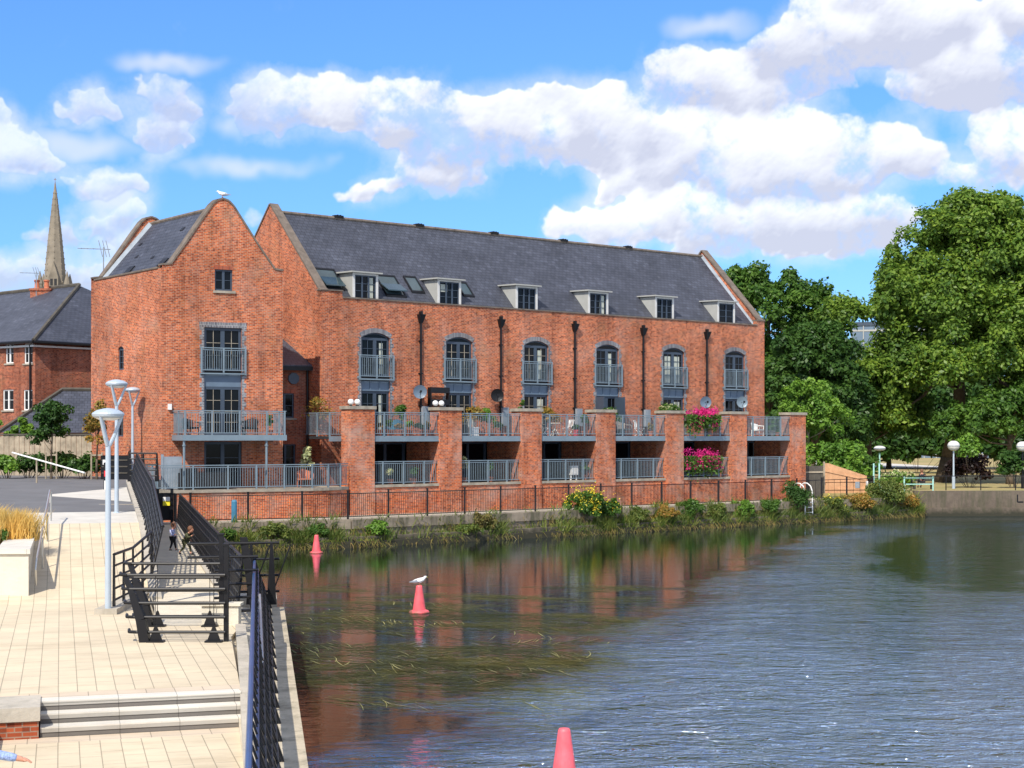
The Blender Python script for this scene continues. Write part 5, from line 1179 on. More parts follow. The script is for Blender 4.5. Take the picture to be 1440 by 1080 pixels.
for i in range(1, 15): FP.append(Vector((-7.62, 71.0, 0)).lerp(Vector((17.06, 91.6, 0)), i / 14))
FP += [Vector((18.9, 93.3, 0)), Vector((20.8, 95.0, 0)), Vector((22.9, 97.0, 0))]
org = Vector((B1[0], B1[1], 0))
for i, p in enumerate(FP):
    p = p - org; mb = MB(); mb.box(p.x - .045, p.x + .045, p.y - .045, p.y + .045, -.05, 1.32); mb.box(p.x - .06, p.x + .06, p.y - .06, p.y + .06, 1.322, 1.35); mb.build('post', 'black', fence)
    if i < len(FP) - 1: mb = MB(); fpan(mb, p, FP[i + 1] - org, 1.22, .105 if i < 17 else .6); mb.build('bar_panel', 'black', fence)
# gate at the end of the walkway
gate = empty('walkway_gate', (-15.6, 67.3, 1.26), .35, 'narrow dark gate standing open at the far end of the walkway', 'gate')
for x in (0, .62): mb = MB(); mb.box(x - .06, x + .06, -.06, .06, -.05, 1.55); mb.build('gate_post', 'black', gate)
mb = MB()
for k in range(6): mb.box(.62 + .06 + k * .0, .62 + .1, -.1 - .15 * k, -.08 - .15 * k, .1, 1.35)
mb.box(.06, .56, -.02, .02, 1.3, 1.36); mb.box(.06, .56, -.02, .02, .15, .2); mb.box(.06, .56, -.01, .01, .2, 1.3); mb.build('gate_leaf', 'black', gate)
mb = MB(); mb.box(-.15, .15, -.02, .02, 0, .20, 0); mb.box(-.15, .15, -.021, .02, .202, .38, 1); tag(mb.build('warning_sign', ['yellow', 'white'], loc=tuple(atD(234, 66.9, 2.08)), rz=.1), 'small yellow and white warning sign beside the walkway gate', 'sign')
mb = MB(); mb.lathe([(.13, 0), (.13, .93), (.10, 1.0), (.0, 1.02)], n=12); tag(mb.build('mooring_post', 'teal', loc=(-12.42, 68.35, 1.26)), 'blue painted round post behind the fence near the walkway', 'post')
mb = MB(); mb.box(-.11, .11, -.08, .0, 0, .0 + .6)
# truss railing up the ramp: blades, rails, cross plates
def truss(name, pts, h, label, cat='railing', lean=0.0, nr=4, post=1.05, mat='black', topmat=None, plate=True, pr=.028, group=None, dense=3):
    """pts = [(x,y,z)]; rails parallel to it, blade posts and triangular brackets"""
    r_ = empty(name, pts[0], 0, label, cat, group); o_ = Vector(pts[0]); P = [Vector(p) - o_ for p in pts]
    d0 = (P[-1] - P[0]); side = Vector((d0.y, -d0.x, 0)).normalized() * -1
    off_ = lambda f: side * lean * f + Vector((0, 0, h * f))
    for k in range(nr + 1):
        f = 1.0 - k * .8 / nr; mb = MB()
        for a_, b_ in zip(P, P[1:]): mb.tube(a_ + off_(f), b_ + off_(f), .036 if k == 0 else pr, 8)
        mb.build('rail', topmat if (topmat and k < 2) else mat, r_, smooth=False)
    for a_, b_ in zip(P, P[1:]):
        L = (b_ - a_).length; n_ = max(1, round(L / post)); d = (b_ - a_).normalized()
        for i in range(n_ + (1 if b_ is P[-1] else 0)):
            c_ = a_ + (b_ - a_) * i / n_; mb = MB(); w0, w1 = .10, .03
            u = side * .02
            lo = c_ + off_(0); hi = c_ + off_(1.0)
            mb.hexa([lo - d * w0 - u, lo + d * w0 - u, lo + d * w0 + u, lo - d * w0 + u, hi - d * w1 - u, hi + d * w1 - u, hi + d * w1 + u, hi - d * w1 + u]); mb.build('post', mat, r_)
            if plate and i < n_:
                e_ = a_ + (b_ - a_) * (i + 1) / n_; mb = MB()
                for f0, f1 in ((.2, .95),):
                    A_, B__ = c_ + off_(f0), e_ + off_(f1); mb.tube(A_, B__, .014 if dense < 5 else .03, 5); A_, B__ = c_ + off_(f1), e_ + off_(f0); mb.tube(A_, B__, .014, 5)
                for t_ in [(j + .5) / dense for j in range(dense)]:
                    g_ = c_.lerp(e_, t_); mb.tube(g_ + off_(.10), g_ + off_(.93), .016 if dense < 5 else .022, 5)
                    if dense > 4: mb.tube(g_ + off_(.62), g_ + off_(.36), .05, 6, .03)
                mb.build('bracing', mat, r_)
    return r_
tr = [(wx(Y) + .16, Y, zr(Y) + .1) for Y in (40.8, 44, 47.9, 54, 60, 66)]
truss('truss_railing', tr, 1.22, 'long black truss railing climbing along the sloping pavement left of the walkway', lean=-.28, nr=5, post=.9, pr=.026, dense=4)
tr = [(wx(66) + .14, 66, zr(66) + .1), (-15.35, 66.1, zr(66) + .1)]
truss('landing_railing', tr, 1.22, 'short black five bar railing at the top landing in front of the timber fence', nr=4, plate=False, post=.6)
tr = [(wr(Y) + .1, Y, 1.02 + .26 * (Y - 33.2) / 34 + .1) for Y in (34.6, 42, 50, 58, 66.4)]
truss('lattice_railing', tr, 1.22, 'black lattice railing on the river side of the narrow walkway', lean=-.12, nr=5, post=.72, pr=.034, dense=6)
# solid fretwork plates in the lattice railing
# river railing: blue upper tubes, the sky's reflection put into their colour
tr = [(EX(Y) - .12, Y, .72 if Y < 30 else .78) for Y in (6, 10, 14, 18, 22, 26, 30, 34, 38.4)]
truss('river_railing', tr, 1.25, 'blue tubular railing with black brackets leaning in along the river edge', lean=.42, nr=4, topmat='blue', post=1.3, pr=.022, dense=1)
tr = [(-9.32, 35.8, 1.0), (-9.42, 38.0, 1.0), (-9.5, 40.3, 1.25)]
truss('end_railing', tr, 1.34, 'short black five bar railing behind the nearest lamp post', nr=4, plate=False, post=1.45)
mb = MB(); mb.prism([(-9.62, 35.2), (-9.1, 35.2), (-9.3, 40.4), (-9.72, 40.4)], .9, 1.13); tag(mb.build('railing_plinth', 'kerb'), 'low pale plinth under the short railing beside the nearest lamp post', 'plinth')
# barriers across the walkway
def barrier(Y, x0, x1, label, zs):
    r_ = empty('chicane_barrier', ((x0 + x1) / 2, Y, 1.0), 0, label, 'barrier', 'black barriers across the walkway'); c_ = (x0 + x1) / 2
    for k, f in enumerate(zs):
        bend = .30 * f; mb = MB(); mb.path([(x1 - c_, 0, f), (x0 - c_ + .15 - bend * .5, 0, f), (x0 - c_ - bend * .5, .05, f - .0), (x0 - c_ - bend * .5 - .05, .25, f + .02)], .032, 8); mb.build('rail', 'black', r_)
    mb = MB()
    mb.path([(x0 - c_ + .30, 0.02, 0), (x0 - c_ + .22, 0.02, .45), (x0 - c_ + .05, .03, .95), (x0 - c_ - .12, .05, zs[-1])], [.14, .13, .09, .05], 4); mb.build('curved_post', 'black', r_)
    for f in (.27, .88):
        x = x0 - c_ + (x1 - x0) * f; mb = MB(); mb.hexa([(x - .17, -.1, 0), (x + .17, -.1, 0), (x + .17, .1, 0), (x - .17, .1, 0), (x - .17, -.1, .035), (x + .17, -.1, .035), (x + .17, .1, .035), (x - .17, .1, .035)])
        mb.hexa([(x - .13, -.02, .035), (x + .13, -.02, .035), (x + .13, .02, .035), (x - .13, .02, .035), (x - .015, -.02, .34), (x + .015, -.02, .34), (x + .015, .02, .34), (x - .015, .02, .34)]); mb.tube((x, 0, .3), (x, 0, zs[-1]), .008, 5); mb.build('foot', 'black', r_)
    return r_
barrier(30.5, -7.62, -5.72, 'front black five bar barrier with a curved end post, crossing the walkway', (.20, .50, .78, 1.06, 1.34))
barrier(33.0, -8.15, -6.30, 'rear black five bar barrier, partly behind the front one', (.22, .50, .78, 1.06, 1.36))
for (x, Y, h, lab) in ((-5.72, 30.6, 1.92, 'nearer tall black gate post at the right end of the front barrier'), (-6.34, 33.35, 1.95, 'farther tall black gate post behind the front barrier end')):
    mb = MB(); mb.box(-.045, .045, -.045, .045, 0, h); mb.box(-.06, .06, -.06, .06, h + .002, h + .04); tag(mb.build('gate_post', 'black', loc=(x, Y, 1.0)), lab, 'post')
r_ = empty('side_barrier', (-6.3, 34.5, .95), 0, 'short black rails joining the tall gate posts to the blue river railing', 'barrier')
for z in (.22, .52, .82, 1.12, 1.42, 1.72): mb = MB(); mb.tube((-.9 if z > 1.3 else -.3, -.6, z + .05), (.62, -.3, z + .05), .032, 8); mb.build('rail', 'black', r_)
for x in (.0,): mb = MB(); mb.hexa([(x - .15, -.55, 0), (x + .15, -.55, 0), (x + .15, -.35, 0), (x - .15, -.35, 0), (x - .012, -.47, .36), (x + .012, -.47, .36), (x + .012, -.43, .36), (x - .012, -.43, .36)]); mb.tube((x, -.45, .3), (x, -.45, 1.7), .01, 5); mb.build('foot', 'black', r_)
mb = MB(); mb.hexa([(.50, -.36, 0), (.68, -.36, 0), (.68, -.30, 0), (.5, -.30, 0), (.22, -.36, 1.9), (.38, -.36, 1.9), (.38, -.3, 1.9), (.22, -.3, 1.9)]); mb.build('leaning_post', 'black', r_)
r_ = empty('inner_lattice', (-6.5, 37.5, .98), 0, 'black braced end panel of the lattice railing behind the side rails', 'railing')
mb = MB()
for z in (.3, .7, 1.1, 1.5): mb.tube((-.7, 0, z), (.75, .3, z), .03, 8)
mb.build('rail', 'black', r_)
for x in (-.5, .1, .6): mb = MB(); mb.hexa([(x - .12, 0, 0), (x + .12, 0, 0), (x + .12, .05, 0), (x - .12, .05, 0), (x - .03, 0, 1.5), (x + .03, 0, 1.5), (x + .03, .05, 1.5), (x - .03, .05, 1.5)]); mb.tube((x, 0, .2), (x + .45, .1, 1.45), .018, 5); mb.build('post', 'black', r_)
# stainless handrails
def handrail(pts, posts, label, z=.9):
    r_ = empty('handrail', pts[0], 0, label, 'handrail', None); o_ = Vector(pts[0]); mb = MB(); mb.path([Vector(p) - o_ for p in pts], .028, 10)
    for p in pts[1:-1]: mb.ball(Vector(p) - o_, .028, 8)
    mb.build('rail', 'inox', r_)
    for (a_, b_) in posts: mb = MB(); mb.tube(Vector(a_) - o_, Vector(b_) - o_, .026, 10); mb.lathe([(.06, 0), (.06, .015)], tuple(Vector(a_) - o_), 10); mb.build('post', 'inox', r_)
handrail([(-5.15, 31.2, 1.25), (-5.15, 31.2, 1.85), (-5.1, 30.9, 1.90), (-3.95, 24.2, 1.45), (-3.9, 24.0, 1.38), (-3.9, 24.0, .8)], [((-4.87, 29.4, .86), (-4.87, 29.4, 1.80)), ((-3.98, 24.3, .60), (-3.98, 24.3, 1.46))], 'stainless steel handrail inside the blue river railing by the steps')
handrail([(-12.05, 38.7, 1.35), (-12.0, 38.5, 1.75), (-12.0, 38.6, 2.02), (-14.6, 48.3, 3.40), (-14.65, 48.5, 3.36), (-14.65, 48.5, 3.0)], [((-12.65, 41.2, 1.44), (-12.65, 41.2, 2.38)), ((-13.55, 44.6, 1.93), (-13.55, 44.6, 2.86)), ((-14.5, 48.1, 2.42), (-14.5, 48.1, 3.36))], 'stainless steel handrail beside the cream planter wall')
# planter block
pl = empty('planter', (-12.08, 38.2, 0), 0, 'large cream rendered planter wall with a pale stone coping, straw grasses behind', 'planter')
pc = [(0, 0), (-3.0, 10.6), (-14, 7.4), (-11.0, -3.2)]
pc = [(0, 0), (-3.05, 10.55), (-14.0, 7.2), (-11.0, -.35)]
mb = MB(); mb.prism(pc, .9, 2.17); mb.build('wall', 'render', pl)
g2_ = [(.06, -.06), (-3.0, 10.6), (-3.75, 10.6), (-1.0, .75), (-11.0, .4), (-11.0, -.42)]
mb = MB(); mb.prism(g2_, 2.172, 2.29); mb.build('coping', 'nosing', pl)
mb = MB(); mb.prism([(-1.0, .75), (-3.7, 10.4), (-13.6, 7.0), (-11, .4)], 2.172, 2.22); mb.build('soil', 'soil', pl)
mb = MB(); mb.box(-1.35, -1.05, -.03, .0, 1.78, 1.93); mb.box(-1.28, -1.12, -.035, -.03, 1.82, 1.89, 1); mb.build('recessed_light', ['lead', 'black'], pl)
for i, (x, y, h, mt, lab) in enumerate(((-1.75, 4.2, .95, 'leaf_straw', 'tall golden ornamental grass tuft in the cream planter'), (-2.4, 2.6, .7, 'leaf_straw', 'shorter pinkish straw grass tuft at the front of the planter'), (-3.1, 5.5, 1.0, 'leaf_straw', 'golden ornamental grass tuft farther left in the planter'))):
    k = 1500; P0 = np.stack([rng.normal(0, .28, k), rng.normal(0, .3, k), np.zeros(k)], 1); o = blades('ornamental_grass', P0, rng.uniform(.5, 1, k) * h, mt, .8, .018, lab, 'grass plant'); o.location = (-12.08 + x, 38.2 + y, 2.22)
bush('bush', (-12.08 - 1.9, 38.2 + 3.4, 2.2), .4, .4, .35, 'low dark green shrub between the straw grasses in the planter', mat='leaf_mid', n=500, size=.06)
# pier at bottom left and the low wall end beside it
sp = empty('brick_pier', (*loc2w(-.3, 24.1), .55), QA, 'short red brick pier with a thick pale stone cap at the left of the steps', 'pier')
mb = MB(); mb.box(-1.2, -.02, 0.02, .94, 0, .27); mb.build('brickwork', 'brick_house', sp); mb = MB(); mb.box(-2.2, .0, -.02, 1.1, .272, .48); mb.build('cap', 'kerb', sp)
mb = MB(); mb.box(-.45, .0, -4.0, 0, -.0, .40, 0); mb.box(-.5, .03, -4.05, .02, .402, .48, 1); o = mb.build('low_wall', ['render', 'nosing'], loc=(*loc2w(-1.13, 23.85), .55), rz=QA); tag(o, 'low pale wall end at the very left bottom corner', 'wall')
# timber fence behind the road
tf = empty('timber_fence', (-27, 78.4, 3.05), 0, 'tall weathered grey timber board fence behind the road on the left', 'fence')
P = [Vector((-29, 80.2, 0)) - Vector((-27, 78.4, 0)), Vector((-17.9, 76.0, 0)) - Vector((-27, 78.4, 0))]
L = (P[1] - P[0]).length; d = (P[1] - P[0]) / L; s_ = Vector((-d.y, d.x, 0)); mb = MB(); n_ = 74
for i in range(n_):
    a_ = P[0] + d * (L * i / n_); b_ = P[0] + d * (L * (i + .94) / n_); o_ = s_ * (.0 if i % 2 else .018); t_ = s_ * .02; h = 2.12 + rnd.uniform(-.02, .02)
    mb.hexa([a_ + o_ - t_, b_ + o_ - t_, b_ + o_, a_ + o_, *[q + Vector((0, 0, h)) for q in (a_ + o_ - t_, b_ + o_ - t_, b_ + o_, a_ + o_)]])
mb.build('boards', 'oldwood', tf)
mb = MB(); t_ = s_ * .07; mb.hexa([P[0] - t_ + Vector((0, 0, 2.13)), P[1] - t_ + Vector((0, 0, 2.13)), P[1] + t_ + Vector((0, 0, 2.13)), P[0] + t_ + Vector((0, 0, 2.13)), P[0] - t_ + Vector((0, 0, 2.2)), P[1] - t_ + Vector((0, 0, 2.2)), P[1] + t_ + Vector((0, 0, 2.2)), P[0] + t_ + Vector((0, 0, 2.2))]); mb.build('top_rail', 'darkwood', tf)
mb = MB(); q = P[1]; mb.box(q.x - .06, q.x + .12, q.y - .1, q.y + .1, -1.8, 2.3); mb.build('end_post', 'black', tf)
# bin store, information post, barrier arm
bs = empty('bin_store', tuple(atD(160, 71.5, 3.07)), .1, 'low black slatted bin store behind the lamp posts', 'bin store')
mb = MB(); mb.box(-.6, .68, 0, .8, 0, 1.15); mb.build('body', 'black', bs)
mb = MB()
for z in (.3, .6, .9): mb.box(-.55, .63, -.03, -.001, z, z + .06)
mb.build('slats', 'darkwood', bs); mb = MB(); mb.box(-.5, -.33, -.045, -.031, .72, .95); mb.build('notice', 'white', bs)
ip = empty('information_post', tuple(atD(150.5, 62.0, 2.9)), 0, 'slim black and red information post with a white notice behind the front lamp post', 'sign post')
mb = MB(); mb.box(-.12, .12, -.06, .06, -.05, 1.15); mb.build('panel', 'black', ip); mb = MB(); mb.box(-.1, .1, -.075, -.061, .58, .82); mb.build('red_panel', 'red', ip); mb = MB(); mb.box(-.09, .09, -.075, -.061, .05, .42); mb.build('notice', 'white', ip)
ba = empty('barrier_arm', tuple(atD(119, 64.5, 2.95)), 0, 'long thin white barrier arm reaching across the road on the left', 'barrier')
mb = MB(); mb.tube((0, 0, .62), (-3.9, 2.6, 1.45), .035, 8); mb.build('arm', 'white', ba); mb = MB(); mb.tube((-2.55, 1.7, 0), (-2.55, 1.7, 1.15), .04, 8); mb.build('support', 'oldwood', ba)

# ================================================================== STREET LAMPS
def street_lamp(px, pyb, z, h, label, R_=.5):
    Y = F * (CAMZ - z) / (pyb - HY); X = (px - 720) / F * Y
    t = empty('street_lamp', (X, Y, z), .2, label, 'street lamp', 'silver street lamps beside the walkway')
    mb = MB(); zf = h - .74; mb.tube((0, 0, 0), (0, 0, zf), .075, 14, .058); mb.lathe([(.12, 0), (.12, .03), (.09, .05)], n=12); mb.build('pole', 'galv', t, smooth=False)
    for an in (0.0, 2.094, 4.189):
        c_, s_ = math.cos(an), math.sin(an); mb = MB(); mb.path([(c_ * .03, s_ * .03, zf - .1), (c_ * .12, s_ * .12, zf + .08), (c_ * R_ * .86, s_ * R_ * .86, h - .16)], [.05, .045, .032], 8); mb.build('arm', 'galv', t)
    mb = MB(); mb.lathe([(R_ * .84, h - .20), (R_ * .95, h - .17), (R_, h - .12), (R_ * .96, h - .09), (R_ * .7, h - .03), (R_ * .3, h + .01), (0.02, h + .02)], n=28); mb.build('canopy', 'galv', t, smooth=False)
    mb = MB(); mb.lathe([(R_ * .5, h - .26), (R_ * .8, h - .205)], n=20); mb.build('diffuser', 'white', t)
    return t
street_lamp(152, 862, 1.02, 4.72, 'nearest silver street lamp with a wide dished canopy, pole rising from the plaza edge', .37)
street_lamp(164, 722, 2.52, 4.48, 'second silver street lamp whose pole stands just right of the nearest one', .37)
street_lamp(186.5, 674.6, 3.07, 4.35, 'farthest silver street lamp in front of the timber fence', .37)

# ================================================================== GULLS AND BUOYS
def gull(loc, rz_, label, s_=1.0):
    t = empty('seagull', loc, rz_, label, 'gull')
    T = lambda x, y, z: (x * s_, y * s_, z * s_)
    mb = MB(T); prof = [(-.20, .10, .03), (-.12, .115, .055), (0, .13, .075), (.09, .155, .065), (.14, .19, .042), (.17, .225, .036), (.20, .235, .03), (.225, .23, .012)]
    for (x0, z0, r0), (x1, z1, r1) in zip(prof, prof[1:]): mb.tube((x0, 0, z0), (x1, 0, z1), r0, 10, r1)
    mb.build('body', 'gullwhite', t, smooth=False)
    for sy in (-1, 1):
        mb = MB(T); mb.hexa([(.08, sy * .06, .12), (-.10, sy * .07, .09), (-.30, sy * .015, .09), (.0, sy * .045, .07), (.08, sy * .05, .18), (-.1, sy * .055, .15), (-.31, sy * .01, .105), (.0, sy * .04, .19)]); mb.build('wing', 'gullgrey', t)
        mb = MB(T); mb.tube((.01, sy * .03, 0), (.01, sy * .03, .09), .006, 5); mb.box(-.01, .05, sy * .03 - .02, sy * .03 + .02, 0, .006); mb.build('leg', 'terra', t)
    mb = MB(T); mb.tube((.222, 0, .23), (.265, 0, .222), .009, 6, .003); mb.build('beak', 'yellow', t)
gull(tuple(wgl(2.88, -.0, 16.41)), R(180), 'seagull standing on the rounded top of the gabled wing', 1.25)
def buoy(px, pyb, label, hh=.80):
    p = at(px, pyb, 0.0); t = empty('marker_buoy', tuple(p), rnd.uniform(0, 3), label, 'buoy', 'pink cone buoys on the river')
    mb = MB(); mb.lathe([(.14, -.25), (.20, .16 * 0), (.185, .12), (.09, hh - .03), (.075, hh), (.0, hh + .01)], n=24); mb.build('cone', 'pink', t)
    mb = MB(); mb.lathe([(.20, -.05), (.29, -.01), (.30, .03), (.27, .07), (.19, .10)], n=24); mb.build('base_ring', 'pink', t); return p
buoy(445, 778, 'farthest pink cone buoy, close to the planted quay'); bp_ = buoy(589.5, 862, 'pink cone buoy with a white gull standing on top'); buoy(793.5, 1103, 'nearest pink cone buoy, cut by the bottom edge', .82)
gull((bp_.x, bp_.y, .805), R(20), 'white gull perched on the middle pink buoy', 1.0)

# ================================================================== RIVER WEED AND BANK PLANTS
def weeds():
    Vs, Fs = [], []; n_ = 0
    for c in range(270):
        py_ = rnd.choice([rnd.uniform(822, 852), rnd.gauss(868, 14), rnd.gauss(872, 10), rnd.gauss(925, 14), rnd.gauss(935, 18), rnd.gauss(965, 22), rnd.uniform(820, 1000)]); f = min(1, max(0, (py_ - 800) / 200)); px_ = rnd.uniform(395 + 15 * f, 900 - 210 * f * f)
        if py_ < 805: continue
        p = at(px_, py_, 0.0); dr = rnd.gauss(-.1, .45) if rnd.random() < .7 else rnd.uniform(-1.3, .4)
        for k in range(rnd.randint(5, 24)):
            L = rnd.uniform(.25, 1.3); w0 = rnd.uniform(.006, .016); a_ = dr + rnd.gauss(0, .16); x, y = p.x + rnd.gauss(0, .55), p.y + rnd.gauss(0, .32); cv = rnd.gauss(0, .22); m = 6; pts = []
            for i in range(m + 1): pts.append((x, y)); x += math.cos(a_) * L / m; y += math.sin(a_) * L / m; a_ += cv / m
            b0 = len(Vs)
            for i, (x, y) in enumerate(pts):
                w_ = w0 * math.sin(math.pi * (i + .4) / (m + .8)); dx, dy = (pts[min(i + 1, m)][0] - pts[max(i - 1, 0)][0], pts[min(i + 1, m)][1] - pts[max(i - 1, 0)][1]); q = math.hypot(dx, dy) + 1e-6
                z = .006 + .012 * (k % 5) / 5
                Vs.append((x - dy / q * w_, y + dx / q * w_, z)); Vs.append((x + dy / q * w_, y - dx / q * w_, z + .004))
            for i in range(m): Fs.append((b0 + 2 * i, b0 + 2 * i + 1, b0 + 2 * i + 3, b0 + 2 * i + 2))
    me = bpy.data.meshes.new('river_weed'); me.from_pydata(Vs, [], Fs); me.materials.append(M['weed']); o = bpy.data.objects.new('river_weed', me); COL.objects.link(o)
    tag(o, 'pale green ribbons of river weed trailing at the water surface', 'water weed', None, 'stuff')
weeds()
def bankpt(t, d):      # t metres along the bank from the walkway, d metres out from the fence line
    segs = [(B1, B2), (B2, B3), (B3, B4)]
    for a, b in segs:
        L = math.hypot(b[0] - a[0], b[1] - a[1])
        if t <= L or (a, b) == segs[-1]:
            dx, dy = (b[0] - a[0]) / L, (b[1] - a[1]) / L; return (a[0] + dx * t + dy * d, a[1] + dy * t - dx * d)
        t -= L
LB = 7.52 + 32.3 + 10.9
# continuous overgrowth
k = 52000; tt = rng.uniform(0, LB, k); dens_ = 0.5 + .5 * np.sin(tt * 1.3) * np.sin(tt * .37 + 1) ; keep = rng.random(k) < np.where(tt > 21, .55 + .45 * (dens_ > .45), np.where(tt < 7, .9, .10 + .45 * (dens_ > .6)))
tt = tt[keep]; dd_ = rng.uniform(.15, .75, len(tt)); XY = np.array([bankpt(a, b) for a, b in zip(tt, dd_)])
zz_ = np.where(dd_ < .3, rng.uniform(.6, 1.15, len(tt)), np.where(dd_ < .62, rng.uniform(.1, .5, len(tt)), rng.uniform(.0, .3, len(tt))))
h1 = len(tt) // 2
blades('bank_grass', np.column_stack([XY, zz_])[:h1], rng.uniform(.12, .48, h1) * (0.6 + .9 * (np.sin(tt[:h1] * 2.1) * np.sin(tt[:h1] * .7 + 2) > .1)), 'leaf_weed', 1.3, .035, 'green weeds and grasses growing along the foot of the quay wall', 'grass', 'stuff')
h2 = len(tt) - h1
blades('dry_bank_grass', np.column_stack([XY, zz_])[h1:], rng.uniform(.2, .7, h2), 'leaf_dry', 1.2, .03, 'straw coloured dead stems drooping over the quay wall to the water', 'grass', 'stuff', droop=-.6)
BP = [(1.6, .35, .9, .5, .9, 'leaf_mid', 'grassy green clump on the quay nearest the walkway', None), (3.9, .4, 1.3, .5, 1.2, 'leaf_weed', 'broad olive clump behind the farthest buoy', None), (5.8, .4, 1.0, .5, 1.0, 'leaf_mid', 'rounded green clump to the right of the farthest buoy', None),
      (8.75, .45, .85, .5, 1.05, 'leaf_lime', 'bright green leafy bush against the quay under the first pier', None), (15.1, .4, .8, .45, 1.3, 'leaf_dry', 'wispy dry weed tuft on the quay below the second pier', None), (14.0, .5, 1.1, .45, .6, 'leaf_weed', 'low straggly weed patch beside the wispy tuft', None),
      (21.9, .35, 1.4, .6, 2.3, 'leaf_mid', 'tall bush topped with yellow goldenrod flowers', ('leaf_gold', 700, .07, 'flowers')), (23.4, .35, 1.3, .6, 1.9, 'leaf_mid', 'second smaller goldenrod bush with yellow tips', ('leaf_gold', 260, .07, 'flowers')),
      (25.6, .4, 1.2, .5, 1.2, 'leaf_weed', 'green weedy clump right of the goldenrod', None), (27.6, .4, 1.2, .5, 1.3, 'leaf_oran', 'rusty brown seeding clump on the quay', None), (29.8, .4, 1.1, .5, 1.5, 'leaf_mid', 'dark green clump below the magenta flowers', None), (31.8, .4, 1.2, .5, 1.3, 'leaf_weed', 'olive clump just right of the magenta flowers', None),
      (34.0, .4, 1.3, .5, 1.3, 'leaf_lime', 'yellow green clump below the sixth pier', None), (36.3, .4, 1.2, .5, 1.4, 'leaf_mid', 'mid green clump below the last balcony', None), (38.9, .3, 1.0, .8, 2.5, 'leaf_dark', 'dark green bushy shrub spilling over the quay beside the white ladder', None),
      (42.0, .4, 1.2, .6, 1.6, 'leaf_weed', 'weedy clump with yellow flowers below the new timber fence', ('leaf_gold', 140, .08, 'flowers')), (44.5, .4, 1.5, .7, 1.5, 'leaf_oran', 'brownish bramble clump right of the ladder', None), (47.4, .2, 1.8, 1.0, 2.3, 'leaf_weed', 'large tangled bramble heap before the park wall', None), (49.4, .5, 1.2, .6, 1.2, 'leaf_oran', 'rust tinged bramble at the start of the park wall', None)]
for (t_, d_, rx_, ry_, rz_, mt, lab, ex) in BP:
    rz_ *= .9
    x, y = bankpt(t_, d_); bush('bank_plant', (x, y, .25), rx_, ry_, rz_, lab, 'plant', None, mt, int(2600 * rx_ * rz_), .075, 34, [ex] if ex else None)
# white ladder hoops
ld = empty('river_ladder', (*bankpt(39.75, .1), 1.2), math.atan2(.66, .75), 'white curved grab rails of the river ladder beside the dark shrub', 'ladder')
for x in (-.35, .35):
    mb = MB(); mb.path([(x, .5, 0), (x, .5, .75), (x, .42, .98), (x, .2, 1.12), (x, -.05, 1.12), (x, -.3, .95), (x, -.42, .65), (x, -.45, -1.1)], .035, 8); mb.build('grab_rail', 'white', ld)
for z in (-.9, -.6, -.3, 0): mb = MB(); mb.tube((-.35, -.45, z), (.35, -.45, z), .022, 6); mb.build('rung', 'white', ld)
# fences right of the terrace
nf = empty('new_timber_fence', (19.9, 97.3, 1.26), math.atan2(.25, .97), 'new orange timber fence panel whose top slopes down to the right', 'fence')
n_ = 26; W0 = 2.95; mb = MB()
for i in range(n_):
    x0 = W0 * i / n_; x1 = W0 * (i + .94) / n_; f0 = 2.15 - .85 * max(0, (x0 - .2)) / (W0 - .2); mb.box(x0, x1, 0, .02, .05, f0)
mb.build('boards', 'wood', nf)
for z in (.45, .95): mb = MB(); mb.box(0, W0, -.05, -.001, z, z + .09); mb.build('rail', 'wood', nf)
mb = MB(); mb.hexa([(0, -.05, 1.62), (W0, -.05, 1.02), (W0, -.001, 1.02), (0, -.001, 1.62), (0, -.05, 1.72), (W0, -.05, 1.12), (W0, -.001, 1.12), (0, -.001, 1.72)]); mb.build('rail', 'wood', nf)
mb = MB(); mb.box(-.1, -.002, -.05, .05, 0, 2.25); mb.build('post', 'oldwood', nf)
mb = MB(); mb.box(2.1, 2.4, -.07, -.052, .55, .95); mb.build('notice', 'lead', nf); mb = MB(); mb.box(2.85, 3.0, -.07, -.052, .55, 1.0); mb.build('notice', 'white', nf)
df_ = empty('dark_timber_fence', (17.4, 95.9, 1.26), math.atan2(.3, .9), 'dark grey timber fence panel between the last pier and the new fence', 'fence')
mb = MB()
for i in range(14): mb.box(.17 * i, .17 * i + .16, 0, .02, .05, 2.0)
mb.build('boards', 'darkwood', df_)
mb = MB(); mb.box(0, 2.4, -.05, -.001, 1.55, 1.65); mb.build('rail', 'oldwood', df_)
gp = empty('green_gate_posts', (22.95, 97.0, 1.4), 0, 'pair of pale green steel posts at the right end of the new timber fence', 'posts')
for x in (0, .35): mb = MB(); mb.tube((x, 0, 0), (x, 0, 2.0), .05, 8); mb.build('post', 'seatgreen', gp)
# low park rail
lr = empty('park_railing', (26, 99.6, 1.6), 0, 'low black tube rail along the top of the park river wall', 'railing')
for i in range(9): mb = MB(); mb.tube((i * 2.3, .1 * i, 0), (i * 2.3, .1 * i, .95), .035, 6); mb.build('post', 'black', lr)
mb = MB(); mb.tube((-3, -.5, .93), (20, .85, .93), .03, 6); mb.build('rail', 'black', lr)
gb = empty('green_rail_frame', (25.5, 99.4, 1.55), .05, 'pale green metal rail frame in front of the leafy clump on the park wall', 'railing')
for x in (0, 1.9): mb = MB(); mb.tube((x, 0, -.1), (x, 0, .95), .05, 8); mb.build('post', 'seatgreen', gb)
for z in (.45, .85): mb = MB(); mb.tube((0, 0, z), (1.9, 0, z), .035, 8); mb.build('rail', 'seatgreen', gb)

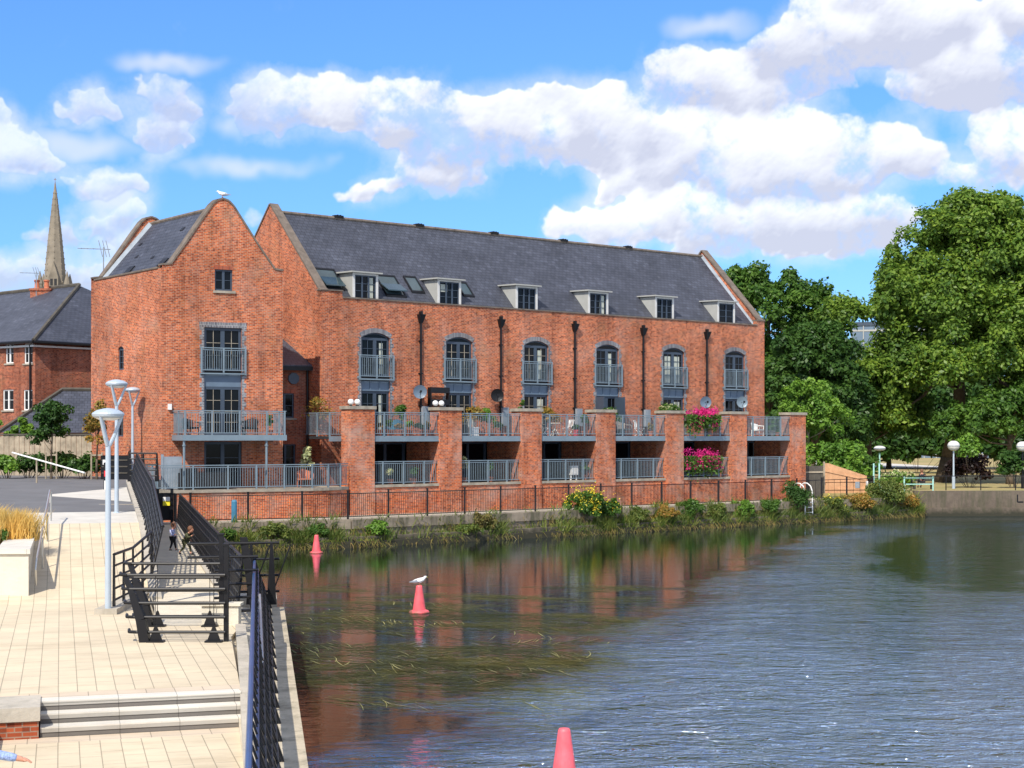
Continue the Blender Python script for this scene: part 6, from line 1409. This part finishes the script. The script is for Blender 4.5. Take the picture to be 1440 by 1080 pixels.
# ================================================================== PARK
def park_lamp(px, Y, h, label, mat='seatgreen', fl=.85):
    p = atD(px, Y, 1.5); t = empty('park_lamp', tuple(p), 0, label, 'park lamp', 'white globe lamps in the park')
    mb = MB(); mb.tube((0, 0, 0), (0, 0, h - .7), .075, 10, .05); mb.lathe([(.11, 0), (.11, .8), (.08, .85)], n=10); mb.build('pole', mat, t)
    mb = MB(); mb.ball((0, 0, h - .38), .42, 16, (1, 1, fl)); mb.build('globe', 'offwhite', t, smooth=True); mb = MB(); mb.lathe([(.15, h - .38 - .38 * fl), (.32, h - .38 - .30 * fl), (.425, h - .40)], n=16); mb.build('bowl', 'lead', t); mb = MB(); mb.lathe([(.41, h - .41), (.43, h - .38), (.41, h - .35)], n=16); mb.build('band', 'lead', t)
park_lamp(1237, 108, 3.15, 'pale green park lamp with a flattened white top, beside the bramble heap', fl=.45); park_lamp(1341, 106, 3.35, 'park lamp with a white globe in front of the big tree trunk', 'galv'); park_lamp(1438, 106, 3.3, 'park lamp with a white globe cut by the right edge', 'black')
# shade-casting big tree
make_tree('sycamore_tree', (34.2, 121, 1.5), [(2.2, 0, 16.6, 6.6, 5.5, 5.9), (-2.6, -.5, 13.4, 3.9, 5, 5.2), (7.5, 0, 13.0, 6.0, 5.5, 7.0), (1, -3, 10.3, 6.2, 4.0, 5.0), (9.5, -1, 6.8, 5, 4.5, 3.6), (-4.2, -.5, 8.0, 3.6, 4, 3.4), (-5.6, -1, 5.3, 2.5, 2.5, 2.0), (7.0, -2, 5.2, 4, 3, 2.6), (-7.7, 0, 13.2, 1.9, 1.6, 1.1), (-1.0, -3.5, 8.2, 4.2, 3, 2.0), (3.4, 1, 20.3, 3.6, 4.0, 2.6)],
          'huge spreading sycamore tree dominating the park on the right', mat='leaf_big', nclump=800, per=250, cr=1.1, size=.21, trunk_r=.62, crown_base=5.5, limbs=34, shell=.5, lean=(1.2, 0))
make_tree('plane_tree', tuple(atD(1078, 128, 1.5)), [(0, 0, 13, 4.5, 4.5, 4.5), (-1.6, 0, 16.0, 2.4, 2.6, 1.8), (3.2, 0, 14.2, 2.2, 2.4, 2.1), (4.6, 1, 10.0, 3, 3, 4.4), (0, 0, 7, 5, 4, 4.5), (-4.5, 1, 8.5, 4, 4, 4)],
          'tall plane tree rising behind the right gable of the long building', mat='leaf_mid', nclump=260, per=230, cr=.95, size=.22, trunk_r=.4, limbs=18)
make_tree('round_tree', tuple(atD(1142, 117, 1.5)), [(0, 0, 7.2, 4.1, 4, 4.9), (1.6, -.5, 4.4, 3.6, 3.5, 3.4)], 'dark rounded tree between the plane tree and the sycamore', mat='leaf_dark', nclump=220, per=230, cr=.8, size=.2, trunk_r=.35, limbs=8)
make_tree('young_tree', tuple(atD(1136, 104, 1.5)), [(0, 0, 5.6, 2.3, 2.2, 1.7), (.8, -.2, 4.4, 2.3, 2.0, 1.5), (-.6, 0, 4.0, 1.6, 1.6, 1.4)], 'small light green tree with pale branching stems right of the last pier', mat='leaf_lime', nclump=70, per=170, cr=.55, size=.14, trunk_r=.12, limbs=14, bark='oldwood')
make_tree('ash_tree', tuple(atD(1222, 124, 1.5)), [(0, 0, 5.6, 3.4, 3.2, 3.0), (-2.4, 0, 4.2, 2.8, 3, 2.8), (2.6, 0, 5.0, 2.8, 3, 3.2)], 'mid green leafy tree filling the gap left of the sycamore', mat='leaf_mid', nclump=190, per=220, cr=.85, size=.19, trunk_r=.3, limbs=10)
make_tree('shrubby_tree', tuple(atD(1420, 116, 1.5)), [(0, 0, 4.6, 3.4, 3, 2.6), (-3.2, 0, 4.0, 2.4, 2.5, 2.0), (2.8, 0, 5.4, 3, 3, 3)], 'lighter leafy low tree to the right of the sycamore trunk', mat='leaf_mid', nclump=120, per=200, cr=.8, size=.2, trunk_r=.25, limbs=8)
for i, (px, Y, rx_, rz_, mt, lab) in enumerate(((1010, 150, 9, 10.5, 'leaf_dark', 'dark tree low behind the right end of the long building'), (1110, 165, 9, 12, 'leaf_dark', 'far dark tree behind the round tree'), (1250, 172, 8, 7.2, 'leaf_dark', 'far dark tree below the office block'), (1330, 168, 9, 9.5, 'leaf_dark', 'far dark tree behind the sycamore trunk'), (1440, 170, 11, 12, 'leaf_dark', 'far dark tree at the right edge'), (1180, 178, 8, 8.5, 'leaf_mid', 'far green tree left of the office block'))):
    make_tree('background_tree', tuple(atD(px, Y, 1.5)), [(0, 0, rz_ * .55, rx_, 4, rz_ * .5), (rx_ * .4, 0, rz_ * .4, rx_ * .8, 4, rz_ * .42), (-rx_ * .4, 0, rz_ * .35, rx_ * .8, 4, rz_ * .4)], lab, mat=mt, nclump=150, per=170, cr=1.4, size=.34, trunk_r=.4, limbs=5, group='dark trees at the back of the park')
bush('hedge', tuple(atD(1172, 101.5, 1.3)), 3.4, 1.5, 3.6, 'bright yellow green hedge rising above the timber fences', 'hedge', None, 'leaf_lime', 7000, .17, 60)
bush('hedge', tuple(atD(1205, 104.5, 1.3)), 2.2, 1.4, 2.6, 'mid green hedge end just left of the flattened park lamp', 'hedge', None, 'leaf_mid', 3500, .17, 40)
bush('bush', tuple(atD(1363, 108, 1.5)), 1.9, 1.4, 2.3, 'dark purple leaved bush right of the sycamore trunk', mat='leaf_purple', n=3000, size=.16, ncl=30)
bush('bush', tuple(atD(1362, 107, 2.9)), 1.3, 1.0, 2.3, 'yellow green shrub rising above the purple bush', mat='leaf_lime', n=1500, size=.16, ncl=20)
bush('bush', tuple(atD(1425, 107, 1.5)), 1.9, 1.4, 2.5, 'dark bush at the right edge beside the last lamp', mat='leaf_dark', n=2500, size=.17, ncl=24)
bush('bush', tuple(atD(1262, 101.2, 1.45)), 2.0, .8, 1.25, 'pale yellow green clump behind the green rail frame', mat='leaf_lime', n=1800, size=.13, ncl=26, extra=[('leaf_cream', 500, .1, 'flowers')])
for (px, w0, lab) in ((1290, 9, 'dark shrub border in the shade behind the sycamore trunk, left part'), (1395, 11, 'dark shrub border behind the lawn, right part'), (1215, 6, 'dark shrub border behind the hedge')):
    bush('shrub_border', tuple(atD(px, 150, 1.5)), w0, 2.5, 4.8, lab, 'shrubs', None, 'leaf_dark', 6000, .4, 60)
# young street trees on the left
for px, Y, h, rx_, mt, lab in ((72, 72.5, 3.6, 1.1, 'leaf_dark', 'young round headed street tree before the timber fence'), (136, 71.5, 3.5, .55, 'leaf_oran', 'thin bronze leaved young tree beside the gabled wing')):
    make_tree('street_tree', tuple(atD(px, Y, 3.05)), [(0, 0, h * .62, rx_, rx_ * .9, h * .36), (.2, 0, h * .85, rx_ * .6, rx_ * .6, h * .18)], lab, mat=mt, nclump=60 if rx_ > .8 else 26, per=90, cr=.3, size=.10, trunk_r=.06, crown_base=1.0, limbs=12, shell=.3)
    mb = MB(); mb.tube((-.25, 0, 0), (-.25, 0, 1.3), .04, 6); mb.tube((.25, 0, 0), (.25, 0, 1.3), .04, 6); mb.box(-.27, .27, -.02, .02, 1.15, 1.22); tag(mb.build('tree_stake', 'oldwood', loc=tuple(atD(px, Y, 3.05))), 'timber stakes supporting the ' + ('round headed' if px == 72 else 'thin bronze') + ' young tree', 'stake')
for i, (px, Y, rx_, mt, lab) in enumerate(((10, 73, 1.1, 'leaf_lime', 'light green low shrub at the far left by the road'), (40, 74, 1.3, 'leaf_dark', 'dark low shrub left of the young round headed tree'), (88, 73.5, 1.4, 'leaf_mid', 'green low shrub right of the young round headed tree'), (118, 72.5, 1.0, 'leaf_dark', 'dark low shrub beside the bin store'))):
    bush('shrub', tuple(atD(px, Y, 3.02)), rx_, .8, 1.15, lab, 'shrub', None, mt, 1800, .12, 22)
bush('shrub', tuple(atD(22, 80.8, 4.2)), 2.1, .5, 1.9, 'climbing greenery on the left end of the outbuilding roof', 'shrub', None, 'leaf_lime', 1500, .14, 16)

# ================================================================== PEOPLE
def skin_mesh(name, joints, edges, mat, parent, sub=2):
    idx = {k: i for i, k in enumerate(joints)}
    me = bpy.data.meshes.new(name); me.from_pydata([joints[k][0] for k in joints], [(idx[a], idx[b]) for a, b in edges], [])
    o = bpy.data.objects.new(name, me); COL.objects.link(o); m = o.modifiers.new('skin', 'SKIN'); m.use_smooth_shade = True; s2 = o.modifiers.new('sub', 'SUBSURF'); s2.levels = s2.render_levels = sub
    if not me.skin_vertices: me.skin_vertices.new()
    for i, k in enumerate(joints): r = joints[k][1]; me.skin_vertices[0].data[i].radius = r if isinstance(r, tuple) else (r, r)
    me.skin_vertices[0].data[0].use_root = True
    bpy.context.view_layer.update(); dg = bpy.context.evaluated_depsgraph_get(); nm = bpy.data.meshes.new_from_object(o.evaluated_get(dg)); bpy.data.objects.remove(o)
    nm.materials.clear(); nm.materials.append(M[mat]); nm.polygons.foreach_set('use_smooth', [True] * len(nm.polygons)); o = bpy.data.objects.new(name, nm); COL.objects.link(o); o.parent = parent; return o
def person(loc, rz_, s_, label, pose, top, bottom, hair='hair', kid=True, shoe='blackcloth'):
    """faces +x; pose gives joint positions for a 1 m tall unit figure"""
    r_ = empty('person', loc, rz_, label, 'person'); J = {}; p = pose; S = lambda v: tuple(x * s_ for x in v)
    hr = .092 if kid else .068
    rad = dict(pelvis=.075, waist=.066, chest=.082, neck=.032, head=.055, ls=.042, rs=.042, le=.027, re=.027, lw=.019, rw=.019, lh=.055, rh=.055, lk=.038, rk=.038, la=.024, ra=.024, lt=.02, rt=.02)
    for k in rad: J[k] = (S(p[k]), rad[k] * s_)
    E = [('pelvis', 'waist'), ('waist', 'chest'), ('chest', 'neck'), ('neck', 'head'), ('chest', 'ls'), ('ls', 'le'), ('le', 'lw'), ('chest', 'rs'), ('rs', 're'), ('re', 'rw'), ('pelvis', 'lh'), ('lh', 'lk'), ('lk', 'la'), ('la', 'lt'), ('pelvis', 'rh'), ('rh', 'rk'), ('rk', 'ra'), ('ra', 'rt')]
    for sd_ in 'lr':       # hands: palm, four fingers, thumb
        w_ = Vector(p[sd_ + 'w']); e_ = Vector(p[sd_ + 'e']); d = (w_ - e_).normalized(); n1 = d.cross(Vector((0, 1, 0)))
        n1 = n1.normalized() if n1.length > .1 else Vector((0, 0, 1)); n2 = d.cross(n1).normalized(); pm = w_ + d * .035
        J[sd_ + 'p'] = (S(pm), (.019 * s_, .012 * s_)); E.append((sd_ + 'w', sd_ + 'p'))
        for i in range(4):
            b_ = pm + d * .016 + n2 * (.009 * (i - 1.5)); t_ = b_ + d * (.030 - .004 * abs(i - 1.2)) - n1 * .012
            J[f'{sd_}f{i}'] = (S(b_), .0052 * s_); J[f'{sd_}g{i}'] = (S(t_), .0038 * s_); E += [(sd_ + 'p', f'{sd_}f{i}'), (f'{sd_}f{i}', f'{sd_}g{i}')]
        b_ = w_ + d * .02 + n2 * .017; J[sd_ + 'th'] = (S(b_), .006 * s_); J[sd_ + 'ti'] = (S(b_ + d * .018 + n2 * .010), .0045 * s_); E += [(sd_ + 'p', sd_ + 'th'), (sd_ + 'th', sd_ + 'ti')]
    body = skin_mesh('body', J, E, 'skin', r_, 1)
    hd = Vector(p['head']) + Vector((.012, 0, .02)); hm = MB(); H_ = [v * s_ for v in hd]
    hm.ball(H_, hr * s_, 16, (1.0, .84, 1.22)); hm.ball((H_[0] + hr * s_ * 1.0, H_[1], H_[2] - .01 * s_), .014 * s_, 8, (1.3, .8, 1.2))
    for sy in (-1, 1): hm.ball((H_[0], H_[1] + sy * hr * .84 * s_, H_[2]), .018 * s_, 8, (1, .4, 1.4))
    hm.ball((H_[0] + hr * s_ * .78, H_[1], H_[2] - hr * .62 * s_), .02 * s_, 8, (.8, 1.2, .5)); hm.build('head', 'skin', r_, smooth=True)
    fe = MB()
    for sy in (-1, 1): fe.ball((H_[0] + hr * .90 * s_, H_[1] + sy * .03 * s_, H_[2] + .012 * s_), .009 * s_, 8, (.6, 1.2, .8))
    fe.build('eyes', 'blackcloth', r_)
    hh = MB(); hh.ball((H_[0] - .012 * s_, H_[1], H_[2] + .022 * s_), hr * 1.08 * s_, 14, (1.0, .92, 1.12)); hh.build('hair', hair, r_, smooth=True)
    g = 1.22
    JT = {k: (J[k][0], rad[k] * s_ * (g if k not in ('neck',) else 1.1)) for k in ('pelvis', 'waist', 'chest', 'neck', 'ls', 'le', 'rs', 're')}
    for sd_ in 'lr': JT[sd_ + 'w'] = (tuple(Vector(J[sd_ + 'e'][0]).lerp(Vector(J[sd_ + 'w'][0]), .92)), .027 * s_)
    skin_mesh('jacket', JT, [('pelvis', 'waist'), ('waist', 'chest'), ('chest', 'neck'), ('chest', 'ls'), ('ls', 'le'), ('le', 'lw'), ('chest', 'rs'), ('rs', 're'), ('re', 'rw')], top, r_, 1)
    JB = {k: (J[k][0], rad[k] * s_ * 1.14) for k in ('pelvis', 'lh', 'lk', 'rh', 'rk')}
    for sd_ in 'lr': JB[sd_ + 'a'] = (tuple(Vector(J[sd_ + 'k'][0]).lerp(Vector(J[sd_ + 'a'][0]), .9)), .031 * s_)
    skin_mesh('trousers', JB, [('pelvis', 'lh'), ('lh', 'lk'), ('lk', 'la'), ('pelvis', 'rh'), ('rh', 'rk'), ('rk', 'ra')], bottom, r_, 1)
    for sd_ in 'lr':
        a_ = Vector(J[sd_ + 'a'][0]); t_ = Vector(J[sd_ + 't'][0]); mb = MB(); mb.ball(a_.lerp(t_, .5) - Vector((0, 0, .008 * s_)), .05 * s_, 10, (1.25, .6, .55)); mb.build('shoe', shoe, r_, smooth=True)
    return r_
walk = dict(pelvis=(0, 0, .47), waist=(.0, 0, .56), chest=(.005, 0, .67), neck=(.01, 0, .76), head=(.025, 0, .86), ls=(0, .09, .71), rs=(0, -.09, .71), le=(-.05, .12, .58), re=(.02, -.12, .56), lw=(.05, .12, .49), rw=(.13, -.09, .57),
            lh=(0, .045, .45), rh=(0, -.045, .45), lk=(.06, .045, .25), rk=(-.01, -.045, .25), la=(.10, .045, .055), ra=(-.09, -.045, .06), lt=(.165, .045, .025), rt=(-.03, -.045, .025))
run_ = dict(walk); run_.update(pelvis=(0, 0, .45), chest=(.10, 0, .64), neck=(.14, 0, .72), head=(.19, 0, .81), waist=(.04, 0, .54), ls=(.10, .09, .68), rs=(.10, -.09, .68), le=(.0, .12, .58), re=(.2, -.12, .58), lw=(.08, .13, .50), rw=(.3, -.08, .64),
                 lk=(.14, .045, .29), la=(.16, .045, .08), lt=(.225, .045, .04), rk=(-.04, -.045, .24), ra=(-.20, -.045, .11), rt=(-.17, -.045, .04))
c1 = at(243, 774, 1.15); person((c1.x, c1.y, 1.13), R(-20), 1.0, 'small child in a pale lilac jacket and black leggings walking on the walkway', walk, 'jacket', 'blackcloth')
c2 = at(261, 781, 1.12); person((c2.x, c2.y, 1.12), R(-25), 1.05, 'child in dark olive clothes running behind the lattice railing', run_, 'camo', 'camo')
sit = dict(walk); sit.update(pelvis=(0, 0, .27), waist=(.0, 0, .36), chest=(.02, 0, .47), neck=(.03, 0, .555), head=(.045, 0, .63), ls=(.02, .10, .52), rs=(.02, -.10, .52), le=(.02, .14, .40), re=(.02, -.14, .40), lw=(.14, .10, .34), rw=(.14, -.10, .34),
           lh=(.03, .05, .26), rh=(.03, -.05, .26), lk=(.24, .06, .27), rk=(.24, -.06, .27), la=(.25, .06, .05), ra=(.25, -.06, .05), lt=(.31, .06, .02), rt=(.31, -.06, .02))
sp2 = atD(1297, 104.5, 1.5)
person(tuple(sp2 + Vector((0, 0, .1))), R(100), 1.72, 'person in dark clothes sitting with their back to the river under the big tree', sit, 'blackcloth', 'blackcloth', kid=False)
pb = empty('park_bench', tuple(sp2 + Vector((.05, .0, 0))), R(10), 'dark park bench under the seated person beside the tree', 'bench')
mb = MB(); mb.box(-.8, .8, -.22, .22, .40, .45); mb.build('seat', 'darkwood', pb)
for x in (-.65, .65): mb = MB(); mb.box(x - .04, x + .04, -.2, .2, 0, .40); mb.build('leg', 'darkwood', pb)
# person at the bottom left corner: only the forearm reaches into the picture
arm = dict(walk); arm.update(chest=(.03, 0, .69), rs=(.02, -.11, .73), re=(.16, -.13, .615), rw=(.31, -.10, .575), ls=(.02, .11, .73))
person((-5.99, 17.0, .55), R(8), 1.72, 'adult in a blue checked shirt whose forearm reaches in at the bottom left corner', arm, 'check', 'blackcloth', kid=False)
